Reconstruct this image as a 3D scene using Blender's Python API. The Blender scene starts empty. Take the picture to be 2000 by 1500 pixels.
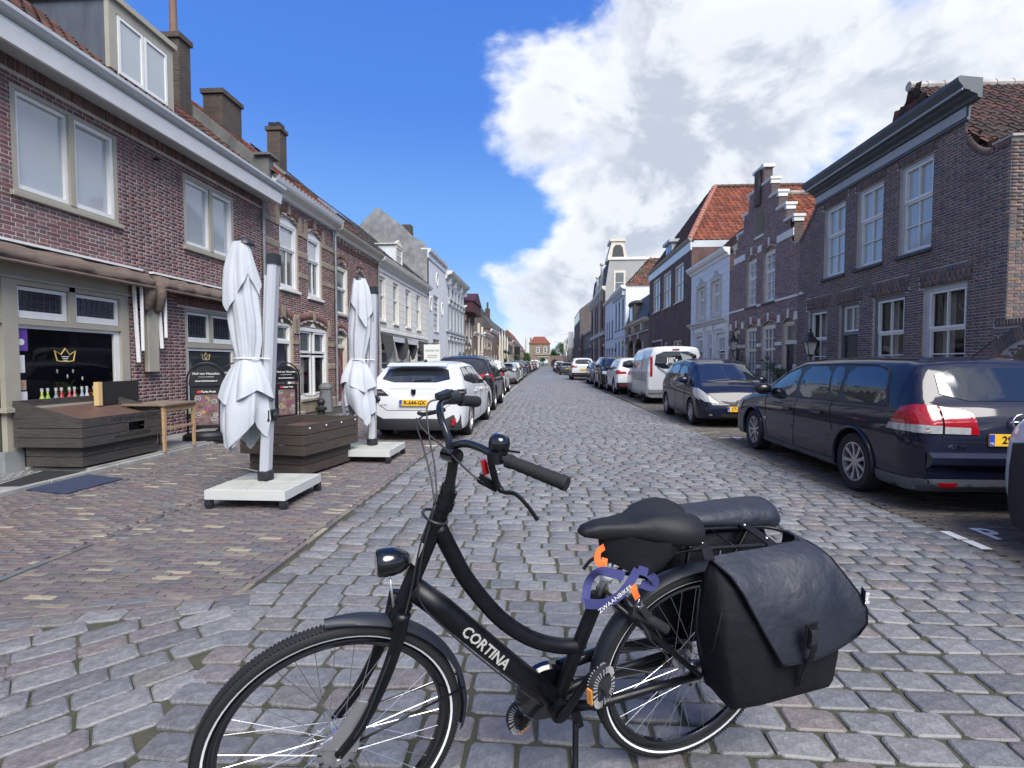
import bpy, bmesh, math, random
import numpy as np
from mathutils import Vector, Matrix
random.seed(7); RNG = np.random.default_rng(7)
R = math.radians
sc = bpy.context.scene
col = sc.collection
PI = math.pi
# ------------------------------------------------------------------ camera
cam_d = bpy.data.cameras.new('camera'); cam = bpy.data.objects.new('camera', cam_d); col.objects.link(cam)
cam_d.sensor_width = 36.0; cam_d.lens = 36.0 * 1020 / 2000; cam_d.clip_start = 0.05; cam_d.clip_end = 3000
cam.location = (0, 0, 1.5)
cam.rotation_euler = (R(90) - math.atan(42 / 1020), 0, math.atan(65 / 1020))
sc.camera = cam
CAM = np.array([0, 0, 1.5])
# ------------------------------------------------------------------ view
sc.view_settings.view_transform = 'Standard'; sc.view_settings.look = 'None'
sc.view_settings.gamma = 1; sc.view_settings.use_curve_mapping = False
sc.view_settings.exposure = 1.2
sc.cycles.max_bounces = 6; sc.cycles.diffuse_bounces = 3; sc.cycles.glossy_bounces = 4; sc.cycles.transmission_bounces = 4
sc.cycles.use_denoising = True
# ------------------------------------------------------------------ sky with clouds
SUN_EL, SUN_AZ = 48.0, 152.0          # azimuth clockwise from +Y (north)
w = bpy.data.worlds.new('World'); sc.world = w; w.use_nodes = True
def build_world():
 nt = w.node_tree; N = nt.nodes; L = nt.links; N.clear()
 def nd(t, **k):
  n = N.new(t)
  for a, b in k.items(): setattr(n, a, b)
  return n
 def mth(op, a, b=None, clamp=False, c=None):
  n = nd('ShaderNodeMath', operation=op, use_clamp=clamp)
  for i, v in enumerate((a, b, c)):
   if v is None: continue
   if isinstance(v, (int, float)): n.inputs[i].default_value = v
   else: L.new(v, n.inputs[i])
  return n.outputs[0]
 def mr(v, a, b, c=0, d=1, it='SMOOTHSTEP'):
  n = nd('ShaderNodeMapRange', interpolation_type=it)
  L.new(v, n.inputs[0])
  for i, x in enumerate((a, b, c, d)): n.inputs[i + 1].default_value = x
  return n.outputs[0]
 def mixc(f, a, b):
  n = nd('ShaderNodeMix', data_type='RGBA')
  if isinstance(f, float): n.inputs[0].default_value = f
  else: L.new(f, n.inputs[0])
  for i, v in ((6, a), (7, b)):
   if isinstance(v, tuple): n.inputs[i].default_value = v
   else: L.new(v, n.inputs[i])
  return n.outputs[2]
 tc = nd('ShaderNodeTexCoord'); D = tc.outputs['Generated']
 wn = nd('ShaderNodeTexNoise'); wn.inputs['Scale'].default_value = 4.5; wn.inputs['Detail'].default_value = 4; L.new(D, wn.inputs['Vector'])
 vs_ = nd('ShaderNodeVectorMath', operation='SUBTRACT'); L.new(wn.outputs['Color'], vs_.inputs[0]); vs_.inputs[1].default_value = (.5, .5, .5)
 vm = nd('ShaderNodeVectorMath', operation='SCALE'); L.new(vs_.outputs[0], vm.inputs[0]); vm.inputs['Scale'].default_value = 0.32
 va = nd('ShaderNodeVectorMath', operation='ADD'); L.new(D, va.inputs[0]); L.new(vm.outputs[0], va.inputs[1])
 vn = nd('ShaderNodeVectorMath', operation='NORMALIZE'); L.new(va.outputs[0], vn.inputs[0]); DW = vn.outputs[0]
 sky = nd('ShaderNodeTexSky', sky_type='NISHITA', sun_disc=False)
 sky.sun_elevation = R(SUN_EL); sky.sun_rotation = R(SUN_AZ); sky.air_density = 1.0; sky.dust_density = 0.3; sky.ozone_density = 2.0
 hs = nd('ShaderNodeMix', data_type='RGBA', blend_type='MULTIPLY'); hs.inputs[0].default_value = 1; L.new(sky.outputs[0], hs.inputs[6]); hs.inputs[7].default_value = SKY_TINT + (1,)
 sep = nd('ShaderNodeSeparateXYZ'); L.new(D, sep.inputs[0])
 gr = nd('ShaderNodeValToRGB'); L.new(sep.outputs[2], gr.inputs[0]); gr.color_ramp.interpolation = 'EASE'
 el = gr.color_ramp.elements; el[0].position = 0.0; el[0].color = (0.22, 0.34, 0.45, 1); el[1].position = 0.75; el[1].color = (0.020, 0.078, 0.33, 1)
 e2 = el.new(0.22); e2.color = (0.08, 0.20, 0.42, 1); e3 = el.new(0.45); e3.color = (0.036, 0.12, 0.38, 1)
 sc_ = nd('ShaderNodeVectorMath', operation='SCALE'); L.new(hs.outputs[2], sc_.inputs[0]); sc_.inputs['Scale'].default_value = SKY_STR
 blue = mixc(SKY_MIX, sc_.outputs[0], gr.outputs[0])
 # cloud coordinates: the direction itself, squeezed vertically
 mp = nd('ShaderNodeMapping'); L.new(D, mp.inputs[0]); mp.inputs['Scale'].default_value = (1, 1, 1.5); mp.inputs['Location'].default_value = CL_LOC
 def noise(vec, s, det, ro, dist=0.0):
  n = nd('ShaderNodeTexNoise'); n.inputs['Scale'].default_value = s; n.inputs['Detail'].default_value = det
  n.inputs['Roughness'].default_value = ro; n.inputs['Distortion'].default_value = dist
  L.new(vec, n.inputs['Vector']); return n.outputs[0]
 big = noise(mp.outputs[0], 4.2, 12, 0.58, 0.3)
 puff = noise(mp.outputs[0], 9.0, 10, 0.55, 0.2)
 bias = None
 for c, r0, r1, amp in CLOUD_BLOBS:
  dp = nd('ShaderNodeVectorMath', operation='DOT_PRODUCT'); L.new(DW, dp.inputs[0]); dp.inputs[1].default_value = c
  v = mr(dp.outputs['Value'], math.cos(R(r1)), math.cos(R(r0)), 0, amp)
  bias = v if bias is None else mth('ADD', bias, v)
 dens0 = mth('ADD', mth('MULTIPLY', big, 2.3), mth('MULTIPLY', puff, 0.5))
 dens = mth('ADD', dens0, bias)
 # general cover toward the horizon
 hz = mr(sep.outputs[2], 0.0, 0.16, 0.20, 0.0)
 dens = mth('ADD', dens, hz)
 cov = mr(dens, 1.46, 1.94)
 # light and grey inside the clouds: a shifted sample gives them a lit side
 mp2 = nd('ShaderNodeMapping'); L.new(D, mp2.inputs[0]); mp2.inputs['Scale'].default_value = (1, 1, 1.5)
 mp2.inputs['Location'].default_value = tuple(CL_LOC[i] + (0.03, -0.02, 0.06)[i] for i in range(3))
 big2 = noise(mp2.outputs[0], 4.2, 12, 0.58, 0.3)
 lit = mr(mth('SUBTRACT', big, big2), -0.07, 0.07)
 thick = mr(dens, 1.55, 2.2)
 shade = mth('MULTIPLY', thick, mth('SUBTRACT', 1.0, mth('MULTIPLY', lit, 0.65)))
 cc = mixc(shade, (0.93, 0.96, 1.0, 1), (0.50, 0.555, 0.66, 1))
 bg1 = nd('ShaderNodeBackground'); L.new(blue, bg1.inputs[0]); bg1.inputs[1].default_value = 1.0
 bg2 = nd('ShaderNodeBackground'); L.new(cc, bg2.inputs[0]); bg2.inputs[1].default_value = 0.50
 ms = nd('ShaderNodeMixShader'); L.new(cov, ms.inputs[0]); L.new(bg1.outputs[0], ms.inputs[1]); L.new(bg2.outputs[0], ms.inputs[2])
 out = nd('ShaderNodeOutputWorld'); L.new(ms.outputs[0], out.inputs[0])
SKY_TINT = (1.0, 1.05, 1.6); SKY_STR = 0.05; SKY_MIX = 0.8
CL_LOC = (1.3, 0.4, 2.1)
CLOUD_BLOBS = [
 ((0.0, -0.85, 0.52), 30, 80, 0.30), ((-0.95, -0.2, 0.25), 8, 40, 0.22),  # unseen clouds behind the camera and far left, added to lift ambient light
 ((0.319, 0.831, 0.455), 12, 32, 0.24),
 ((0.559, 0.739, 0.375), 14, 36, 0.28),
 ((0.111, 0.879, 0.465), 7, 20, 0.2),
 ((0.057, 0.930, 0.363), 6, 15, 0.18),
 ((0.212, 0.949, 0.233), 5, 15, 0.16),
 ((-0.092, 0.899, 0.427), 3, 10, 0.26),
 ((-0.014, 0.875, 0.483), 2, 8, 0.12),
 ((0.322, 0.892, 0.317), 8, 20, 0.18),
 ((-0.101, 0.986, 0.133), 3, 9, 0.26),
 ((0.014, 0.993, 0.114), 3, 10, 0.28),
 ((-0.184, 0.959, 0.214), 1, 4, 0.08),
 ((0.080, 0.981, 0.178), 2, 7, 0.1),
 ((0.050, 0.840, 0.540), 2, 9, 0.1),
 ((-0.471, 0.771, 0.427), 20, 44, -0.34),
 ((-0.153, 0.947, 0.284), 4, 13, -0.14),
 ((-0.276, 0.892, 0.357), 8, 20, -0.14),
 ((-0.212, 0.821, 0.530), 8, 16, -0.16),
 ((-0.062, 0.974, 0.216), 2, 5, -0.14),
 ((0.097, 0.901, 0.423), 1, 5, -0.22),
 ((0.310, 0.808, 0.501), 1, 7, -0.24),
 ((0.218, 0.824, 0.522), 1, 4, -0.08),
 ((0.415, 0.837, 0.356), 1, 6, -0.16),
 ((0.401, 0.869, 0.291), 1, 5, -0.14),
 ((-0.005, 0.851, 0.525), 1, 5, -0.1),
]
build_world()
sun_d = bpy.data.lights.new('sun', 'SUN'); sun = bpy.data.objects.new('sun', sun_d); col.objects.link(sun)
sun_d.energy = 2.6; sun_d.angle = R(40); sun_d.color = (1.0, 0.96, 0.9)
sv = Vector((math.sin(R(SUN_AZ)) * math.cos(R(SUN_EL)), math.cos(R(SUN_AZ)) * math.cos(R(SUN_EL)), math.sin(R(SUN_EL))))
sun.rotation_euler = (-sv).to_track_quat('-Z', 'Y').to_euler(); sun.location = (0, 0, 60)
# ------------------------------------------------------------------ materials
MATS = {}
def mat(name, c, rough=0.6, metal=0.0, var=0.0, vs=3.0, bump=0.0, bs=60.0, spec=0.5, coat=0.0, vcol=False, alpha=1.0, c2=None, stretch=None, trans=0.0, streak=0.0, rv=0.0):
 if name in MATS: return MATS[name]
 m = bpy.data.materials.new(name); m.use_nodes = True; MATS[name] = m
 nt = m.node_tree; N = nt.nodes; L = nt.links; b = N['Principled BSDF']
 c = tuple(c) + ((1,) if len(c) == 3 else ())
 b.inputs['Base Color'].default_value = c; b.inputs['Roughness'].default_value = rough; b.inputs['Metallic'].default_value = metal
 b.inputs['Specular IOR Level'].default_value = spec; b.inputs['Coat Weight'].default_value = coat; b.inputs['Coat Roughness'].default_value = 0.04
 b.inputs['Alpha'].default_value = alpha; b.inputs['Transmission Weight'].default_value = trans
 src = None
 tc = N.new('ShaderNodeTexCoord'); vec = tc.outputs['Object']
 if vcol:
  a = N.new('ShaderNodeAttribute'); a.attribute_name = 'col'; src = a.outputs['Color']
 if stretch:
  mp = N.new('ShaderNodeMapping'); mp.inputs['Scale'].default_value = stretch; L.new(vec, mp.inputs[0]); vec = mp.outputs[0]
 if c2 is not None or var > 0:
  n = N.new('ShaderNodeTexNoise'); n.inputs['Scale'].default_value = vs; n.inputs['Detail'].default_value = 6; n.inputs['Roughness'].default_value = 0.62
  L.new(vec, n.inputs['Vector'])
  r = N.new('ShaderNodeMapRange'); r.inputs[1].default_value = 0.32; r.inputs[2].default_value = 0.68; L.new(n.outputs[0], r.inputs[0])
  mx = N.new('ShaderNodeMix'); mx.data_type = 'RGBA'; L.new(r.outputs[0], mx.inputs[0])
  if c2 is not None:
   mx.inputs[6].default_value = c; mx.inputs[7].default_value = tuple(c2) + (1,)
  else:
   mx.blend_type = 'MULTIPLY'; r.inputs[3].default_value = 1.0; r.inputs[4].default_value = 0.0
   mx.inputs[7].default_value = (1 - var, 1 - var, 1 - var, 1)
   if src is not None: L.new(src, mx.inputs[6])
   else: mx.inputs[6].default_value = c
  src = mx.outputs[2]
  if rv > 0:
   r2 = N.new('ShaderNodeMapRange'); L.new(n.outputs[0], r2.inputs[0]); r2.inputs[1].default_value = 0.3; r2.inputs[2].default_value = 0.7
   r2.inputs[3].default_value = max(0.02, rough - rv); r2.inputs[4].default_value = min(1, rough + rv); L.new(r2.outputs[0], b.inputs['Roughness'])
 if src is not None: L.new(src, b.inputs['Base Color'])
 if bump > 0:
  n = N.new('ShaderNodeTexNoise'); n.inputs['Scale'].default_value = bs; n.inputs['Detail'].default_value = 5
  L.new(vec, n.inputs['Vector'])
  bp = N.new('ShaderNodeBump'); bp.inputs['Strength'].default_value = bump; bp.inputs['Distance'].default_value = 0.01
  L.new(n.outputs[0], bp.inputs['Height']); L.new(bp.outputs[0], b.inputs['Normal'])
 return m
def glassy(name, c=(0.02, 0.025, 0.03), rough=0.03, spec=0.9, alpha=1.0, bump=0.0):
 m = mat(name, c, rough, spec=spec, coat=0.5, alpha=alpha, bump=bump, bs=0.9)
 return m
# ------------------------------------------------------------------ mesh helpers
def link(o, parent=None):
 col.objects.link(o)
 if parent is not None: o.parent = parent
 return o
class MB:
 def __init__(s): s.v = []; s.f = []; s.m = []; s.c = None
 def add(s, vs, fs, m=0):
  k = len(s.v); s.v += [tuple(p) for p in vs]; s.f += [tuple(i + k for i in f) for f in fs]; s.m += [m] * len(fs); return s
 def box(s, x0, x1, y0, y1, z0, z1, m=0):
  return s.add([(x, y, z) for x in (x0, x1) for y in (y0, y1) for z in (z0, z1)],
    [(0, 1, 3, 2), (4, 6, 7, 5), (0, 4, 5, 1), (2, 3, 7, 6), (0, 2, 6, 4), (1, 5, 7, 3)], m)
 def obox(s, c, ax, ay, az, hx, hy, hz, m=0):   # oriented box
  c = Vector(c); ax = Vector(ax).normalized(); ay = Vector(ay).normalized(); az = Vector(az).normalized()
  return s.add([c + ax * (a * hx) + ay * (b * hy) + az * (d * hz) for a in (-1, 1) for b in (-1, 1) for d in (-1, 1)],
    [(0, 1, 3, 2), (4, 6, 7, 5), (0, 4, 5, 1), (2, 3, 7, 6), (0, 2, 6, 4), (1, 5, 7, 3)], m)
 def bar(s, a, b, w, h, m=0, up=(0, 0, 1)):
  a = Vector(a); b = Vector(b); d = (b - a); l = d.length; d.normalize(); u = Vector(up)
  if abs(d.dot(u)) > 0.95: u = Vector((1, 0, 0))
  sd = d.cross(u).normalized(); u = sd.cross(d)
  return s.obox((a + b) / 2, d, sd, u, l / 2, w / 2, h / 2, m)
 def poly(s, pts, m=0): return s.add(pts, [tuple(range(len(pts)))], m)
 def prism(s, pts, off, m=0):                     # polygon swept by a vector
  n = len(pts); off = Vector(off); a = [Vector(p) for p in pts]; b = [p + off for p in a]
  return s.add(a + b, [tuple(range(n))[::-1], tuple(range(n, 2 * n))] + [(i, (i + 1) % n, n + (i + 1) % n, n + i) for i in range(n)], m)
 def tube(s, pts, r, n=8, m=0, cap=True, closed=False, flat=1.0):
  pts = [Vector(p) for p in pts]; k = len(pts)
  rr = r if isinstance(r, (list, tuple)) else [r] * k
  vs = []; up = None
  for i, p in enumerate(pts):
   if closed: d = pts[(i + 1) % k] - pts[i - 1]
   else: d = pts[min(i + 1, k - 1)] - pts[max(i - 1, 0)]
   if d.length < 1e-9: d = Vector((0, 0, 1))
   d.normalize()
   if up is None:
    up = Vector((0, 0, 1)) if abs(d.z) < 0.9 else Vector((1, 0, 0))
   sd = d.cross(up).normalized(); up = sd.cross(d).normalized()
   for j in range(n):
    a = 2 * PI * j / n; vs.append(p + sd * (math.cos(a) * rr[i]) + up * (math.sin(a) * rr[i] * flat))
  fs = []
  for i in range(k if closed else k - 1):
   i2 = (i + 1) % k
   for j in range(n): fs.append((i * n + j, i * n + (j + 1) % n, i2 * n + (j + 1) % n, i2 * n + j))
  if cap and not closed: fs += [tuple(range(n))[::-1], tuple(range((k - 1) * n, k * n))]
  return s.add(vs, fs, m)
 def lathe(s, prof, c=(0, 0, 0), axis='Z', n=20, m=0, a0=0, a1=2 * PI, closed_prof=False):
  vs = []; full = abs(a1 - a0 - 2 * PI) < 1e-6; cnt = n if full else n + 1
  for i in range(cnt):
   a = a0 + (a1 - a0) * i / n; ca, sa = math.cos(a), math.sin(a)
   for r, h in prof:
    p = {'Z': (r * ca, r * sa, h), 'Y': (r * ca, h, r * sa), 'X': (h, r * ca, r * sa)}[axis]
    vs.append((p[0] + c[0], p[1] + c[1], p[2] + c[2]))
  k = len(prof); fs = []
  for i in range(n):
   i2 = (i + 1) % cnt
   for j in range(k if closed_prof else k - 1): fs.append((i * k + j, i * k + (j + 1) % k, i2 * k + (j + 1) % k, i2 * k + j))
  return s.add(vs, fs, m)
 def ell(s, c, r, n=12, k=8, m=0):
  if isinstance(r, (int, float)): r = (r, r, r)
  vs = [(c[0], c[1], c[2] + r[2])]
  for i in range(1, k):
   t = PI * i / k
   for j in range(n):
    a = 2 * PI * j / n; vs.append((c[0] + r[0] * math.sin(t) * math.cos(a), c[1] + r[1] * math.sin(t) * math.sin(a), c[2] + r[2] * math.cos(t)))
  vs.append((c[0], c[1], c[2] - r[2])); e = len(vs) - 1
  fs = [(0, 1 + j, 1 + (j + 1) % n) for j in range(n)]
  for i in range(k - 2):
   for j in range(n): a = 1 + i * n; fs.append((a + j, a + n + j, a + n + (j + 1) % n, a + (j + 1) % n))
  a = 1 + (k - 2) * n; fs += [(a + j, e, a + (j + 1) % n) for j in range(n)]
  return s.add(vs, fs, m)
 def loft(s, rings, m=0, closed=True, cap=True, mf=None):
  n = len(rings[0]); vs = [p for r in rings for p in r]; fs = []; ms = []
  for i in range(len(rings) - 1):
   for j in range(n if closed else n - 1):
    fs.append((i * n + j, i * n + (j + 1) % n, (i + 1) * n + (j + 1) % n, (i + 1) * n + j)); ms.append(mf(i, j) if mf else m)
  if cap: fs += [tuple(range(n))[::-1], tuple(range((len(rings) - 1) * n, len(rings) * n))]; ms += [m, m]
  s.add(vs, fs, m); s.m[-len(fs):] = ms; return s
 def build(s, name, mats, parent=None, smooth=False, bevel=0, kind=None, recalc=True, seg=1, auto=None):
  if not s.f: return None
  me = bpy.data.meshes.new(name); me.from_pydata([tuple(p) for p in s.v], [], s.f)
  if not isinstance(mats, (list, tuple)): mats = [mats]
  for x in mats: me.materials.append(x)
  me.polygons.foreach_set('material_index', s.m)
  if recalc:
   bm = bmesh.new(); bm.from_mesh(me); bmesh.ops.recalc_face_normals(bm, faces=bm.faces)
   if bevel > 0: bmesh.ops.bevel(bm, geom=[e for e in bm.edges if e.is_manifold and e.calc_face_angle(0) > 0.5], offset=bevel, segments=seg, affect='EDGES', clamp_overlap=True)
   bm.to_mesh(me); bm.free()
  if smooth: me.polygons.foreach_set('use_smooth', [True] * len(me.polygons))
  if auto:
   me.polygons.foreach_set('use_smooth', [True] * len(me.polygons))
   me.set_sharp_from_angle(angle=R(auto))
  me.update(); o = bpy.data.objects.new(name, me); link(o, parent)
  if kind: o['kind'] = kind
  return o
def thing(name, label, cat, loc=(0, 0, 0), rz=0.0, group=None, mw=None):
 o = bpy.data.objects.new(name, None); col.objects.link(o); o.empty_display_size = 0.2
 if mw is not None: o.matrix_world = mw
 else: o.location = loc; o.rotation_euler = (0, 0, rz)
 o['label'] = label; o['category'] = cat
 if group: o['group'] = group
 return o
def tag(o, label, cat, group=None):
 o['label'] = label; o['category'] = cat
 if group: o['group'] = group
 return o
def struct(o): o['kind'] = 'structure'; return o
def text_mesh(parent, s, name, m, mw, size, depth=0.002, align='CENTER', sx=1.0, font_bold=False):
 cu = bpy.data.curves.new('t', 'FONT'); cu.body = s; cu.size = size; cu.extrude = depth; cu.align_x = align; cu.align_y = 'CENTER'; cu.resolution_u = 2
 if font_bold: cu.offset = size * 0.018
 o = bpy.data.objects.new('t', cu); col.objects.link(o)
 dg = bpy.context.evaluated_depsgraph_get(); me = bpy.data.meshes.new_from_object(o.evaluated_get(dg)); bpy.data.objects.remove(o); bpy.data.curves.remove(cu)
 me.transform(mw @ Matrix.Diagonal((sx, 1, 1, 1))); me.materials.clear(); me.materials.append(m); me.name = name
 o = bpy.data.objects.new(name, me); link(o, parent); return o
def frame_mat(o, x, y):                              # matrix from origin, x axis, y axis
 x = Vector(x).normalized(); y = Vector(y).normalized(); z = x.cross(y); M_ = Matrix((x, y, z)).transposed().to_4x4(); M_.translation = Vector(o); return M_
# many alike pieces: nearest ones are objects sharing meshes, the rest one mesh
def pieces(parent, name, tmpls, items, m, keep=300, pw=None, rest=None, palette=None, smooth=False):
 """tmpls: list of (verts, faces); items: list of (tmpl index, 4x4 np matrix local to parent, colour index); palette: colours"""
 if not items: return
 Mx = np.array([it[1] for it in items]); P = Mx[:, :3, 3]
 if pw is None: pw = np.eye(4)
 Pw = P @ pw[:3, :3].T + pw[:3, 3]
 dist = np.linalg.norm(Pw - CAM, axis=1)
 yaw = math.atan(65 / 1020.); fwd = np.array([-math.sin(yaw), math.cos(yaw), 0]); rt = np.array([math.cos(yaw), math.sin(yaw), 0])
 rel = Pw - CAM; dz = rel @ fwd; lat = rel @ rt
 vis = (dz > 0.3) & (np.abs(lat) < dz * 1.0) & (rel[:, 2] > -dz * 0.82) & (rel[:, 2] < dz * 0.72)
 order = np.argsort(np.where(vis, dist, dist + 1000))
 near = order[:keep] if keep else []
 cache = {}
 for i in near:
  t, mx, ci = items[i]
  key = (t, ci)
  if key not in cache:
   me = bpy.data.meshes.new(name); me.from_pydata([tuple(p) for p in tmpls[t][0]], [], tmpls[t][1]); me.materials.append(m)
   ca = me.color_attributes.new('col', 'FLOAT_COLOR', 'CORNER')
   ca.data.foreach_set('color', list(palette[ci] + (1,)) * len(me.loops))
   if smooth: me.polygons.foreach_set('use_smooth', [True] * len(me.polygons))
   cache[key] = me
  o = bpy.data.objects.new(name, cache[key]); o.matrix_local = Matrix(mx.tolist()); link(o, parent)
 far = order[keep:] if keep else order
 if len(far) == 0: return
 VV, LI, LS, CC = [], [], [], []; base = 0
 for t in range(len(tmpls)):
  idx = [i for i in far if items[i][0] == t]
  if not idx: continue
  tv = np.array(tmpls[t][0], float); tf = tmpls[t][1]
  Mt = Mx[idx]; vv = np.einsum('nij,kj->nki', Mt[:, :3, :3], tv) + Mt[:, None, :3, 3]
  n, k = len(idx), len(tv)
  fl = np.concatenate([np.array(f) for f in tf]); fs = np.array([len(f) for f in tf])
  LI.append((fl[None, :] + (np.arange(n) * k)[:, None] + base).ravel()); LS.append(np.tile(fs, n))
  cols = np.array([palette[items[i][2]] for i in idx]); CC.append(np.repeat(cols, len(fl), axis=0))
  VV.append(vv.reshape(-1, 3)); base += n * k
 VV = np.concatenate(VV); LI = np.concatenate(LI); LS = np.concatenate(LS); CC = np.concatenate(CC)
 me = bpy.data.meshes.new(name + 's'); me.vertices.add(len(VV)); me.vertices.foreach_set('co', VV.ravel())
 me.loops.add(len(LI)); me.loops.foreach_set('vertex_index', LI.astype(np.int32))
 me.polygons.add(len(LS)); st = np.concatenate([[0], np.cumsum(LS)[:-1]]); me.polygons.foreach_set('loop_start', st.astype(np.int32)); me.polygons.foreach_set('loop_total', LS.astype(np.int32))
 me.update(calc_edges=True)
 ca = me.color_attributes.new('col', 'FLOAT_COLOR', 'CORNER')
 ca.data.foreach_set('color', np.hstack([CC, np.ones((len(CC), 1))]).ravel())
 if smooth: me.polygons.foreach_set('use_smooth', [True] * len(me.polygons))
 me.materials.append(m)
 o = bpy.data.objects.new(rest or (name + '_field'), me); link(o, parent); o['kind'] = 'stuff'; return o
def mtx(x, y, z, rz=0.0, s=(1, 1, 1), rx=0, ry=0):
 return np.array(Matrix.Translation((x, y, z)) @ Matrix.Rotation(rz, 4, 'Z') @ Matrix.Rotation(ry, 4, 'Y') @ Matrix.Rotation(rx, 4, 'X') @ Matrix.Diagonal((*s, 1)))
# ------------------------------------------------------------------ ground, road, pavings
def checks(name, c1, c2, mortar, bw, bh, rough, offs=0.5, ms=0.012, spec=0.5):
 m = bpy.data.materials.new(name); MATS[name] = m; m.use_nodes = True; nt = m.node_tree; N = nt.nodes; L = nt.links; b = N['Principled BSDF']
 tc = N.new('ShaderNodeTexCoord'); br = N.new('ShaderNodeTexBrick'); L.new(tc.outputs['Object'], br.inputs['Vector'])
 br.inputs['Scale'].default_value = 1; br.inputs['Brick Width'].default_value = bw; br.inputs['Row Height'].default_value = bh
 br.inputs['Mortar Size'].default_value = ms; br.inputs['Color1'].default_value = c1 + (1,); br.inputs['Color2'].default_value = c2 + (1,); br.inputs['Mortar'].default_value = mortar + (1,)
 br.inputs['Bias'].default_value = 0; br.offset = offs
 n = N.new('ShaderNodeTexNoise'); n.inputs['Scale'].default_value = 1.2; n.inputs['Detail'].default_value = 8; L.new(tc.outputs['Object'], n.inputs['Vector'])
 mx = N.new('ShaderNodeMix'); mx.data_type = 'RGBA'; mx.blend_type = 'MULTIPLY'; mx.inputs[0].default_value = 0.6
 L.new(br.outputs[0], mx.inputs[6])
 rp = N.new('ShaderNodeMapRange'); L.new(n.outputs[0], rp.inputs[0]); rp.inputs[1].default_value = .3; rp.inputs[2].default_value = .7; rp.inputs[3].default_value = .6; rp.inputs[4].default_value = 1.25
 L.new(rp.outputs[0], mx.inputs[7]); L.new(mx.outputs[2], b.inputs['Base Color']); b.inputs['Roughness'].default_value = rough; b.inputs['Specular IOR Level'].default_value = spec
 bp = N.new('ShaderNodeBump'); bp.inputs['Strength'].default_value = 0.6; bp.inputs['Distance'].default_value = 0.01; bp.invert = True
 L.new(br.outputs['Fac'], bp.inputs['Height']); L.new(bp.outputs[0], b.inputs['Normal']); return m
M_joint = mat('sandy_joint', (0.075, 0.068, 0.048), 0.95, c2=(0.035, 0.045, 0.02), vs=7, bump=0.8, bs=120)
M_joint_dark = mat('dark_joint', (0.03, 0.03, 0.026), 0.95, c2=(0.035, 0.04, 0.022), vs=6)
M_far_ground = mat('far_ground', (0.09, 0.1, 0.06), 0.9, var=0.4, vs=0.3)
M_stone = mat('cobble_stone', (0.2, 0.2, 0.22), 0.5, var=0.42, vs=26, vcol=True, bump=0.55, bs=70, spec=0.5, rv=0.12)
M_clinker = mat('clinker', (0.15, 0.11, 0.1), 0.62, var=0.3, vs=18, vcol=True, bump=0.3, bs=120, spec=0.4)
M_farcob = checks('far_cobbles', (0.20, 0.205, 0.215), (0.15, 0.152, 0.16), (0.09, 0.085, 0.06), 0.215, 0.155, 0.5, ms=0.014)
M_farclk = checks('far_clinkers', (0.115, 0.095, 0.085), (0.075, 0.07, 0.062), (0.03, 0.03, 0.02), 0.2, 0.072, 0.7, ms=0.007)
def sheet(name, pts, z, m):
 b = MB(); b.poly([(x, y, z) for x, y in pts]); return struct(b.build(name, m, recalc=False))
gnd = sheet('ground', [(-900, -200), (900, -200), (900, 1500), (-900, 1500)], -0.09, M_far_ground)
NEAR = 62.0
road = sheet('road', [(-6, 0.2), (3.6, 0.2), (3.3, 12), (3.15, 18), (2.9, 30), (2.6, NEAR), (-1.9, NEAR), (-1.95, 3.0), (-6, 1.9)], -0.013, M_joint)
sheet('road', [(-1.9, NEAR), (2.6, NEAR), (2.2, 110), (2.0, 206), (-1.6, 206), (-1.7, 110)], -0.004, M_farcob)
def redge(y): return np.interp(y, [0, 5, 8, 12.7, 17.6, 27, 36, 62], [3.62, 3.5, 3.36, 3.22, 3.15, 2.98, 2.9, 2.6])
# cobble templates
def stone_t(hx, hy, seed, jit=0.006, cr=0.24, dome=0.006, h=0.04):
 rg = np.random.default_rng(seed); c = cr * min(hx, hy)
 base = [(hx - c, -hy), (hx, -hy + c), (hx, hy - c), (hx - c, hy), (-hx + c, hy), (-hx, hy - c), (-hx, -hy + c), (-hx + c, -hy)]
 base = [(x + rg.uniform(-jit, jit), y + rg.uniform(-jit, jit)) for x, y in base]; vs = []
 for f, z in ((1.0, -h), (0.985, -0.007), (0.90, 0.0)): vs += [(x * f if f > .95 else x - math.copysign(0.008, x), y * f if f > .95 else y - math.copysign(0.008, y), z) for x, y in base]
 tl = rg.uniform(-0.004, 0.004, 2); vs = [(x, y, z + (tl[0] * x / hx + tl[1] * y / hy if z > -0.03 else 0)) for x, y, z in vs]
 vs.append((rg.uniform(-.02, .02), rg.uniform(-.01, .01), dome)); fs = []
 for r in range(2):
  for j in range(8): fs.append((r * 8 + j, r * 8 + (j + 1) % 8, (r + 1) * 8 + (j + 1) % 8, (r + 1) * 8 + j))
 fs += [(16 + j, 16 + (j + 1) % 8, 24) for j in range(8)]
 return vs, fs
COB = [stone_t(0.1, 0.07, s) for s in range(10)]
PAL_C = [(0.20, 0.205, 0.21), (0.175, 0.18, 0.188), (0.215, 0.217, 0.22), (0.19, 0.175, 0.18), (0.205, 0.18, 0.172), (0.145, 0.148, 0.155), (0.24, 0.242, 0.245), (0.18, 0.172, 0.165)]
PW = [.2, .2, .16, .12, .09, .09, .08, .06]
items = []
rg = np.random.default_rng(3)
def addstone(x, y, rz, sx, sy):
 items.append((int(rg.integers(10)), mtx(x, y, rg.uniform(-.005, .004), rz + rg.normal(0, .018), (sx, sy, 1)), int(rg.choice(8, p=PW))))
y = 0.9
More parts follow.
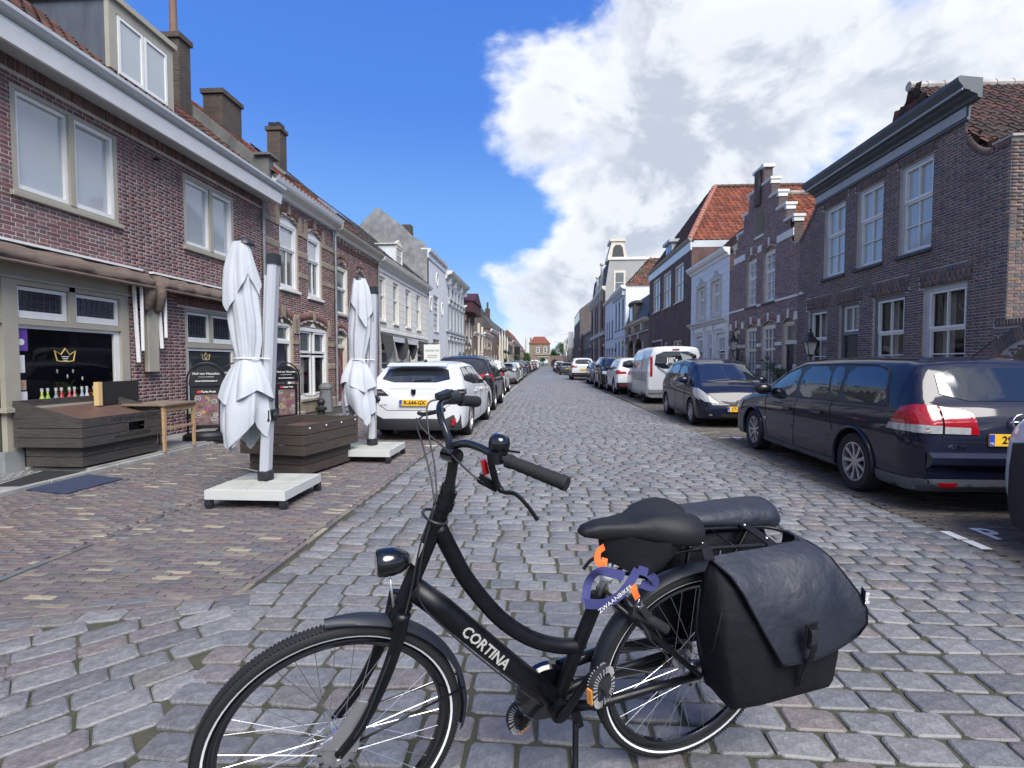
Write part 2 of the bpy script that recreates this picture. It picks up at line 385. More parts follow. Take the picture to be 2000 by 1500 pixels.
while y < NEAR:
 rh = 0.155 * rg.uniform(0.93, 1.07)
 xl = -1.9 + max(0, (3.15 - y)) * 0.25 if y < 3.15 else -1.9
 xr = redge(y); x = xl + rg.uniform(-.05, .0)
 # border stones along both edges, laid lengthwise
 while x < xr:
  L_ = rg.uniform(0.185, 0.25)
  if x + L_ > xr - .1: L_ = xr - x
  if L_ > .05: addstone(x + L_ / 2, y + rh / 2 + 0.012 * math.sin(x * 1.7 + y), 0, (L_ - 0.016) / 0.2, (rh - 0.011) / 0.14)
  x += L_
 y += rh
# diagonal field at the side-street corner (stones at 45 degrees)
ca, sa = math.cos(R(45)), math.sin(R(45))
def in_diag(x, y):
 if y > 3.16 + (x + 1.9) * 0.28 - 0.165: return False
 return x < -1.86 + max(0, 3.15 - y) * 0.25 and x > -6.2 and y > 0.6
v = -6.0
while v < 6:
 rh = 0.165 * rg.uniform(0.94, 1.06); u = -6 + rg.uniform(0, .2)
 while u < 6:
  L_ = rg.uniform(0.2, 0.29); uu, vv = u + L_ / 2, v + rh / 2
  X, Y = uu * ca - vv * sa, uu * sa + vv * ca
  if in_diag(X, Y): addstone(X, Y, R(45), (L_ - 0.006) / 0.2, (rh - 0.008) / 0.14)
  u += L_
 v += rh
xx = -6.2
while xx < -1.95:
 L_ = rg.uniform(.2, .27); addstone(xx + L_ / 2, 3.155 + (xx + L_ / 2 + 1.9) * .28 - .075, R(15.6), (L_ * 1.03 - .012) / .2, .145 / .14); xx += L_ * .963
pieces(road, 'cobblestone', COB, items, M_stone, keep=300, rest='cobblestone_field', palette=PAL_C, smooth=False)
# clinkers
def clk_t(hx, hy, seed):
 rg_ = np.random.default_rng(seed); j = 0.003
 o = [(-hx, -hy), (hx, -hy), (hx, hy), (-hx, hy)]; o = [(x + rg_.uniform(-j, j), y + rg_.uniform(-j, j)) for x, y in o]
 vs = [(x, y, -.04) for x, y in o] + [(x, y, -.003) for x, y in o] + [(x - math.copysign(.004, x), y - math.copysign(.004, y), 0) for x, y in o]
 fs = [(r * 4 + i, r * 4 + (i + 1) % 4, r * 4 + 4 + (i + 1) % 4, r * 4 + 4 + i) for r in range(2) for i in range(4)] + [(8, 9, 10, 11)]
 return vs, fs
CLK = [clk_t(0.1, 0.035, s) for s in range(6)]
PAL_K = [(0.16, 0.135, 0.135), (0.14, 0.12, 0.125), (0.185, 0.16, 0.15), (0.12, 0.112, 0.122), (0.19, 0.14, 0.125), (0.32, 0.29, 0.22), (0.22, 0.195, 0.16), (0.155, 0.142, 0.13), (0.14, 0.15, 0.16)]
KW = [.22, .19, .15, .13, .04, .02, .06, .15, .04]
def clk_field(name, parent, x0, x1, y0, y1, test=None, pal=PAL_K, kw=KW, keep=300, along='X', row=0.056, ln=0.2, seed=5, zt=0.0):
 rg_ = np.random.default_rng(seed); it = []
 a0, a1, b0, b1 = (x0, x1, y0, y1) if along == 'X' else (y0, y1, x0, x1)
 b = b0; k = 0
 while b + row <= b1 + 1e-6:
  a = a0 - (k % 2) * ln / 2 - rg_.uniform(0, .03); k += 1
  while a < a1:
   s, e = max(a, a0), min(a + ln, a1)
   if e - s > 0.05:
    cx_, cy_ = (s + e) / 2, b + row / 2
    X, Y = (cx_, cy_) if along == 'X' else (cy_, cx_)
    if test is None or test(X, Y):
     it.append((int(rg_.integers(6)), mtx(X, Y, zt + rg_.uniform(-.004, .003), (0 if along == 'X' else PI / 2) + rg_.normal(0, .008), ((e - s - .008) / .2, (row - .009) / .07, 1), rx=rg_.normal(0, .02), ry=rg_.normal(0, .01)), int(rg_.choice(len(pal), p=kw))))
   a += ln
  b += row
 return it
pav = sheet('pavement', [(-7.1, 2.0), (-5.2, 2.4), (-3.2, 2.8), (-1.95, 3.14), (-1.9, 24), (-7.1, 24)], -0.018, M_joint_dark)
lim = lambda X, Y: Y > 3.2 + (X + 1.9) * 0.28
it = clk_field('k', pav, -3.72, -2.02, 2.5, 22, lim, seed=11)
it += clk_field('k', pav, -5.33, -3.80, 2.2, 22, lim, seed=12)
it += clk_field('k', pav, -3.80, -3.72, 2.7, 22, lim, along='Y', seed=13)
it += clk_field('k', pav, -2.02, -1.945, 3.2, 22, None, along='Y', seed=14)
it += clk_field('k', pav, -5.41, -5.33, 2.2, 22, lim, along='Y', seed=15)
it += clk_field('k', pav, -6.06, -5.41, 3.0, 22, None, seed=16)
# a row of bricks on edge follows the slanting border with the cobbles
rgk = np.random.default_rng(8); xx = -5.6
while xx < -1.98:
 for kk in range(2):
  it.append((int(rgk.integers(6)), mtx(xx, 3.155 + (xx + 1.9) * .28 + 0.036 + (0.075 * kk), rgk.uniform(-.003, .003), R(15.6), (.96, .92, 1)), int(rgk.choice(9, p=KW))))
 xx += 0.19
pieces(pav, 'paving_brick', CLK, it, M_clinker, keep=300, rest='paving_brick_field', palette=PAL_K)
sheet('pavement', [(-7.1, 24), (-1.9, 24), (-1.7, 206), (-7.1, 206)], -0.004, M_farclk)
# parking lane on the right
park = sheet('parking_lane', [(3.62, 0.5), (8, 0.5), (8, 40), (2.85, 40), (3.15, 18), (3.3, 12)], -0.02, M_joint_dark)
PAL_P = [(0.13, 0.115, 0.10), (0.11, 0.10, 0.09), (0.15, 0.13, 0.115), (0.12, 0.117, 0.09), (0.16, 0.14, 0.12), (0.24, 0.22, 0.18)]
itp = clk_field('k', park, 3.2, 5.72, 3.2, 22, lambda X, Y: X > redge(Y) + .03 + (0.0), pal=PAL_P, kw=[.25, .22, .18, .2, .12, .03], seed=21)
pieces(park, 'paving_brick', CLK, itp, M_clinker, keep=300, rest='paving_brick_field', palette=PAL_P)
sheet('parking_lane', [(2.85, 40), (8, 40), (8, 206), (2.0, 206), (2.25, 110)], -0.006, M_farclk)
sheet('parking_lane', [(3.1, 22.01), (5.75, 22.01), (5.75, 40), (2.82, 40)], -0.005, M_farclk)
# pavement on the right, a low step above the parking lane
M_conc = mat('grey_concrete', (0.33, 0.33, 0.31), 0.85, var=0.35, vs=4, bump=0.3, bs=90)
b = MB(); b.box(5.75, 8.0, 1, 206, -0.08, 0.10); b.box(5.63, 5.745, 1, 206, -0.08, 0.105, 1)
struct(b.build('pavement', [M_farclk, M_conc]))
# step along the left houses
b = MB()
for k in range(5): b.box(-7.08, -6.14, 6.62 + k * 1.35, 6.62 + (k + 1) * 1.35 - 0.008, -0.06, 0.075 - 0.001 * (k % 2))
b.box(-7.08, -6.14, 2.2, 6.60, -.06, .03)
struct(b.build('pavement', M_conc, bevel=0.008))
b = MB(); y = 3.0
while y < 13.2: b.box(-6.13, -6.065, y, y + 0.99, -0.06, 0.055); y += 1.0
struct(b.build('kerb', M_conc, bevel=0.01))
# painted marks
M_paint = mat('white_paint', (0.75, 0.75, 0.72), 0.7, var=0.2, vs=20)
def letterP(x, y, s, label):
 cu = bpy.data.curves.new('P', 'FONT'); cu.body = 'P'; cu.size = s; cu.extrude = 0.001; cu.offset = s * 0.02
 o = bpy.data.objects.new('P', cu); col.objects.link(o); dg = bpy.context.evaluated_depsgraph_get(); me = bpy.data.meshes.new_from_object(o.evaluated_get(dg)); bpy.data.objects.remove(o)
 me.materials.clear(); me.materials.append(M_paint); me.transform(Matrix.Diagonal((0.8, 1.0, 1, 1)))
 o = bpy.data.objects.new('painted_letter', me); o.location = (x, y, 0.006); link(o); tag(o, label, 'road marking'); return o
letterP(3.80, 4.62, 0.42, 'white letter P painted on dark parking bricks beside the near white car')
letterP(3.74, 10.4, 0.42, 'white letter P painted on parking bricks in front of the dark blue hatchback')
def dash(x, y, w_, l_, label):
 b = MB(); b.box(x, x + w_, y, y + l_, 0.001, 0.006); tag(b.build('painted_mark', M_paint), label, 'road marking')
dash(3.495, 4.60, .085, .21, 'white painted brick at the cobble edge, farther of the pair near the letter P')
dash(3.50, 4.37, .085, .2, 'white painted brick at the cobble edge, nearer of the pair near the letter P')
dash(3.46, 10.58, .2, .05, 'short white dash at the cobble edge in front of the dark blue hatchback')
dash(-2.14, 9.2, .2, .05, 'short white dash on the bricks behind the white car on the left')
# long thin line stones seen beside the far left parking bays
b = MB()
for (xa, ya, xb, yb) in ((-1.76, 20.6, -1.87, 34.7),):
 n = 40
 for i in range(n):
  t0, t1 = i / n, (i + .96) / n; b.bar((xa + (xb - xa) * t0, ya + (yb - ya) * t0, 0.0), (xa + (xb - xa) * t1, ya + (yb - ya) * t1, 0.0), 0.1, 0.02)
struct(b.build('kerb', M_conc))
# mats at the shop door
M_blue_mat = mat('blue_mat', (0.035, 0.05, 0.105), 0.95, var=0.35, vs=9, bump=0.9, bs=300)
M_black_rub = mat('black_rubber', (0.02, 0.02, 0.022), 0.8, var=0.3, vs=8)
b = MB(); b.prism([(-6.20, 5.72, 0.004), (-5.43, 5.53, 0.004), (-5.40, 6.31, 0.004), (-6.28, 6.60, 0.004)], (0, 0, 0.012)); o = b.build('door_mat', M_blue_mat, bevel=.003)
tag(o, 'flat dark blue textile mat lying on the paving in front of the shop door', 'mat')
b = MB(); b.prism([(-6.50, 5.72, 0.034), (-6.20, 5.76, 0.034), (-6.20, 6.55, 0.034), (-6.74, 6.58, 0.034)], (0, 0, 0.01)); o = b.build('door_mat', M_black_rub, bevel=.002)
tag(o, 'black worn rubber mat between the metal tread plate and the blue mat', 'mat')
M_steel = mat('steel', (0.4, 0.4, 0.4), 0.45, metal=.8)
t = thing('tread_plate', 'grey studded metal tread plate on the ground at the shop entrance', 'metal plate')
b = MB(); b.prism([(-7.06, 5.3, 0.031), (-6.52, 5.3, 0.031), (-6.76, 6.60, 0.031), (-7.06, 6.60, 0.031)], (0, 0, 0.008)); b.build('plate', M_steel, t)
b = MB()
for i in range(9):
 for j in range(18):
  x_, y_ = -7.03 + i * .058 + (j % 2) * .029, 5.35 + j * .07
  if x_ < -6.56 - (y_ - 5.3) * .15: b.obox((x_, y_, .041), (1, .6 * (1 if (i + j) % 2 else -1), 0), (-.6 * (1 if (i + j) % 2 else -1), 1, 0), (0, 0, 1), .017, .006, .003)
b.build('stud', M_steel, t)['kind'] = 'stuff'
# ------------------------------------------------------------------ houses: helpers
def brickmat(name, c1, c2, mortar, bw=0.22, bh=0.0615, rough=0.8, var=0.45):
 m = bpy.data.materials.new(name); MATS[name] = m; m.use_nodes = True; nt = m.node_tree; N = nt.nodes; L = nt.links; b = N['Principled BSDF']
 tc = N.new('ShaderNodeTexCoord'); sp = N.new('ShaderNodeSeparateXYZ'); L.new(tc.outputs['Object'], sp.inputs[0])
 ad = N.new('ShaderNodeMath'); L.new(sp.outputs[0], ad.inputs[0]); L.new(sp.outputs[1], ad.inputs[1]); cb = N.new('ShaderNodeCombineXYZ')
 L.new(ad.outputs[0], cb.inputs[0]); L.new(sp.outputs[2], cb.inputs[1])
 br = N.new('ShaderNodeTexBrick'); L.new(cb.outputs[0], br.inputs['Vector']); br.inputs['Scale'].default_value = 1
 br.inputs['Brick Width'].default_value = bw; br.inputs['Row Height'].default_value = bh; br.inputs['Mortar Size'].default_value = 0.008
 for k, v in (('Color1', c1), ('Color2', c2), ('Mortar', mortar)): br.inputs[k].default_value = v + (1,)
 n = N.new('ShaderNodeTexNoise'); n.inputs['Scale'].default_value = 1.1; n.inputs['Detail'].default_value = 9; n.inputs['Roughness'].default_value = .65; L.new(tc.outputs['Object'], n.inputs['Vector'])
 rp = N.new('ShaderNodeMapRange'); L.new(n.outputs[0], rp.inputs[0]); rp.inputs[1].default_value = .3; rp.inputs[2].default_value = .7; rp.inputs[3].default_value = 1 - var; rp.inputs[4].default_value = 1.15
 mx = N.new('ShaderNodeMix'); mx.data_type = 'RGBA'; mx.blend_type = 'MULTIPLY'; mx.inputs[0].default_value = 1; L.new(br.outputs[0], mx.inputs[6]); L.new(rp.outputs[0], mx.inputs[7])
 L.new(mx.outputs[2], b.inputs['Base Color']); b.inputs['Roughness'].default_value = rough
 bp = N.new('ShaderNodeBump'); bp.inputs['Strength'].default_value = .5; bp.inputs['Distance'].default_value = .01; bp.invert = True; L.new(br.outputs['Fac'], bp.inputs['Height']); L.new(bp.outputs[0], b.inputs['Normal'])
 return m
M_brick = mat('brick', (.2, .1, .09), 0.82, var=.35, vs=14, vcol=True, bump=.4, bs=90, spec=.25)
M_mortar = mat('mortar', (.62, .57, .54), .9, var=.4, vs=1.5)
M_mortar2 = mat('grey_mortar', (.5, .47, .45), .9, var=.4, vs=1.5)
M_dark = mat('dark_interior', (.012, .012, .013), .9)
M_white = mat('white_woodwork', (.74, .75, .74), .35, var=.1, vs=3)
M_cream = mat('greige_woodwork', (.36, .34, .275), .45, var=.12, vs=3)
M_creamR = mat('cream_woodwork', (.62, .58, .49), .45, var=.1, vs=3)
M_slategrey = mat('slate_grey_paint', (.13, .15, .18), .4, var=.15, vs=3)
M_ltgrey = mat('light_grey_paint', (.45, .48, .5), .45, var=.12, vs=3)
M_stonesill = mat('weathered_stone', (.36, .33, .28), .85, var=.35, vs=5, bump=.3)
M_sand = mat('sandstone', (.33, .27, .2), .85, var=.3, vs=5, bump=.3)
M_zinc = mat('zinc', (.3, .32, .34), .5, metal=.4, var=.4, vs=5)
M_bluestone = mat('blue_stone', (.06, .065, .07), .6, var=.3, vs=5)
M_black = mat('black_paint', (.008, .009, .011), .4)
M_iron = mat('black_iron', (.015, .016, .018), .5, spec=.4)
G_dark = glassy('dark_glass', (.03, .035, .04), bump=.05)
G_net_refl = glassy('curtain_reflection_tone', (.36, .40, .43), .06, bump=.05)  # net curtain tone, base colour lightened to paint in cloud reflections
G_mid = glassy('dim_glass', (.1, .12, .125), .05, bump=.05)
G_clear = glassy('clear_glass', (.015, .018, .02), .02, alpha=.28)
M_curt = mat('curtain', (.42, .42, .40), .9, var=.25, vs=6)
PAL_L1 = [(0.208, 0.107, 0.104), (0.176, 0.094, 0.095), (0.240, 0.120, 0.112), (0.156, 0.094, 0.096), (0.202, 0.137, 0.130), (0.169, 0.127, 0.122), (0.260, 0.153, 0.140)]
PAL_R1 = [(0.168, 0.123, 0.119), (0.203, 0.140, 0.132), (0.140, 0.112, 0.115), (0.238, 0.168, 0.154), (0.182, 0.147, 0.140), (0.126, 0.118, 0.126), (0.217, 0.154, 0.126)]
PAL_R2 = [(0.266, 0.161, 0.161), (0.224, 0.140, 0.147), (0.308, 0.196, 0.189), (0.196, 0.133, 0.140), (0.252, 0.182, 0.182), (0.336, 0.217, 0.210)]
PAL_L2 = [(0.234, 0.120, 0.107), (0.195, 0.104, 0.096), (0.260, 0.137, 0.120), (0.163, 0.098, 0.091), (0.215, 0.137, 0.124), (0.273, 0.163, 0.137)]
def brick_t(ln, hh, seed, dep=.006):
 rg_ = np.random.default_rng(seed); j = .0018; o = [(-ln / 2, -hh / 2), (ln / 2, -hh / 2), (ln / 2, hh / 2), (-ln / 2, hh / 2)]
 o = [(a + rg_.uniform(-j, j), b + rg_.uniform(-j, j)) for a, b in o]     # template in local (u along y, z up), face toward +x
 vs = [(-dep, a, b) for a, b in o] + [(0, a, b) for a, b in o]
 return vs, [(0, 1, 5, 4), (1, 2, 6, 5), (2, 3, 7, 6), (3, 0, 4, 7), (4, 5, 6, 7)]
class House:
 def __init__(s, name, label, side, X, y0, y1, cat='house', group=None):
  s.sd = 1 if side == 'L' else -1; s.X = X; s.y0 = y0; s.y1 = y1; s.ym = (y0 + y1) / 2; s.side = side
  s.t = thing(name, label, cat, (X, s.ym, 0), group=group); s.items = []; s.holes = []
 def p(s, d, Y, z): return (s.sd * d, Y - s.ym, z)
 def box(s, mb, d0, d1, Y0, Y1, z0, z1, m=0):
  a, b = sorted((s.sd * d0, s.sd * d1)); mb.box(a, b, Y0 - s.ym, Y1 - s.ym, z0, z1, m); return mb
 def poly(s, mb, pts, m=0): mb.poly([s.p(*q) for q in pts], m); return mb
 def prism(s, mb, pts, dd, m=0): mb.prism([s.p(*q) for q in pts], (s.sd * dd, 0, 0), m); return mb
 def obox(s, name, m, d0, d1, Y0, Y1, z0, z1, parent=None, bevel=0.0):
  b = MB(); s.box(b, d0, d1, Y0, Y1, z0, z1); return b.build(name, m, parent or s.t, bevel=bevel)
 # front wall sheet with openings: holes = (Y0,Y1,z0,z1,rise)
 def wall(s, z0, z1, m, d=0.0, thick=.3, outline=None, name='wall', reveal=.14, mrev=None, holes=None, side0=8.0, side1=8.0, zside=None, topfn=None):
  hs = s.holes if holes is None else holes
  ys = sorted({s.y0, s.y1} | {h[0] for h in hs} | {h[1] for h in hs}); zs = sorted({z0, z1} | {h[2] for h in hs} | {h[3] for h in hs}); zs = [z for z in zs if z0 <= z <= z1]
  if topfn: ys = sorted(set(ys) | set(np.round(np.linspace(s.y0, s.y1, int((s.y1 - s.y0) / .06)), 4)))
  b = MB()
  for i in range(len(ys) - 1):
   for k in range(len(zs) - 1):
    ym, zm = (ys[i] + ys[i + 1]) / 2, (zs[k] + zs[k + 1]) / 2
    if any(h[0] < ym < h[1] and h[2] < zm < h[3] for h in hs): continue
    ta, tb = zs[k + 1], zs[k + 1]
    if topfn:
     e_ = 1e-4; ta, tb = min(ta, topfn(ys[i] + e_)), min(tb, topfn(ys[i + 1] - e_))
     if ta <= zs[k] and tb <= zs[k]: continue
     ta, tb = max(ta, zs[k]), max(tb, zs[k])
    s.poly(b, [(d, ys[i], zs[k]), (d, ys[i + 1], zs[k]), (d, ys[i + 1], tb), (d, ys[i], ta)])
  for h in hs:
   Y0, Y1, a, c = h[:4]; ri = h[4] if len(h) > 4 else 0; r = reveal
   if ri > 0:
    n = 8; pts = [(Y0 + (Y1 - Y0) * t / n, c - ri + ri * math.sin(PI * t / n) ** .8) for t in range(n + 1)]
    for t in range(n):
     (ya, za), (yb, zb) = pts[t], pts[t + 1]
     s.poly(b, [(d, ya, za), (d, yb, zb), (d, yb, c), (d, ya, c)]); s.poly(b, [(d, ya, za), (d, yb, zb), (d - r, yb, zb), (d - r, ya, za)], 1)
   else: s.poly(b, [(d, Y0, c), (d, Y1, c), (d - r, Y1, c), (d - r, Y0, c)], 1)
   zt = c - ri
   for Yq in (Y0, Y1): s.poly(b, [(d, Yq, a), (d - r, Yq, a), (d - r, Yq, zt), (d, Yq, zt)], 1)
   s.poly(b, [(d, Y0, a), (d, Y1, a), (d - r, Y1, a), (d - r, Y0, a)], 1)
  if outline: s.poly(b, [(d, Y, z) for Y, z in outline])
  zz = zside or z1
  zk = 5.2 if topfn else zz
  if side0: s.poly(b, [(d, s.y0, 0), (d - side0, s.y0, 0), (d - side0, s.y0, zz), (d, s.y0, zz)])
  if side1: s.poly(b, [(d, s.y1, 0), (d - side1, s.y1, 0), (d - side1, s.y1, zz), (d, s.y1, zz)])
  # back wall of the rooms
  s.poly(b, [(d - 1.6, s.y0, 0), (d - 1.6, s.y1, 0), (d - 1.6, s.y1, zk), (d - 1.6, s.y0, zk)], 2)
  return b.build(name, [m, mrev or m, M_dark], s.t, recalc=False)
 def bricks(s, z0, z1, course, ln, pal, spans=None, d=0.0022, bands=(), keep=300, seed=1, hd=None, extra=None, wts=None):
  rg_ = np.random.default_rng(seed); hs = s.holes; t = []
  N_ = 6
  hd = hd or ln / 2 - .002
  tm = [brick_t(ln, course - .011, i) for i in range(3)] + [brick_t(hd, course - .011, 9 + i) for i in range(3)] + [brick_t(.05, .2, 20 + i) for i in range(3)]
  z = z0; k = 0; joint = .011
  while z + course <= z1 + 1e-6:
   zc = z + course / 2
   if not any(a < zc < c for a, c in bands):
    sp_ = spans(zc) if spans else [(s.y0, s.y1)]
    for h in hs:
     if h[2] < zc < h[3]:
      ri = h[4] if len(h) > 4 else 0; a, c = h[0], h[1]
      if ri > 0 and zc > h[3] - ri:
       f = min(1, (zc - (h[3] - ri)) / ri); ph = math.asin(min(1, f ** 1.25)) / PI; a, c = h[0] + (h[1] - h[0]) * ph, h[1] - (h[1] - h[0]) * ph
      sp_ = [q for u, v_ in sp_ for q in ((u, min(v_, a)), (max(u, c), v_)) if q[1] - q[0] > .02]
    off = (k % 2) * (ln * .5 + hd * .5 + joint)
    per = ln + hd + 2 * joint; y_ = math.floor((s.y0 - off) / per) * per + off - s.y0 % per
    seqs = []
    yy = s.y0 - off
    while yy < s.y1: seqs.append((yy, ln, 0)); seqs.append((yy + ln + joint, hd, 1)); yy += per
    for a0_, l_, ty in seqs:
     a1_ = a0_ + l_
     for u, v_ in sp_:
      q0, q1 = max(a0_, u + .004), min(a1_, v_ - .004)
      if q1 - q0 > .018:
       t.append((ty * 3 + int(rg_.integers(3)), mtx(s.sd * (d + rg_.uniform(-.0006, .0006)), (q0 + q1) / 2 - s.ym, zc, 0, (s.sd, (q1 - q0) / l_, 1)), int(rg_.choice(len(pal), p=wts))))
   z += course; k += 1
  s.tm = tm; s.rg = rg_; s.items += t
 def soldier(s, Y0, Y1, z0, z1, pal, splay=0, rise=0, d=.0065, n=None, two=False, base=0):
  # a row of upright bricks over an opening; rise>0 follows a segmental arch
  n = n or max(3, int((Y1 - Y0) / .0615)); ym = (Y0 + Y1) / 2
  def in_(it):
   y_, z_ = it[1][1, 3] + s.ym, it[1][2, 3]
   if it[0] >= 6 or not Y0 < y_ < Y1: return False
   q = rise * (math.sin(PI * (y_ - Y0) / (Y1 - Y0)) ** .8) if rise else 0
   return z0 + q - .02 < z_ < z1 + q + .02
  s.items = [it for it in s.items if not in_(it)]
  for i in range(n):
   f = (i + .5) / n; y_ = Y0 + (Y1 - Y0) * f; ang = -(f - .5) * splay; zz = 0
   if rise > 0: zz = rise * (math.sin(PI * f) ** .8)
   parts = [(z0 + zz, z1 + zz)] if not two else ([(z0, z0 + (z1 - z0) * (.66 if i % 2 else .33)), (z0 + (z1 - z0) * (.66 if i % 2 else .33) + .008, z1)])
   for a, c in parts:
    s.items.append((6 + int(s.rg.integers(3)), mtx(s.sd * (d + s.rg.uniform(-.0005, .0005)), y_ - s.ym + ((a + c) / 2 - z0) * math.sin(-ang) , (a + c) / 2, 0, (s.sd, ((Y1 - Y0) / n - .01) / .05, (c - a) / .2), rx=ang), int(s.rg.integers(base, len(pal)))))
 def put_bricks(s, pal, keep=300, m=None):
  pw = np.eye(4); pw[:3, 3] = (s.X, s.ym, 0)
  pieces(s.t, 'brick', s.tm, s.items, m or M_brick, keep=keep, pw=pw, rest='brickwork', palette=pal)
 # a window: frame mesh with glazing bars, panes and sill as sub-parts
 def window(s, Y0, Y1, z0, z1, cells, mf=None, ms=None, mp=None, d=-.1, fw=.06, sw=.045, arch=0, sill=None, msill=None, name='window', proud=.0, gap=0.0, room=False, head=None, bar=.022, head_m=None, lbl=None):
  """cells: list of (fy0,fy1,fz0,fz1,cols,rows) sashes inside the outer frame, as fractions"""
  mf = mf or M_white; ms = ms or M_white; mp = mp or G_dark; b = MB(); ztop = z1 - arch
  dd0, dd1 = d - .05, d + .05
  # outer frame
  s.box(b, dd0, dd1, Y0, Y0 + fw, z0, ztop); s.box(b, dd0, dd1, Y1 - fw, Y1, z0, ztop); s.box(b, dd0, dd1, Y0 + fw, Y1 - fw, z0, z0 + fw * .8); s.box(b, dd0, dd1, Y0 + fw, Y1 - fw, ztop - fw, ztop)
  if arch > 0:
   n = 8; pts = [(d + .02, Y0 + (Y1 - Y0) * t / n, ztop + arch * math.sin(PI * t / n) ** .8) for t in range(n + 1)]
   s.prism(b, pts, -.05, 3 if head_m else 0)
  iy0, iy1, iz0, iz1 = Y0 + fw, Y1 - fw, z0 + fw * .8, ztop - fw; panes = []
  for ci, c in enumerate(cells):
   a0, a1 = iy0 + (iy1 - iy0) * c[0], iy0 + (iy1 - iy0) * c[1]; c0, c1 = iz0 + (iz1 - iz0) * c[2], iz0 + (iz1 - iz0) * c[3]
   e0, e1 = d - .035, d + .015 + (.022 if ci % 2 else 0) * (1 if proud == 0 else 0)
   if len(c) > 6 and c[6] == 'fixed': sw_ = .012
   else: sw_ = sw
   s.box(b, e0, e1, a0, a0 + sw_, c0, c1, 1); s.box(b, e0, e1, a1 - sw_, a1, c0, c1, 1); s.box(b, e0, e1, a0 + sw_, a1 - sw_, c0, c0 + sw_ * 1.2, 1); s.box(b, e0, e1, a0 + sw_, a1 - sw_, c1 - sw_, c1, 1)
   g0, g1, h0, h1 = a0 + sw_, a1 - sw_, c0 + sw_ * 1.2, c1 - sw_; nc, nr = c[4], c[5]
   for i in range(1, nc): yy = g0 + (g1 - g0) * i / nc; s.box(b, e0 + .012, e1 - .004, yy - bar / 2, yy + bar / 2, h0, h1, 1)
   for k in range(1, nr):
    zz = h0 + (h1 - h0) * k / nr
    for i in range(nc):
     u0 = g0 + (g1 - g0) * i / nc + (bar / 2 if i else 0); u1 = g0 + (g1 - g0) * (i + 1) / nc - (bar / 2 if i < nc - 1 else 0)
     s.box(b, e0 + .012, e1 - .004, u0, u1, zz - bar / 2, zz + bar / 2, 1)
   for i in range(nc):
    for k in range(nr):
     panes.append((g0 + (g1 - g0) * i / nc, g0 + (g1 - g0) * (i + 1) / nc, h0 + (h1 - h0) * k / nr, h0 + (h1 - h0) * (k + 1) / nr, e0 + .006, c[7] if len(c) > 7 else None))
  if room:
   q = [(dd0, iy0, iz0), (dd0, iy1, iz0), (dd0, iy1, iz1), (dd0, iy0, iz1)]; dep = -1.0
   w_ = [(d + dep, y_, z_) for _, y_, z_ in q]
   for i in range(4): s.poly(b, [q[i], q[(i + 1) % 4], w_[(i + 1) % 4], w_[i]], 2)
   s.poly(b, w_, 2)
  f = b.build(name, [mf, ms, M_dark, head_m or mf], s.t)
  if lbl: f['label'] = lbl
  for a0, a1, c0, c1, e, pm in panes:
   pb = MB(); s.poly(pb, [(e, a0, c0), (e, a1, c0), (e, a1, c1), (e, a0, c1)]); pb.build('pane', pm or mp, f)
  if sill:
   sb = MB(); s.box(sb, d, sill, Y0 - .05, Y1 + .05, z0 - .07, z0 - .002); sb.build('sill', msill or M_stonesill, f, bevel=.006)
  return f
 def door(s, Y0, Y1, z0, z1, zt, mf, md, d=-.12, fw=.07, panels=4, mt=None, arch=0, glass=None, head_m=None, cols=1):
  """door leaf up to zt, transom light above to z1"""
  b = MB(); ztop = z1 - arch
  s.box(b, d - .05, d + .05, Y0, Y0 + fw, z0, ztop); s.box(b, d - .05, d + .05, Y1 - fw, Y1, z0, ztop); s.box(b, d - .05, d + .05, Y0 + fw, Y1 - fw, ztop - fw, ztop)
  if arch > 0:
   n = 8; s.prism(b, [(d + .02, Y0 + (Y1 - Y0) * t / n, ztop + arch * math.sin(PI * t / n) ** .8) for t in range(n + 1)], -.05, 1)
  tr = None
  if zt < z1 - .15:
   s.box(b, d - .05, d + .055, Y0 + fw, Y1 - fw, zt, zt + .09)
  fr = b.build('door_frame', [mf, head_m or mf], s.t)
  if zt < z1 - .15:
   b2 = MB(); a0, a1, c0, c1 = Y0 + fw, Y1 - fw, zt + .09, ztop - fw; w_ = .045
   s.box(b2, d - .03, d + .02, a0, a0 + w_, c0, c1); s.box(b2, d - .03, d + .02, a1 - w_, a1, c0, c1); s.box(b2, d - .03, d + .02, a0 + w_, a1 - w_, c0, c0 + w_); s.box(b2, d - .03, d + .02, a0 + w_, a1 - w_, c1 - w_, c1)
   for i in range(1, cols): yy = a0 + (a1 - a0) * i / cols; s.box(b2, d - .025, d + .015, yy - .015, yy + .015, c0 + w_, c1 - w_)
   tw = b2.build('transom_window', mt or mf, s.t); pb = MB(); s.poly(pb, [(d - .02, a0 + .03, c0 + .03), (d - .02, a1 - .03, c0 + .03), (d - .02, a1 - .03, c1 - .03), (d - .02, a0 + .03, c1 - .03)]); pb.build('pane', glass or G_mid, tw)
  b3 = MB(); a0, a1 = Y0 + fw + .004, Y1 - fw - .004; zt2 = min(zt, ztop - fw) - .004
  s.box(b3, d - .04, d - .005, a0, a1, z0 + .01, zt2)
  dl = b3.build('door', md, s.t, bevel=.004)
  b4 = MB(); hh = (zt2 - z0 - .2) / panels
  for k in range(panels):
   c0 = z0 + .12 + k * hh; c1 = c0 + hh - .08
   for (u0, u1, v0, v1) in ((a0 + .1, a1 - .1, c0, c0 + .02), (a0 + .1, a1 - .1, c1 - .02, c1), (a0 + .1, a0 + .12, c0 + .02, c1 - .02), (a1 - .12, a1 - .1, c0 + .02, c1 - .02)): s.box(b4, d - .006, d + .008, u0, u1, v0, v1)
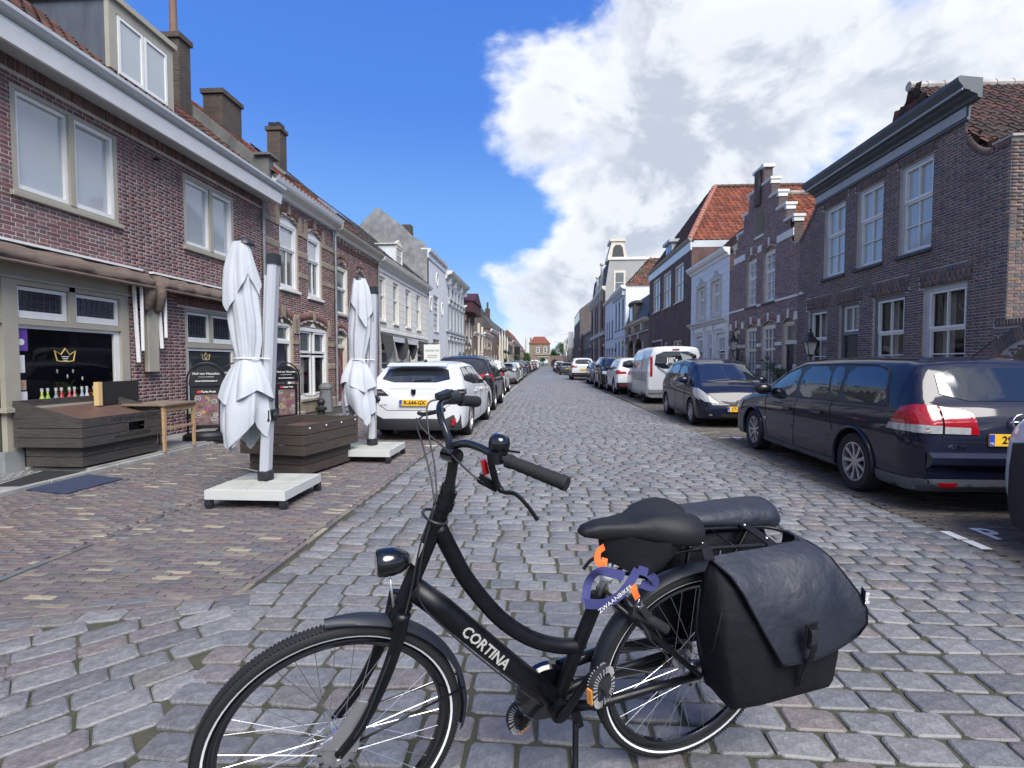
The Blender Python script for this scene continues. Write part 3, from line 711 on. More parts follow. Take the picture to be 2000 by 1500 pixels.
  b4.build('panel_moulding', md, dl)
  b5 = MB(); yk = a0 + .07 if s.side == 'L' else a1 - .07; b5.ell(s.p(d + .05, yk, z0 + 1.02), .028, 8, 6); b5.tube([s.p(d, yk, z0 + 1.02), s.p(d + .05, yk, z0 + 1.02)], .01, 6); b5.build('handle', M_steel, dl, smooth=True)
  return dl
# roof tiles (pantiles): template lies in x (across) / y (up the slope), z normal
def tile_t(w_, l_, seed, amp=.028):
 rg_ = np.random.default_rng(seed); n = 6; vs = []
 for r, (yy, zz) in enumerate(((0, .022), (l_ * 1.12, -.004))):
  for i in range(n + 1): f = i / n; vs.append(((f - .5) * w_ * 1.06, yy, zz + amp * math.sin(f * 2 * PI + .5) + rg_.uniform(-.001, .001)))
 for i in range(n + 1): f = i / n; vs.append(((f - .5) * w_ * 1.06, 0, .002 + amp * math.sin(f * 2 * PI + .5)))
 fs = [(i, i + 1, n + 2 + i, n + 1 + i) for i in range(n)] + [(2 * n + 2 + i, 2 * n + 3 + i, i + 1, i) for i in range(n)]
 return vs, fs
M_tile = mat('roof_tile', (.2, .07, .04), .75, var=.45, vs=9, vcol=True, bump=.3, bs=60, spec=.3)
PAL_RED = [(.22, .062, .035), (.26, .075, .04), (.18, .05, .03), (.29, .09, .05), (.15, .045, .03), (.24, .085, .055)]
PAL_OLD = [(.13, .055, .04), (.16, .065, .045), (.09, .045, .035), (.19, .085, .06), (.065, .045, .035), (.11, .07, .05)]
PAL_GREY = [(.085, .085, .09), (.06, .06, .065), (.11, .105, .1), (.045, .046, .05), (.12, .11, .095)]
PAL_BRN = [(.10, .05, .042), (.075, .042, .038), (.13, .062, .05), (.06, .045, .038), (.085, .06, .05)]
def tile_roof(house, O, U, Vv, tw=.21, tl=.3, pal=PAL_RED, keep=0, name='roof', clip=None, seed=3, under=M_dark, wts=None):
 """O origin (eave corner), U vector along the eave, Vv vector up the slope (local to house)"""
 O, U, Vv = Vector(O), Vector(U), Vector(Vv); lu, lv = U.length, Vv.length; u, v_ = U.normalized(), Vv.normalized(); n = u.cross(v_)
 if n.z < 0: O = O + U; U = -U; u = -u; n = u.cross(v_); clip0 = clip; clip = (lambda a, b: clip0(1 - a, b)) if clip0 else None
 b = MB()
 if clip is None: b.poly([O - n * .03, O + U - n * .03, O + U + Vv - n * .03, O + Vv - n * .03])
 else:
  st = 24
  for i in range(st):
   f = (i + .5) / st; xs = [a for a in np.linspace(0, 1, 120) if clip(a, f)]
   if xs: b.poly([O + U * min(xs) + Vv * (i / st) - n * .03, O + U * max(xs) + Vv * (i / st) - n * .03, O + U * max(xs) + Vv * ((i + 1) / st) - n * .03, O + U * min(xs) + Vv * ((i + 1) / st) - n * .03])
 r = b.build(name, under, house.t if house else None, recalc=False)
 rg_ = np.random.default_rng(seed); nu, nv = max(1, int(lu / tw)), max(1, int(lv / tl)); tw_, tl_ = lu / nu, lv / nv; it = []
 base = Matrix((u, v_, n)).transposed().to_4x4()
 for j in range(nv):
  for i in range(nu):
   a, c = (i + .5) / nu, j / nv
   if clip and not clip(a, c + .5 / nv): continue
   M_ = base.copy(); q = O + U * a + Vv * c + n * rg_.uniform(0, .006); M_.translation = q
   M_ = M_ @ Matrix.Rotation(rg_.normal(0, .012), 4, 'Z') @ Matrix.Diagonal((tw_ / tw, tl_ / tl, 1, 1)); it.append((int(rg_.integers(4)), np.array(M_), int(rg_.choice(len(pal), p=wts))))
 pw = np.eye(4)
 if house: pw[:3, 3] = (house.X, house.ym, 0)
 pieces(r, 'roof_tile', [tile_t(tw, tl, s_) for s_ in range(4)], it, M_tile, keep=keep, pw=pw, rest='roof_tile_field', palette=pal, smooth=False)
 return r
def ridge_tiles(parent, a, b_, pal_m, r=.1, step=.38, name='ridge_tile'):
 a, b_ = Vector(a), Vector(b_); L_ = (b_ - a).length; n = max(1, int(L_ / step)); d = (b_ - a) / n; mb = MB()
 for i in range(n):
  p0, p1 = a + d * i, a + d * (i + 1.08); mb.tube([p0, p1], [r * 1.08, r * .92], 10)
 o = mb.build(name, pal_m, parent); o['kind'] = 'stuff'; return o
def cornice(H, name, m, prof, Y0, Y1, mats=None, ret0=True, parent=None):
 """prof: list of (d,z) outline, extruded along the street"""
 b = MB(); pts = [H.p(d, Y0, z) for d, z in prof]; b.prism(pts, (0, Y1 - Y0, 0)); return b.build(name, m, parent or H.t)
def downpipe(H, Y, z0, z1, m=M_zinc, d=.07, r=.04):
 b = MB(); b.tube([H.p(d, Y, z0), H.p(d, Y, z1)], r, 8)
 for z in np.arange(z0 + .5, z1, 1.5): b.tube([H.p(d, Y, z), H.p(d, Y, z + .05)], r + .012, 8)
 return b.build('drainpipe', m, H.t, auto=40)
def curtains(H, parent, Y0, Y1, z0, z1, d, m, amp=.03, per=.11):
 b = MB(); n = int((Y1 - Y0) / .02) + 2; vs = []
 for i in range(n):
  y_ = Y0 + (Y1 - Y0) * i / (n - 1); dd = d + amp * math.sin(2 * PI * y_ / per + math.sin(y_ * 7)); vs += [H.p(dd, y_, z0), H.p(dd, y_, z1)]
 b.add(vs, [(2 * i, 2 * i + 2, 2 * i + 3, 2 * i + 1) for i in range(n - 1)]); return b.build('curtain', m, parent, smooth=True)
def wall_lantern(x, Y, z, side, label, grp='wall lanterns along the street', out=.75):
 sd = 1 if side == 'L' else -1; t = thing('wall_lantern', label, 'street lamp', (x, Y, z), group=grp)
 b = MB(); b.tube([(0, 0, -.35), (sd * .3 * out, 0, -.42), (sd * .8 * out, 0, -.35), (sd * out, 0, -.2), (sd * out, 0, -.05)], .018, 6); b.tube([(0, 0, -.5), (sd * .25, 0, -.44), (sd * .5 * out, 0, -.4)], .012, 6); b.box(-.02, .03, -.05, .05, -.6, -.2); b.build('bracket', M_iron, t, auto=40)
 b = MB(); c = (sd * out, 0, 0); k = 4
 ring = lambda r, z_: [(c[0] + r * math.cos(PI / 4 + i * PI / 2), c[1] + r * math.sin(PI / 4 + i * PI / 2), z_) for i in range(4)]
 b.loft([ring(.09, -.05), ring(.1, 0)]);
 for i in range(4): b.bar(ring(.1, 0)[i], ring(.19, .34)[i], .016, .016)
 b.loft([ring(.24, .34), ring(.22, .37), ring(.07, .52), ring(.09, .53), ring(.06, .6), ring(.02, .64)]); b.ell((c[0], c[1], .68), .035, 8, 6)
 hd = b.build('lantern_head', M_iron, t)
 b = MB(); b.loft([ring(.092, .005), ring(.178, .338)], cap=False); b.build('lantern_glass', glassy('lamp_glass', (.6, .6, .55), .1, alpha=.55), t)
 b = MB(); b.ell((c[0], c[1], .12), (.03, .03, .07), 8, 6); b.build('bulb', M_white, t, smooth=True)
 return t
# ------------------------------------------------------------------ LEFT ROW
# --- shop house (nearest)
H = House('shop_house', 'nearest brick shop house on the left with beige shopfront, rolled awnings and white gutter', 'L', -7.1, 1.2, 12.86)
H.holes = [(6.64, 8.37, 3.80, 5.24), (9.96, 11.61, 3.80, 5.21), (3.2, 8.50, 0.0, 2.98), (9.91, 11.61, .55, 2.58)]
H.holes += [(3.4, 5.4, 3.80, 5.24)]
H.wall(0, 5.66, M_mortar, mrev=M_mortar, side0=6, side1=0)
H.bricks(.12, 5.35, .0615, .205, PAL_L1, wts=[.24, .2, .16, .12, .12, .1, .06], bands=())
H.soldier(1.25, 12.83, 5.40, 5.62, PAL_L1, base=3)
for a, c, zz in ((6.6, 8.42, 5.25), (9.92, 11.65, 5.22)): pass
H.soldier(9.7, 11.8, 2.62, 2.86, PAL_L1)
H.put_bricks(PAL_L1)
for (a, c, z0, z1) in ((6.64, 8.37, 3.8, 5.24), (9.96, 11.61, 3.8, 5.21), (3.4, 5.4, 3.8, 5.24)):
 mid = .52
 H.window(a, c, z0, z1, [(0, mid - .02, 0, 1, 1, 1), (mid + .02, 1, 0, 1, 1, 1)], mf=M_cream, mp=G_net_refl, d=-.05, fw=.07, sw=.055, sill=.06, msill=M_cream)
 b = MB(); yc = a + .07 + (c - a - .14) * mid; H.box(b, -.1, .012, yc - .045, yc + .045, z0 + .05, z1 - .06); b.build('mullion', M_cream, H.t)
# cornice: soffit, white fascia, gutter
cornice(H, 'soffit', M_ltgrey, [(0.015, 5.56), (.42, 5.50), (.42, 5.60), (.015, 5.66)], 1.2, 12.9)
cornice(H, 'fascia', M_white, [(.42, 5.47), (.47, 5.47), (.49, 5.60), (.50, 5.66), (.50, 5.72), (.42, 5.72)], 1.2, 12.9)
cornice(H, 'gutter', M_ltgrey, [(.46, 5.722), (.56, 5.76), (.60, 5.82), (.60, 5.87), (.585, 5.87), (.57, 5.80), (.46, 5.75)], 1.2, 12.92)
# tiled roof
tile_roof(H, (.5, -5.1, 5.80), (0, 10.9, 0), (-4.6, 0, 3.75), pal=PAL_OLD, keep=300, tw=.22, tl=.31, seed=4)
# raised plastered verge between this roof and the next one
M_plast = mat('weathered_render', (.17, .17, .165), .9, c2=(.07, .075, .075), vs=1.6, bump=.3, bs=30)
b = MB(); H.prism(b, [(.12, 12.84, 5.9), (.12, 12.84, 6.72), (-.15, 12.84, 6.8), (-4.8, 12.84, 10.2), (-4.8, 12.84, 9.4)], 0); b = MB()
b.prism([H.p(d_, 12.78, z_) for d_, z_ in ((.22, 5.86), (.22, 6.62), (-.12, 6.66), (-4.6, 10.25), (-4.6, 9.3), (-.1, 5.86))], (0, .24, 0)); b.build('verge_wall', M_plast, H.t)
b = MB(); H.box(b, -.12, .3, 12.7, 13.2, 6.64, 6.70); b.build('verge_cap', M_plast, H.t)
b = MB(); b.prism([H.p(d_, 12.68, z_) for d_, z_ in ((.2, 5.92), (-4.5, 9.75), (-4.5, 9.87), (.2, 6.04))], (0, .095, 0)); b.build('lead_flashing', M_zinc, H.t)
# dormer
dm = []
FX = -.28; DY0, DY1 = 8.62, 10.15
b = MB(); H.box(b, FX - .08, FX, DY0, DY0 + .16, 6.52, 7.68); H.box(b, FX - .08, FX, DY1 - .16, DY1, 6.42, 7.68); H.box(b, FX - .08, FX, DY0 + .16, DY1 - .16, 7.5, 7.68); H.box(b, FX - .08, FX - .002, DY0 + .16, DY1 - .16, 6.42, 6.5)
H.box(b, FX - 2.3, FX + .06, DY0 - .05, DY1 + .05, 7.682, 7.78); drm = b.build('dormer', M_cream, H.t)
b = MB()
for yq in (DY0 + .02, DY1 - .06): b.prism([H.p(FX - .081, yq, 6.45), H.p(FX - .081, yq, 7.681), H.p(FX - 2.2, yq, 7.681)], (0, .04, 0))
b.build('dormer_cheek', mat('lead_sheet', (.13, .155, .19), .55, metal=.3, c2=(.07, .085, .11), vs=3, stretch=(1, 1, .25)), drm)
for k in range(2):
 a = DY0 + .18 + k * .6; b = MB(); c = a + .57
 for q in ((a, a + .05, 6.5, 7.48), (c - .05, c, 6.5, 7.48), (a + .05, c - .05, 6.5, 6.56), (a + .05, c - .05, 7.43, 7.48)): H.box(b, FX - .05, FX + .012, *q)
 fr_ = b.build('dormer_window', M_white, drm)
 b = MB(); H.poly(b, [(FX - .01, a + .04, 6.55), (FX - .01, c - .04, 6.55), (FX - .01, c - .04, 7.44), (FX - .01, a + .04, 7.44)]);
 o_ = b.build('dormer_pane', G_net_refl, drm)
# chimney with pipe (front of the verge)
def chimney(H, name, d0, d1, Y0, Y1, z0, z1, m, cap=True):
 b = MB(); H.box(b, d0, d1, Y0, Y1, z0, z1); c_ = b.build(name, m, H.t)
 if cap: b = MB(); H.box(b, d0 - .05, d1 + .05, Y0 - .05, Y1 + .05, z1 - .02, z1 + .1); b.build('chimney_cap', m, c_)
 return c_
M_chbrick = brickmat('chimney_brick', (.085, .06, .045), (.05, .038, .03), (.1, .09, .08))
ch = chimney(H, 'chimney', -2.3, -1.68, 12.3, 12.7, 6.9, 9.3, M_chbrick)
b = MB(); b.tube([H.p(-1.95, 12.5, 9.5), H.p(-1.95, 12.5, 10.7)], [.09, .075], 12); b.build('flue_pipe', mat('rusty_flue', (.2, .12, .09), .8, var=.3), ch, auto=40)
# shop front timber
b = MB()
H.box(b, -.1, .03, 3.2, 8.50, 2.66, 2.98)                 # fascia beam
H.box(b, -.1, .05, 3.2, 8.52, 2.62, 2.659)
for a, c in ((6.42, 6.62), (8.34, 8.50), (4.9, 5.1)): H.box(b, -.1, .02, a, c, .32, 2.618)
H.box(b, -.1, .015, 6.62, 8.34, 2.02, 2.10); H.box(b, -.1, .015, 7.40, 7.50, 2.10, 2.618); H.box(b, -.1, .015, 6.62, 8.34, 2.55, 2.618)
H.box(b, -.1, .1, 6.35, 8.52, .84, .9); H.box(b, -.1, .015, 5.1, 6.42, 2.02, 2.10)
sf = b.build('shopfront_frame', M_cream, H.t)
b = MB(); H.box(b, -.1, .04, 6.36, 6.62, 0.03, .318); H.box(b, -.1, .04, 4.9, 5.1, 0.03, .318); b.build('plinth', mat('grey_plinth', (.25, .27, .28), .8, var=.3), H.t)
b = MB(); H.box(b, -.14, -.02, 6.62, 8.5, .05, .84); b.build('stall_riser', brickmat('riser_brick', (.1, .06, .055), (.07, .045, .042), (.22, .2, .18)), H.t)
M_lead = mat('lead_came', (.09, .1, .12), .5, metal=.5)
G_lead = glassy('leaded_pane', (.022, .027, .035), .07)
def leaded(parent_name, H, a, c, z0, z1, mw=M_white):
 b = MB(); w_ = .05
 for q in ((a, a + w_, z0, z1), (c - w_, c, z0, z1), (a + w_, c - w_, z0, z0 + .1), (a + w_, c - w_, z1 - w_, z1)): H.box(b, -.08, -.03, *q)
 f = b.build(parent_name, mw, H.t); g0, g1, h0, h1 = a + w_, c - w_, z0 + .1, z1 - w_
 pb = MB(); H.poly(pb, [(-.06, g0, h0), (-.06, g1, h0), (-.06, g1, h1), (-.06, g0, h1)]); pb.build('pane', G_lead, f)
 lb = MB(); L_ = .006; n = 7
 for i in range(1, n): yy = g0 + (g1 - g0) * i / n; H.box(lb, -.058, -.052, yy - L_ / 2, yy + L_ / 2, h0, h1)
 zc = (h0 + h1) / 2
 for zz, y0_, y1_ in ((zc + .012, g0 + (g1 - g0) / n, g1 - (g1 - g0) / n), (zc - .012, g0 + (g1 - g0) / n, g1 - (g1 - g0) / n), (h1 - .035, g0, g1), (h0 + .035, g0, g1), (zc, g0, g0 + (g1 - g0) / n), (zc, g1 - (g1 - g0) / n, g1), (h1 - .06, g0, g0 + (g1 - g0) / n), (h0 + .06, g0, g0 + (g1 - g0) / n), (h1 - .06, g1 - (g1 - g0) / n, g1), (h0 + .06, g1 - (g1 - g0) / n, g1)): H.box(lb, -.0575, -.0515, y0_, y1_, zz - L_ / 2, zz + L_ / 2)
 ym = (g0 + g1) / 2
 for sg in (1, -1): lb.tube([H.p(-.053, ym - .07 + .14 * t / 6, zc + sg * (.035 + .02 * math.sin(PI * t / 6))) for t in range(7)], .004, 5)
 lb.build('lead_lattice', M_lead, f); return f
leaded('leaded_window', H, 6.63, 7.39, 2.11, 2.54); leaded('leaded_window', H, 7.51, 8.33, 2.11, 2.54)
# display window
b = MB(); a, c, z0, z1 = 6.62, 8.34, .9, 2.02
for q in ((a, a + .03, z0, z1), (c - .09, c, z0, z1), (a + .03, c - .09, z1 - .05, z1), (a + .03, c - .09, z0, z0 + .04)): H.box(b, -.08, -.03, *q)
dw = b.build('display_window', M_white, H.t); pb = MB(); H.poly(pb, [(-.055, a, z0), (-.055, c, z0), (-.055, c, z1), (-.055, a, z1)]); pb.build('pane', glassy('shop_glass', (.012, .014, .02), .02, alpha=.2), dw)
pb = MB(); H.poly(pb, [(-.055, 5.1, .3), (-.055, 6.42, .3), (-.055, 6.42, 2.6), (-.055, 5.1, 2.6)]); pb.build('shop_door_pane', G_dark, H.t)
b = MB(); H.box(b, -1.3, -.09, 6.62, 8.34, .82, .86); b.build('display_shelf', mat('dark_shelf', (.05, .045, .04), .6), H.t)
# gold crowns on the glass
M_gold = mat('gold_print', (.75, .55, .2), .4, metal=.3)
M_wprint = mat('white_print', (.75, .75, .72), .6)
def crown(H, Y, z, s, parent, d=-.045):
 b = MB(); pts = [(-1, .55), (-.78, -.55), (-.3, -.62), (.3, -.62), (.78, -.55), (1, .55), (.42, .12), (0, .8), (-.42, .12)]
 P = [H.p(d, Y + x * s, z + y_ * s * .8) for x, y_ in pts]; b.tube(P, s * .055, 5, closed=True)
 for k in range(3): H.box(b, d - .002, d + .002, Y - s * (.35 - .08 * k), Y + s * (.35 - .08 * k), z - s * (.1 + .16 * k), z - s * (.04 + .16 * k), 1)
 b.build('crown_emblem', [M_gold, M_wprint], parent)
crown(H, 7.36, 1.60, .17, dw)
# stickers on the display window's near edge
M_purple = mat('purple_print', (.12, .05, .3), .5); M_pink = mat('pink_print', (.5, .2, .25), .5); M_food = mat('food_print', (.3, .16, .08), .6, c2=(.5, .4, .3), vs=40)
for nm, a_, c_, z0, z1, mm in (('sticker', 6.64, 6.80, 1.66, 1.99, M_purple), ('sticker', 6.65, 6.75, 1.36, 1.6, M_wprint), ('sticker', 6.65, 6.76, 1.12, 1.26, M_food), ('sticker', 6.65, 6.77, .98, 1.1, M_wprint), ('sticker', 6.65, 6.75, .905, .965, M_pink)):
 b = MB(); H.box(b, -.052, -.047, a_, c_, z0, z1);
 b.build(nm, mm, dw)
b = MB(); b.lathe([(0, .005), (.045, .005), (.045, 0)], H.p(-.05, 6.71, 1.78), 'X', 14); b.build('sticker', M_wprint, dw)
# second shop window
b = MB()
H.box(b, -.1, .0, 9.91, 9.98, .55, 2.58); H.box(b, -.1, .0, 11.54, 11.61, .55, 2.58); H.box(b, -.1, .0, 9.98, 11.54, 2.52, 2.58); H.box(b, -.1, 0, 9.98, 11.54, 1.80, 1.90); H.box(b, -.1, 0, 10.70, 10.78, 1.90, 2.52); H.box(b, -.1, .06, 9.86, 11.66, .48, .548)
b.build('shopfront_frame', M_cream, H.t)
leaded('leaded_window', H, 9.99, 10.69, 1.91, 2.51); leaded('leaded_window', H, 10.79, 11.53, 1.91, 2.51)
b = MB(); a, c, z0, z1 = 9.99, 11.53, .56, 1.79
for q in ((a, a + .05, z0, z1), (c - .05, c, z0, z1), (a + .05, c - .05, z1 - .05, z1), (a + .05, c - .05, z0, z0 + .05)): H.box(b, -.08, -.03, *q)
dw2 = b.build('display_window', M_white, H.t); pb = MB(); H.poly(pb, [(-.055, a, z0), (-.055, c, z0), (-.055, c, z1), (-.055, a, z1)]); pb.build('pane', G_dark, dw2); crown(H, 10.6, 1.62, .13, dw2)
downpipe(H, 12.78, 0.1, 5.5)
b = MB(); b.tube([H.p(.0, 9.2, 5.19), H.p(.1, 9.2, 5.17)], .025, 8); b.build('wall_hook', M_iron, H.t)
# rolled awnings
M_awn = mat('brown_awning', (.17, .125, .10), .9, c2=(.095, .07, .058), vs=5, bump=.6, bs=14, stretch=(2, .5, 3))
def awning(Y0, Y1, label, arms):
 t = thing('awning', label, 'awning', (-7.1, (Y0 + Y1) / 2, 3.0), group='rolled brown awnings on the shop house'); w_ = (Y1 - Y0) / 2
 b = MB(); b.box(.005, .1, -w_, w_, .09, .125); b.build('wall_rail', M_white, t)
 b = MB(); rings = []; n = 40
 for i in range(n + 1):
  y_ = -w_ + 2 * w_ * i / n; sag = .03 * math.sin(i * .9) + .02 * math.sin(i * 2.1); r = []
  for (dx, dz) in ((.02, .06), (.14, .05), (.27, -.03), (.33, -.12), (.3, -.2), (.24, -.14), (.1, -.02), (.02, .0)): r.append((dx + sag * .3, y_, dz + sag * (dx * 2)))
  rings.append(r)
 b.loft(rings); b.build('fabric', M_awn, t, smooth=True)
 b = MB(); b.tube([(.3, -w_, -.2), (.3, w_, -.2)], .028, 8); b.build('front_bar', M_awn, t)
 b = MB()
 for (ya, dz) in arms: b.bar((.1, ya, -.12), (.14, ya + .02, -1.5 + dz), .035, .055); b.bar((.18, ya + .07, -.14), (.2, ya + .05, -1.3 + dz), .03, .045)
 b.build('folding_arm', M_white, t, bevel=.004)
 b = MB(); k = w_ * (1 if arms and arms[0][0] > 0 else -1)
 b.tube([(.12, k * .985, .02), (.2, k * .99, -.1), (.2, k, -.3), (.16, k, -.55), (.12, k, -.62)], [.05, .12, .11, .08, .02], 9); b.build('fabric_end', M_awn, t, smooth=True)
awning(3.0, 8.75, 'long rolled brown awning above the wide beige shop window', [(2.65, .0)])
awning(9.0, 12.0, 'shorter rolled brown awning above the narrow window right of the wall box', [(-1.42, .25)])
b = MB(); b.box(0.01, .1, -.13, .13, -.75, .75); o = b.build('crank_box', M_cream, None, bevel=.01); o.location = (-7.08, 8.93, 2.08); tag(o, 'tall slim beige box fixed to the brick wall between the two awnings', 'wall box')
# --- bottles and plants in the display window
BCOL = [('yellow', (.55, .6, .12)), ('lime', (.35, .6, .05)), ('pale grey', (.3, .32, .33)), ('red', (.6, .04, .06)), ('crimson', (.55, .05, .1)), ('pink', (.6, .25, .25)), ('light blue', (.4, .5, .65)), ('white', (.7, .72, .75)), ('bright green', (.4, .65, .08))]
for i, (cn, cc) in enumerate(BCOL):
 x, y_ = -7.19 - .02 * (i % 2), 7.02 + i * .108; pos = ['leftmost', 'second', 'third', 'fourth', 'fifth', 'sixth', 'seventh', 'eighth', 'rightmost'][i]
 t = thing('bottle', f'{cn} bottle with white cap, {pos} in the row behind the shop window', 'bottle', (x, y_, .862), group='bottles in the shop window'); t.scale = (1.0, 1.0, 1.3); q = 1.0 if i < 8 else .8
 b = MB(); b.lathe([(0, 0), (.052 * q, 0), (.055 * q, .02), (.045 * q, .06), (.02 * q, .12), (.014, .135), (.014, .17), (0, .17)], n=12); b.build('glass', mat('liquid_' + cn.replace(' ', '_'), cc, .15, coat=.5), t, smooth=True)
 b = MB(); b.lathe([(0, .168), (.018, .168), (.018, .205), (0, .205)], n=10); b.build('cap', M_white, t, smooth=False)
M_leaf = mat('leaf_green', (.05, .10, .03), .5, c2=(.02, .055, .015), vs=8)
M_leafd = mat('leaf_dark', (.028, .055, .02), .55, c2=(.012, .03, .012), vs=6)
M_pot = mat('white_pot', (.6, .6, .58), .5, var=.2)
M_potd = mat('dark_pot', (.03, .03, .032), .6)
M_red_leaf = mat('red_leaf', (.5, .04, .05), .5); M_petal = mat('white_petal', (.75, .78, .72), .5)
def leafset(mb, c, n, r, L_, W_, seed, up=.6, m=0, arc=.35):
 rg_ = np.random.default_rng(seed)
 for i in range(n):
  a = rg_.uniform(0, 2 * PI); e = rg_.uniform(.15, up * PI / 2); d = Vector((math.cos(a) * math.cos(e), math.sin(a) * math.cos(e), math.sin(e))); s = d.cross(Vector((0, 0, 1))).normalized()
  p0 = Vector(c) + d * rg_.uniform(0, r); l_ = L_ * rg_.uniform(.6, 1.2); p1 = p0 + d * l_ * .5; p2 = p0 + d * l_ - Vector((0, 0, l_ * arc)); w_ = W_ * rg_.uniform(.7, 1.2)
  mb.add([p0, p1 + s * w_, p2, p1 - s * w_], [(0, 1, 2, 3)], m)
t = thing('potted_plant', 'green plant with white flowers standing in the shop display window', 'plant', (-7.5, 7.75, .862))
b = MB(); b.lathe([(0, 0), (.08, 0), (.1, .14), (.09, .14), (0, .12)], n=12); b.build('pot', M_potd, t)
b = MB(); leafset(b, (0, 0, .13), 55, .05, .32, .018, 2, .9); b.build('foliage', M_leaf, t, recalc=False)
b = MB()
for (x_, y_, z_) in ((.05, -.05, .42), (0, .1, .5), (.08, .18, .38), (-.05, -.12, .5)): b.ell((x_, y_, z_), (.012, .014, .035), 6, 5)
b.build('flower', M_petal, t, smooth=True)
t = thing('potted_plant', 'red and green plant in the right corner of the shop display window', 'plant', (-7.35, 8.1, .862))
b = MB(); b.lathe([(0, 0), (.07, 0), (.085, .12), (.075, .12), (0, .1)], n=12); b.build('pot', M_potd, t)
b = MB(); leafset(b, (0, 0, .1), 34, .04, .2, .022, 5, .9); b.build('foliage', M_leafd, t, recalc=False)
b = MB(); leafset(b, (0, 0, .14), 16, .05, .17, .025, 6, .95); b.build('bract', M_red_leaf, t, recalc=False)
# --- second house: brick with sandstone bands
H = House('banded_house', 'red brick house with sandstone bands, arched white windows and dark blue door', 'L', -7.1, 12.88, 17.28)
H.holes = [(13.68, 14.72, 3.52, 5.52, .16), (15.33, 16.30, 3.47, 5.50, .16), (13.30, 14.33, .12, 2.74, .17), (14.74, 16.68, .42, 2.74, .20)]
H.wall(0, 5.98, M_mortar, mrev=M_sand, side0=.3, side1=0, outline=None)
BZ = [(5.15, 5.29), (4.56, 4.70), (3.96, 4.10), (2.02, 2.16), (1.30, 1.44)]
H.bricks(.36, 5.90, .0615, .205, PAL_L2, bands=BZ)
for (a, c, z, ri) in ((13.60, 14.80, 5.44, .16), (15.25, 16.38, 5.42, .16), (13.22, 14.41, 2.60, .17), (14.66, 16.76, 2.60, .20)): H.soldier(a, c, z, z + .24, PAL_L2, splay=.5, rise=ri, d=.0075)
H.put_bricks(PAL_L2)
b = MB()
for z0, z1 in BZ:
 sp_ = [(H.y0, H.y1)]
 for h in H.holes:
  if h[2] < (z0 + z1) / 2 < h[3]: sp_ = [q for u, v_ in sp_ for q in ((u, min(v_, h[0])), (max(u, h[1]), v_)) if q[1] - q[0] > .02]
 for u, v_ in sp_: H.box(b, 0, .022, u + .003, v_ - .003, z0, z1)
for (a, c, z, ri) in ((13.60, 14.80, 5.44, .16), (15.25, 16.38, 5.42, .16), (13.22, 14.41, 2.60, .17), (14.66, 16.76, 2.60, .20)):
 m_ = (a + c) / 2; H.prism(b, [(.0, m_ - .07, z + ri - .02), (.0, m_ + .07, z + ri - .02), (.0, m_ + .09, z + ri + .27), (.0, m_ - .09, z + ri + .27)], .035)
 for yy, sg in ((a, -1), (c, 1)): H.prism(b, [(0, yy - sg * .02, z - .28), (0, yy + sg * .14, z - .28), (0, yy + sg * .14, z + .12), (0, yy + sg * .05, z + .27), (0, yy - sg * .06, z + .1)], .03)
b.build('stone_band', M_sand, H.t)
b = MB(); H.box(b, 0, .045, H.y0, 13.28, .0, .34); H.box(b, 0, .045, 14.35, H.y1, 0, .34); b.build('plinth', M_sand, H.t, bevel=.01)
for (a, c, z0, z1) in ((13.68, 14.72, 3.52, 5.52), (15.33, 16.30, 3.47, 5.50)):
 H.window(a, c, z0, z1, [(0, 1, .0, .62, 2, 1, '', G_mid), (0, 1, .62, 1, 1, 1, '', G_net_refl)], d=-.09, fw=.1, sw=.05, arch=.16, sill=.07, msill=M_white)
f = H.window(14.74, 16.68, .42, 2.74, [(0, .46, 0, .63, 1, 1, '', G_clear), (.54, 1, 0, .63, 1, 1, '', G_clear), (0, .46, .66, 1, 1, 1, '', G_mid), (.54, 1, .66, 1, 1, 1, '', G_mid)], d=-.09, fw=.1, sw=.06, arch=.20, sill=.09, msill=M_stonesill, room=True, head_m=M_sand)
curtains(H, f, 14.9, 15.6, .5, 1.85, -.3, M_curt); curtains(H, f, 15.9, 16.1, .5, 1.85, -.3, M_curt)
b = MB(); ym = 15.71; H.prism(b, [(-.05, ym - .16, 2.57), (-.05, ym + .16, 2.57), (-.05, ym, 2.74)], .02); ym = 13.81; H.prism(b, [(-.05, ym - .06, 2.64), (-.05, ym, 2.55), (-.05, ym + .06, 2.64), (-.05, ym, 2.72)], .02); b.build('ornament', M_white, H.t)
M_navy = mat('navy_door', (.008, .013, .035), .25, coat=.4)
H.door(13.30, 14.33, .12, 2.74, 2.02, M_white, M_navy, arch=.17, panels=4, head_m=M_sand)
b = MB(); H.box(b, -.3, .3, 13.2, 14.4, 0, .118); b.build('doorstep', M_stonesill, H.t, bevel=.01)
cornice(H, 'gutter', M_white, [(0, 5.9), (.08, 5.92), (.10, 6.02), (.3, 6.06), (.34, 6.12), (.38, 6.24), (.36, 6.26), (0, 6.24)], 12.95, 17.3)
tile_roof(H, (.36, -2.2, 6.2), (0, 4.45, 0), (-4.3, 0, 3.45), pal=PAL_RED, keep=0, seed=9)
chimney(H, 'chimney', -2.25, -1.7, 14.0, 14.9, 7.2, 8.85, M_chbrick)
b = MB(); H.obox if False else None
b = MB();
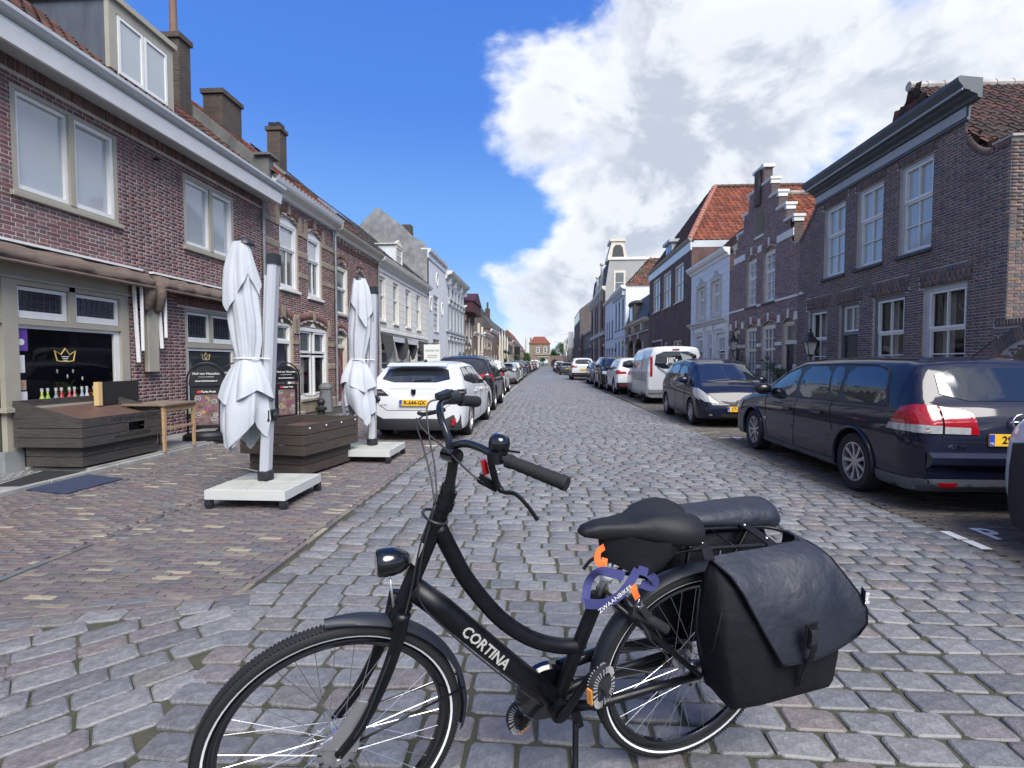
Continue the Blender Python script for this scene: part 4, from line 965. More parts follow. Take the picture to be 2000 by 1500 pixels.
def skylight(H, Y0, Y1, d0, zr, sl, l_=.8):
 t0 = Vector((-1, 0, sl)).normalized(); b = MB(); n = Vector((sl, 0, 1)).normalized() * .07
 P = [H.p(d0, Y0, zr), H.p(d0, Y1, zr), H.p(d0 + t0.x * l_, Y1, zr + t0.z * l_), H.p(d0 + t0.x * l_, Y0, zr + t0.z * l_)]
 b.prism(P, (H.sd * n.x, 0, n.z)); o = b.build('skylight', M_zinc, H.t); b = MB(); P2 = [Vector(p) + Vector((H.sd * n.x, 0, n.z)) * 1.03 for p in P]; c = sum(P2, Vector()) / 4; b.poly([c + (p - c) * .85 for p in P2]); b.build('pane', G_net_refl, o, recalc=False)
skylight(H, 15.1, 15.8, -.55, 7.0, .8)
downpipe(H, 17.22, .1, 5.9, d=.09)
# --- third house: plain brick with red door
H = House('brick_house', 'narrow plain brick house with arched sash windows and dark red door', 'L', -7.1, 17.30, 21.9)
H.holes = [(17.55, 18.45, 3.17, 4.98, .18), (19.4, 20.3, 3.17, 4.98, .18), (17.40, 18.35, .12, 2.62, .2), (19.2, 21.2, .5, 2.5)]
H.wall(0, 5.98, M_mortar, side0=0, side1=0)
H.bricks(.3, 5.70, .0615, .205, PAL_L2, seed=5)
for (a, c, z) in ((17.47, 18.53, 4.9), (19.32, 20.38, 4.9), (17.32, 18.43, 2.5)): H.soldier(a, c, z, z + .2, PAL_L2, splay=.5, rise=.2, d=.0075)
H.soldier(17.35, 21.85, 5.42, 5.62, PAL_L2, d=.010)
H.put_bricks(PAL_L2, keep=0)
M_fill = brickmat('arch_infill', (.2, .15, .12), (.15, .11, .09), (.3, .28, .25))
for a, c in ((17.55, 18.45), (19.4, 20.3)): H.window(a, c, 3.17, 4.98, [(0, 1, 0, .55, 1, 1), (0, 1, .55, 1, 1, 1)], mf=M_creamR, mp=G_mid, d=-.08, arch=.18, sill=.06, head_m=M_fill)
H.window(19.2, 21.2, .5, 2.5, [(0, .5, 0, 1, 1, 1), (.5, 1, 0, 1, 1, 1)], mf=M_creamR, mp=G_mid, sill=.06)
H.door(17.40, 18.35, .12, 2.62, 2.0, M_creamR, mat('red_door', (.13, .008, .012), .3, coat=.3), arch=.2, panels=3, head_m=M_fill)
cornice(H, 'gutter', M_creamR, [(0, 5.72), (.1, 5.76), (.12, 5.9), (.3, 5.98), (.36, 6.12), (.34, 6.14), (0, 6.12)], 17.3, 21.9)
b = MB(); n = 14
for i in range(n): H.box(b, 0.03, .12, 17.5 + i * .32, 17.6 + i * .32, 5.62, 5.74)
b.build('dentil', M_fill, H.t)
tile_roof(H, (.36, -2.3, 6.08), (0, 2.2, 0), (-4.3, 0, 3.45), pal=PAL_RED, seed=19)
tile_roof(H, (.36, -.1, 6.08), (0, 2.4, 0), (-4.5, 0, 3.75), pal=PAL_GREY, seed=29, tw=.25, tl=.22)
c_ = chimney(H, 'chimney', -2.3, -1.85, 17.4, 17.85, 7.4, 9.35, M_chbrick)
b = MB(); [H.box(b, -2.27 + k * .22, -2.1 + k * .22, 17.45, 17.8, 9.45, 9.62) for k in range(2)]; b.build('chimney_pot', M_iron, c_)
skylight(H, 19.0, 20.6, -.6, 6.95, .8, .9)
downpipe(H, 21.85, .1, 5.9, d=.06)
b = MB(); t = thing('wall_lantern', 'black hooded lamp on a bracket over the dark red door', 'street lamp', (-7.1, 18.45, 2.25)); b.tube([(0, 0, .1), (.5, 0, .12)], .018, 6); b.tube([(0, 0, -.25), (.3, 0, .0), (.45, 0, .1)], .012, 6); b.build('bracket', M_iron, t); b = MB(); b.lathe([(.04, .1), (.2, -.06), (.19, -.09), (.03, -.04)], (.5, 0, 0), 'Z', 12); b.build('lamp_shade', M_iron, t)
# --- white shop house
M_wplas = mat('white_render', (.72, .71, .66), .75, var=.12, vs=2.5, bump=.1)
M_wplas2 = mat('pale_grey_render', (.62, .65, .68), .8, var=.14, vs=2, bump=.1)
M_oldrend = mat('stained_render', (.27, .28, .29), .95, c2=(.14, .15, .155), vs=2.2, bump=.4, bs=25)
M_joint_l = mat('render_joint', (.4, .4, .38), .9)
H = House('white_shop_house', 'white rendered shop house with four upper windows, dormer and small black awnings', 'L', -7.1, 21.92, 31.3)
UW = [(21.98, 22.95), (24.12, 25.02), (26.32, 27.28), (28.55, 29.5)]
H.holes = [(a, c, 3.32, 5.24) for a, c in UW] + [(22.3, 23.9, .3, 2.5), (24.7, 26.2, .3, 2.5), (26.9, 27.7, .1, 2.45), (28.7, 30.6, .6, 2.3)]
H.wall(0, 5.9, M_wplas, side0=0, side1=0)
b = MB()
for k in range(9):
 z = 3.05 + k * .33
 for u, v_ in [(21.95, 31.28)]:
  segs = [(u, v_)]
  for h in H.holes:
   if h[2] - .05 < z < h[3] + .05: segs = [q for p, r in segs for q in ((p, min(r, h[0] - .06)), (max(p, h[1] + .06), r)) if q[1] - q[0] > .03]
  for p, r in segs: H.box(b, 0.0, .004, p, r, z - .008, z + .008)
b.build('render_groove', M_joint_l, H.t)
b = MB(); H.box(b, 0, .05, 21.95, 31.28, 2.84, 2.96); H.box(b, 0, .04, 21.95, 31.28, 5.42, 5.5); b.build('string_course', M_wplas, H.t)
for a, c in UW: H.window(a, c, 3.32, 5.24, [(0, 1, 0, .58, 1, 1), (0, 1, .58, 1, 1, 1)], mf=M_creamR, mp=G_mid, d=-.1, fw=.08, sill=.08, msill=M_wplas)
for a, c, z0, z1 in ((22.3, 23.9, .3, 2.5), (24.7, 26.2, .3, 2.5), (28.7, 30.6, .6, 2.3)): H.window(a, c, z0, z1, [(0, 1, 0, .8, 1, 1), (0, 1, .8, 1, 1, 1)], mf=M_creamR, mp=G_mid, d=-.1, fw=.1, sill=.06, msill=M_wplas)
H.door(26.9, 27.7, .1, 2.45, 2.0, M_creamR, M_black)
cornice(H, 'cornice', M_wplas, [(0, 5.62), (.08, 5.66), (.1, 5.78), (.3, 5.84), (.36, 5.98), (.34, 6.0), (0, 5.98)], 21.92, 31.3)
tile_roof(H, (.3, -4.7, 5.98), (0, 9.4, 0), (-4.5, 0, 3.75), pal=PAL_GREY, seed=39, tw=.25, tl=.24)
# dormer
b = MB(); DX = -.15
H.box(b, DX - .06, DX, 25.2, 25.32, 6.36, 7.24); H.box(b, DX - .06, DX, 26.25, 26.38, 6.36, 7.24); H.box(b, DX - .06, DX, 25.32, 26.25, 6.36, 6.44); H.box(b, DX - .06, DX, 25.32, 26.25, 7.12, 7.24)
H.prism(b, [(DX, 25.12, 7.241), (DX, 26.46, 7.241), (DX, 25.79, 7.56)], -.12); H.box(b, -2.4, DX + .03, 25.1, 26.48, 7.2405, 7.29) ; dr = b.build('dormer', M_creamR, H.t)
b = MB()
for yq in (25.2, 26.33): b.prism([H.p(DX - .06, yq, 6.36), H.p(DX - .06, yq, 7.24), H.p(-1.9, yq, 7.24)], (0, .045, 0))
b.build('dormer_cheek', M_wplas2, dr)
b = MB(); H.box(b, DX - .04, DX - .01, 25.32, 25.37, 6.44, 7.12); H.box(b, DX - .04, DX - .01, 26.2, 26.25, 6.44, 7.12); H.box(b, DX - .04, DX - .01, 25.37, 26.2, 6.76, 6.8); b.build('dormer_window', M_white, dr)
b = MB(); H.poly(b, [(DX - .035, 25.32, 6.44), (DX - .035, 26.25, 6.44), (DX - .035, 26.25, 7.12), (DX - .035, 25.32, 7.12)]); b.build('dormer_pane', G_mid, dr)
M_awk = mat('charcoal_awning', (.05, .055, .06), .85, var=.3); M_awg = mat('grey_valance', (.5, .52, .53), .85, var=.1)
for i, (a, c, z, lb) in enumerate(((22.2, 24.0, 2.72, 'nearest of the three small charcoal awnings on the white shop house'), (24.6, 26.3, 2.70, 'middle one of the three small charcoal awnings on the white shop house'), (28.9, 30.9, 2.66, 'farthest of the three charcoal awnings, behind the white hanging sign'))):
 t = thing('awning', lb, 'awning', (-7.1, (a + c) / 2, z), group='small awnings on the white shop house'); w_ = (c - a) / 2
 b = MB(); b.prism([(.01, -w_, .06), (.55, -w_, -.1), (.55, -w_, -.13), (.01, -w_, .0)], (0, 2 * w_, 0)); b.build('canopy', M_awk, t)
 b = MB(); b.box(.55, .57, -w_, w_, -.32, -.1); b.build('valance', M_awg, t)
 for s_ in (-w_, w_): b = MB(); b.prism([(.02, s_, -.0), (.55, s_, -.12), (.6, s_ * 1.0, -.5), (.45, s_, -1.0), (.3, s_, -1.1)], (0, .02, 0)); b.build('side_panel', M_awk, t)
t = thing('hanging_sign', 'square white shop sign hanging from a bracket beside the farthest charcoal awning', 'sign', (-7.1, 28.35, 2.3))
b = MB(); b.tube([(0, 0, .25), (1.35, 0, .25)], .015, 6); b.tube([(0, 0, -.15), (.7, 0, .25)], .01, 6); b.build('bracket', M_iron, t)
b = MB(); b.box(.45, 1.35, -.02, .02, -.75, .18); b.build('board', mat('sign_white', (.62, .64, .62), .6), t)
M_gtext = mat('grey_print', (.12, .13, .13), .6)
text_mesh(t, 'HELENE MG', 'lettering', M_gtext, frame_mat((.9, -.025, -.15), (1, 0, 0), (0, 0, 1)), .15);
for z_ in (-.42, -.52): b = MB(); b.box(.62, 1.18, -.026, -.022, z_, z_ + .025); b.build('lettering', M_gtext, t)
# --- tall white plastered house with oval windows
H = House('tall_white_house', 'tall pale rendered house with oval windows and a stained grey gable side', 'L', -7.1, 31.32, 37.15)
H.holes = [(33.02, 34.52, 3.52, 5.80), (32.8, 34.88, .1, 3.0)]
H.wall(0, 8.3, M_wplas2, side0=0, side1=0)
cornice(H, 'cornice', M_wplas2, [(0, 7.8), (.06, 7.82), (.08, 8.1), (.2, 8.2), (.24, 8.36), (-.4, 8.4), (-.4, 8.3), (0, 8.3)], 31.32, 37.15)
b = MB(); b.prism([H.p(d_, 31.34, z_) for d_, z_ in ((0, 5.5), (0, 8.2), (-.2, 8.72), (-.9, 9.1), (-1.5, 9.72), (-2.9, 10.78), (-3.1, 10.85), (-3.4, 10.55), (-6, 8.0), (-6, 5.5))], (0, .3, 0)); b.build('gable_wall', M_oldrend, H.t)
b = MB(); b.prism([H.p(d_, 31.65, z_) for d_, z_ in ((-.3, 8.3), (-3.1, 10.7), (-6, 8.0))], (0, 5.3, 0)); b.build('roof', mat('slate_roof', (.06, .065, .07), .7, var=.4), H.t)
b = MB(); H.box(b, -1.6, -1.05, 31.5, 32.1, 9.0, 9.85); b.build('chimney', M_chbrick, H.t)
H.window(33.02, 34.52, 3.52, 5.80, [(0, 1, 0, .5, 2, 3), (0, 1, .5, 1, 2, 3)], mf=M_ltgrey, ms=M_ltgrey, mp=G_mid, d=-.1, sill=.06, msill=M_wplas2)
H.door(32.8, 34.88, .1, 3.0, 2.1, M_creamR, mat('grey_door', (.2, .2, .2), .5), cols=2, panels=2)
for (y_, z_) in ((32.05, 5.13), (34.05, 6.91), (35.7, 5.15)):
 b = MB(); b.tube([H.p(.01, y_ + .27 * math.cos(a_), z_ + .42 * math.sin(a_)) for a_ in np.linspace(0, 2 * PI, 20, endpoint=False)], .05, 6, closed=True); o_ = b.build('oval_window', M_wplas, H.t, smooth=True)
 b = MB(); b.poly([H.p(.008, y_ + .25 * math.cos(a_), z_ + .40 * math.sin(a_)) for a_ in np.linspace(0, 2 * PI, 20, endpoint=False)]); b.build('pane', G_dark, o_)
# --- classical house with many shutters
H = House('classical_house', 'pale classical house with heavy bracketed cornice and close-set tall windows', 'L', -7.1, 37.17, 45.5)
ys = [38.0 + i * 1.5 for i in range(5)]
H.holes = [(y_, y_ + .9, 3.95, 5.75) for y_ in ys] + [(y_, y_ + .9, 6.25, 7.05) for y_ in ys] + [(y_, y_ + .9, .7, 3.1) for y_ in ys]
H.wall(0, 7.9, M_wplas2, side0=0, side1=8)
for y_ in ys:
 for z0, z1 in ((3.95, 5.75), (6.25, 7.05), (.7, 3.1)): H.window(y_, y_ + .9, z0, z1, [(0, 1, 0, 1, 2, 2)], mf=M_ltgrey, ms=M_ltgrey, mp=G_mid, d=-.08)
b = MB()
for y_ in ys:
 for zz in (5.78, 3.15): H.box(b, 0, .16, y_ - .12, y_ + .1, zz, zz + .3); H.box(b, 0, .16, y_ + .8, y_ + 1.02, zz, zz + .3); H.box(b, 0, .2, y_ - .16, y_ + 1.06, zz + .3, zz + .4)
H.box(b, 0, .14, 37.2, 45.5, 3.74, 3.88)
for y_ in (37.6, 39.8, 42.6, 45.0): H.box(b, 0, .3, y_, y_ + .25, 7.15, 7.72)
b.build('moulding', M_ltgrey, H.t)
for y_ in ys:
 b = MB(); H.box(b, 0.01, .06, y_ - .4, y_ - .02, 4.0, 5.7); H.box(b, 0.01, .06, y_ + .92, y_ + 1.08, 4.0, 5.7); b.build('shutter', mat('grey_shutter', (.3, .34, .37), .6), H.t)
cornice(H, 'cornice', M_wplas, [(0, 7.45), (.1, 7.5), (.15, 7.72), (.45, 7.82), (.55, 8.0), (0, 8.05)], 37.0, 45.6)
b = MB(); b.prism([H.p(d_, 37.2, z_) for d_, z_ in ((0.1, 8.0), (-3.5, 9.0), (-7, 8.0))], (0, 8.3, 0)); b.build('roof', MATS['slate_roof'], H.t)
for y_, lb in ((43.2, 'nearer of the two black lanterns on the classical pale house'), (44.9, 'farther of the two black lanterns on the classical pale house')): wall_lantern(-7.1, y_, 2.6, 'L', lb, out=.55)
# --- simple far houses
def wins(H, lst, nz, mf=M_white, mp=G_mid, sill=None, cells=None, d=-.07, fw=.06):
 for a, c in lst:
  for z0, z1 in nz: H.window(a, c, z0, z1, cells or [(0, 1, 0, .5, 1, 1), (0, 1, .5, 1, 1, 1)], mf=mf, ms=mf, mp=mp, d=d, fw=fw, sill=sill)
def farhouse(name, label, side, X, y0, y1, zt, m, bays, floors, mf=M_white, mp=G_mid, ww=.9, roof=None, ridge=None, mroof=None, corn=M_white, hh=1.7, doors=(), cells=None, side0=8):
 H = House(name, label, side, X, y0, y1); st = (y1 - y0) / bays; hs = []
 for z in floors: hs += [(y0 + st * (i + .5) - ww / 2, y0 + st * (i + .5) + ww / 2, z, z + hh) for i in range(bays)]
 H.holes = hs; H.wall(0, zt, m, side0=side0, side1=8, reveal=.1)
 for h in hs: H.window(*h[:4], cells or [(0, 1, 0, .5, 1, 1), (0, 1, .5, 1, 1, 1)], mf=mf, ms=mf, mp=mp, d=-.07, sill=.05)
 if corn: cornice(H, 'cornice', corn, [(0, zt - .3), (.06, zt - .28), (.08, zt - .1), (.25, zt), (.27, zt + .12), (0, zt + .12)], y0, y1)
 if ridge:
  dd, zr = ridge; b = MB(); b.prism([H.p(d_, y0, z_) for d_, z_ in ((.15, zt + .1), (dd, zr), (2 * dd, zt + .1))], (0, y1 - y0, 0)); b.build('roof', mroof, H.t)
 return H
M_roofred = mat('red_roof_far', (.22, .065, .04), .8, var=.5, vs=4); M_roofgrey = mat('grey_roof_far', (.07, .07, .075), .8, var=.5, vs=3); M_roofbrn = mat('brown_roof_far', (.10, .06, .05), .8, var=.5, vs=3)
B_pink = brickmat('pinkish_brick', (.3, .19, .15), (.25, .16, .13), (.34, .3, .26)); B_brown = brickmat('brown_brick', (.18, .115, .095), (.135, .088, .075), (.2, .18, .16)); B_dark = brickmat('dark_brick', (.12, .09, .082), (.09, .072, .068), (.18, .165, .155)); B_red = brickmat('red_brick_far', (.2, .08, .06), (.16, .065, .05), (.25, .22, .2))
H = farhouse('salmon_brick_house', 'narrow salmon brick house under the projecting dark red hoist hood', 'L', -7.1, 45.52, 51.6, 6.4, B_pink, 2, (.9, 3.9), ww=1.0, mf=M_creamR, hh=1.6, ridge=(-4, 8.5), mroof=M_roofgrey)
b = MB(); H.box(b, -.3, .75, 45.6, 51.4, 5.95, 6.9); H.prism(b, [(-.3, 45.5, 6.9), (-.3, 51.5, 6.9), (-.3, 48.5, 7.9)], 1.15); b.build('hoist_hood', mat('oxblood_boards', (.055, .012, .022), .7, var=.3), H.t)
b = MB();
for k in range(5): H.box(b, .0, .12, 45.9 + k * 1.3, 46.3 + k * 1.3, 5.2, 5.95)
b.build('corbel', B_pink, H.t)
b = MB(); H.box(b, .01, .06, 48.1, 48.5, 3.2, 5.6); b.build('hoist_door', M_white, H.t)
t = thing('round_sign', 'round white shop sign above the salmon brick house entrance', 'sign', (-7.1, 49.1, 3.3)); b = MB(); b.lathe([(0, .0), (.42, .0), (.42, .06), (0, .06)], (.05, 0, 0), 'X', 20); b.build('disc', MATS['sign_white'], t)
H = farhouse('low_brown_house', 'low brown brick house with white gutter and two white chimney shafts', 'L', -7.1, 51.62, 60.0, 4.45, B_brown, 4, (.9,), ww=1.0, mf=M_creamR, hh=2.0, ridge=(-3, 6.3), mroof=M_roofbrn)
b = MB(); H.box(b, .05, .25, 54.3, 54.7, 0.1, 5.6); H.box(b, .05, .25, 57.3, 57.6, 0.1, 5.4); b.build('white_shaft', M_creamR, H.t)
wall_lantern(-7.1, 55.8, 2.9, 'L', 'large black lantern on an arm over the low brown house', out=1.1)
farhouse('dark_wall_house', 'brown brick house with a dark party wall above the roofs', 'L', -7.1, 60.02, 69.6, 4.9, B_pink, 4, (.9, 3.1), ww=.9, mf=M_creamR, hh=1.4, ridge=(-2.5, 5.7), mroof=M_roofbrn)
H = House('party_wall', 'tall narrow dark brick party wall between two brown houses', 'L', -7.1, 59.4, 60.0, cat='wall'); b = MB(); H.box(b, -5, .02, 59.45, 59.98, 4.5, 6.5); b.build('wall', B_dark, H.t)
H = farhouse('red_timber_house', 'dark red boarded house front set back behind pale flagpoles', 'L', -7.3, 69.7, 79.4, 5.9, B_brown, 3, (.9,), ww=1.2, mf=M_creamR, hh=1.8, ridge=(-3, 7.3), mroof=M_roofbrn)
# big church-like hall with dark roof
H = House('large_hall', 'very large grey slate roofed hall with crow gable and chimneys rising behind the houses', 'L', -8.5, 96, 150)
b = MB(); H.box(b, -14, 0, 96.2, 150, 0, 6.0); b.build('wall', B_brown, H.t)
b = MB(); M_slate = MATS['slate_roof']
b.prism([H.p(.3, 96.0, 6.0), H.p(-3.2, 96.0, 10.6), H.p(-16, 96.0, 10.6), H.p(-19, 96.0, 6.0)], (0, 54, 0)); b.build('roof', M_slate, H.t)
b = MB(); b.prism([H.p(-3.4, 118, 10.3), H.p(-7.3, 118, 15.2), H.p(-11.3, 118, 10.3)], (0, 10, 0)); b.build('upper_gable', M_slate, H.t)
b = MB(); H.box(b, -8.1, -6.7, 118.2, 120, 14.2, 16.6); b.build('chimney', M_chbrick, H.t); b = MB(); H.box(b, -5.0, -4.0, 117, 118, 9.5, 13.6); H.box(b, -4.7, -4.3, 117.3, 117.6, 13.6, 15.0); b.build('chimney', M_chbrick, H.t)
H = farhouse('dark_low_house', 'dark brick house with white gutter beyond the pale flagpoles', 'L', -7.1, 95.9, 113, 5.0, B_dark, 5, (.9,), ww=1.2, hh=2.4, mf=M_creamR, ridge=(-2, 6), mroof=M_roofgrey, side0=1.2)
H = farhouse('terrace_house', 'brown terrace house with white dormer hood near the gate', 'L', -7.1, 113.2, 150, 6.2, B_pink, 8, (.9, 3.6), ww=1.3, hh=1.7, mf=M_creamR, ridge=(-2.6, 8.6), mroof=M_roofgrey)
H = farhouse('terrace_house', 'last brown terrace house on the left with red roof next to the gate', 'L', -7.1, 150.2, 186, 5.4, B_brown, 7, (.9, 3.2), ww=1.3, hh=1.6, mf=M_creamR, ridge=(-4, 11.0), mroof=M_roofred)
H = farhouse('side_house', 'brick house behind the pale flagpoles on the left', 'L', -7.1, 79.5, 95.8, 3.4, B_dark, 5, (.9,), ww=1.2, hh=1.9, mf=M_creamR, ridge=(-3, 5.6), mroof=M_roofred)
M_flag = mat('beige_flag_cloth', (.55, .52, .45), .9, var=.15)
def flagpole(x, Y, h, label, r=.16):
 t = thing('flagpole', label, 'flagpole', (x, Y, 0), group='pale flagpoles on the left'); b = MB(); b.tube([(0, 0, 0), (0, 0, h)], [.06, .03], 8); b.ell((0, 0, h), .07, 8, 6); b.build('pole', M_white, t)
 b = MB(); b.tube([(0, .05, h - .2), (.05, .05, h * .8), (-.04, 0, h * .5), (.05, .03, h * .25), (0, 0, .6)], [.05, r, r * 1.1, r * 1.3, r * 1.1], 8); b.build('furled_flag', M_flag, t, smooth=True)
for x, Y, h, lb in ((-6.7, 76.5, 5.9, 'nearest of the pale flagpoles before the red boarded house'), (-6.7, 81, 6.4, 'second nearest of the pale flagpoles on the left'), (-6.7, 86, 6.4, 'third of the pale flagpoles on the left'), (-6.7, 91.5, 6.0, 'fourth of the pale flagpoles on the left, before the tall hall'), (-6.6, 180, 11.5, 'lone tall pale flagpole closest to the gate tower')): flagpole(x, Y, h, lb, .16 if Y < 100 else .3)
t = thing('hanging_sign', 'black square sign projecting from the far terrace on the left', 'sign', (-7.1, 108, 4.3)); b = MB(); b.tube([(0, 0, 0.5), (1.9, 0, .5)], .03, 6); b.build('bracket', M_iron, t); b = MB(); b.box(.7, 1.9, -.05, .05, -1.2, .45); b.build('board', M_black, t)
# ------------------------------------------------------------------ RIGHT ROW
H = House('lintel_house', 'large dark brick house on the right with grey cornice, curved shoulders and white sashes', 'R', 7.9, 9.55, 16.95)
UWr = [(11.36, 12.36), (12.94, 13.95), (14.49, 15.52)]
LWr = [(10.39, 11.52), (12.09, 13.2), (13.78, 14.66), (15.27, 16.30)]
zl = [.62, .62, .1, .62]
H.holes = [(a, c, 3.86, 5.80) for a, c in UWr] + [(a, c, zl[i], 3.04) for i, (a, c) in enumerate(LWr)]
def topR1(y):                      # curved shoulders at both ends, straight under the cornice between
 if y < 10.55:
  t = (10.55 - y) / 1.0
  return 5.33 if t > .7 else 6.0 - .72 * math.sin(t / .7 * PI / 2) ** .55
 if y > 15.9:
  t = (y - 15.9) / 1.05; return 6.25 - 1.0 * min(1, t) ** .75
 return 6.25
def spans_of(fn, y0, y1, n=400):
 ys_ = np.linspace(y0, y1, n); tv = [fn(y) for y in ys_]
 def f(z):
  out = []; st = None
  for y, t in zip(ys_, tv):
   if t > z + .02:
    if st is None: st = y
   elif st is not None: out.append((st, y)); st = None
  if st is not None: out.append((st, y1))
  return out
 return f
H.wall(0, 6.4, M_mortar2, side0=0, side1=0, mrev=M_mortar2, topfn=topR1)
H.bricks(.2, 6.02, .0565, .2, PAL_R1, spans=spans_of(topR1, 9.55, 16.95), wts=[.24, .2, .16, .12, .12, .1, .06])
for a, c in UWr: H.soldier(a - .08, c + .08, 5.81, 6.0, PAL_R1, splay=.3, d=.0065, two=False)
for i, (a, c) in enumerate(LWr): H.soldier(a - .1, c + .1, 3.05, 3.40, PAL_R1, splay=.35, two=True, d=.0065)
# brick edging along the curved shoulder
for i in range(26):
 y_ = 9.6 + i * .037; z_ = topR1(y_); H.items.append((6 + i % 3, mtx(-.015, y_ - H.ym, z_ - .04, 0, (-1, .7, .62), rx=(math.atan((topR1(y_ + .02) - topR1(y_ - .02)) / .04)) if y_ < 10.5 else 0), 3))
for i in range(30):
 y_ = 15.95 + i * .034; z_ = topR1(y_); H.items.append((6 + i % 3, mtx(-.02, y_ - H.ym, z_ - .02, 0, (-1.6, .7, .7), rx=(math.atan((topR1(y_ + .02) - topR1(y_ - .02)) / .04))), 1))
# near return face of the pier
for k in range(90):
 z_ = .25 + k * .0565 + .028
 if z_ < 5.3:
  for (xa, ln_) in ((.105, .2), (.27, .1)) if k % 2 else ((.055, .1), (.22, .2)): H.items.append((0 if ln_ > .15 else 3, mtx(xa, -3.7 - .012, z_, -PI / 2, (1, ln_ / (.2 if ln_ > .15 else .1), 1)), int(H.rg.integers(7))))
H.put_bricks(PAL_R1)
b = MB(); H.box(b, -.36, -.002, 9.551, 9.9, 0, 5.33); H.box(b, -.37, .03, 9.50, 9.92, 5.331, 5.37); b.build('corner_pier', M_mortar2, H.t)
for i, (a, c) in enumerate(UWr):
 f = H.window(a, c, 3.86, 5.80, [(0, 1, 0, .60, 2, 2, '', G_net_refl), (0, 1, .60, 1, 2, 1, '', G_net_refl)], mf=M_slategrey if False else M_ltgrey, ms=M_white, d=-.1, fw=.07, sw=.045, sill=.07, msill=M_bluestone)
 b = MB(); H.box(b, -.13, .004, c - .035 if False else c - .0, c + .0, 3.9, 3.9) if False else None
for i, (a, c) in enumerate(LWr):
 if i == 2: continue
 f = H.window(a, c, .62, 3.04, [(0, 1, 0, .66, 2, 3, '', G_clear), (0, 1, .66, 1, 2, 1, '', G_clear)], mf=M_slategrey if i else M_ltgrey, ms=M_white, d=-.1, fw=.09, sw=.045, sill=.07, msill=M_bluestone, room=True)
 curtains(H, f, a + .12, a + .3, .8, 2.9, -.32, M_curt); curtains(H, f, c - .42, c - .12, .8, 2.9, -.32, M_curt, .02, .07)
 b = MB(); H.box(b, -.3, -.29, a + .1, c - .1, .7, 1.22); b.build('frosted_strip', mat('frosted', (.35, .42, .5), .6), f)
b = MB(); b.tube([H.p(-.2, 10.72 + .1 * math.sin(t_) ** 3, 2.62 + .025 * (13 * math.cos(t_) - 5 * math.cos(2 * t_) - 2 * math.cos(3 * t_)) / 4) for t_ in np.linspace(0, 2 * PI, 24, endpoint=False)], .022, 6, closed=True)
b.build('heart_wreath', mat('wreath', (.1, .09, .085), .9, bump=.8, bs=40), H.t)
H.door(13.78, 14.66, .1, 3.04, 2.22, M_slategrey, mat('slate_door', (.03, .035, .045), .35), mt=M_white, panels=5, cols=2, glass=G_mid)
# grey cornice with deep overhang
M_corn = mat('cornice_grey', (.085, .10, .12), .5, var=.2, vs=3); M_cornl = mat('cornice_light', (.40, .43, .46), .5, var=.15, vs=3)
cornice(H, 'frieze', M_corn, [(.014, 6.02), (.06, 6.03), (.07, 6.07), (.04, 6.09), (.04, 6.30), (.0, 6.30)], 10.45, 15.95)
cornice(H, 'frieze', M_cornl, [(.041, 6.10), (.055, 6.10), (.055, 6.29), (.041, 6.29)], 10.5, 15.93)
cornice(H, 'cornice', M_corn, [(0, 6.301), (.07, 6.32), (.09, 6.38), (.2, 6.42), (.22, 6.45), (.33, 6.48), (.34, 6.52), (.42, 6.62), (.43, 6.69), (.4, 6.71), (0, 6.66)], 10.2, 16.02)
cornice(H, 'cornice_bead', M_cornl, [(.331, 6.455), (.35, 6.46), (.355, 6.49), (.331, 6.50)], 10.21, 16.01)
# steep tiled roof, ridge running away from the street
tile_roof(H, (.02, 9.95 - H.ym, 4.98), (9, 0, 0), (0, 3.15, 2.98), pal=PAL_BRN, keep=300, seed=51, tw=.22, tl=.3, clip=lambda u, v: u * 9 > .35 + v * .35, wts=[.3, .2, .15, .2, .15])
tile_roof(H, (.02, 16.4 - H.ym, 4.98), (9, 0, 0), (0, -3.25, 2.98), pal=PAL_BRN, seed=52, tw=.25, tl=.33, clip=lambda u, v: u * 9 > .35 + v * .35)
tile_roof(H, (.42, 9.97 - H.ym, 5.0), (0, 6.4, 0), (.3, 0, 2.96), pal=PAL_BRN, seed=53, tw=.22, tl=.3, clip=lambda u, v: v * .49 < u < 1 - v * .51)
ridge_tiles(H.t, (.6, 13.12 - H.ym, 7.98), (9, 13.12 - H.ym, 7.98), M_mortar2)
b = MB()
for k in range(7): b.lathe([(.16, 0), (.19, .035), (.16, .07)], (1.0, 13.9 - H.ym, 7.0 + k * .085), 'Z', 14)
b.lathe([(.16, 0), (.15, .05), (.02, .1)], (1.0, 13.9 - H.ym, 7.0 + 7 * .085), 'Z', 14); b.build('clay_vent', mat('clay_vent', (.22, .12, .1), .7, var=.4, vs=12), H.t, auto=50)
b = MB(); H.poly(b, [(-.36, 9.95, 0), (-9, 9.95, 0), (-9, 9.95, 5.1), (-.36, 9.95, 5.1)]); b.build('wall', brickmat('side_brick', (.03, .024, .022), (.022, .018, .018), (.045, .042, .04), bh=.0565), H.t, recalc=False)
b = MB(); b.tube([(.3, 9.82 - H.ym, 4.86), (9, 9.82 - H.ym, 4.88)], .075, 8); b.build('gutter', M_zinc, H.t)
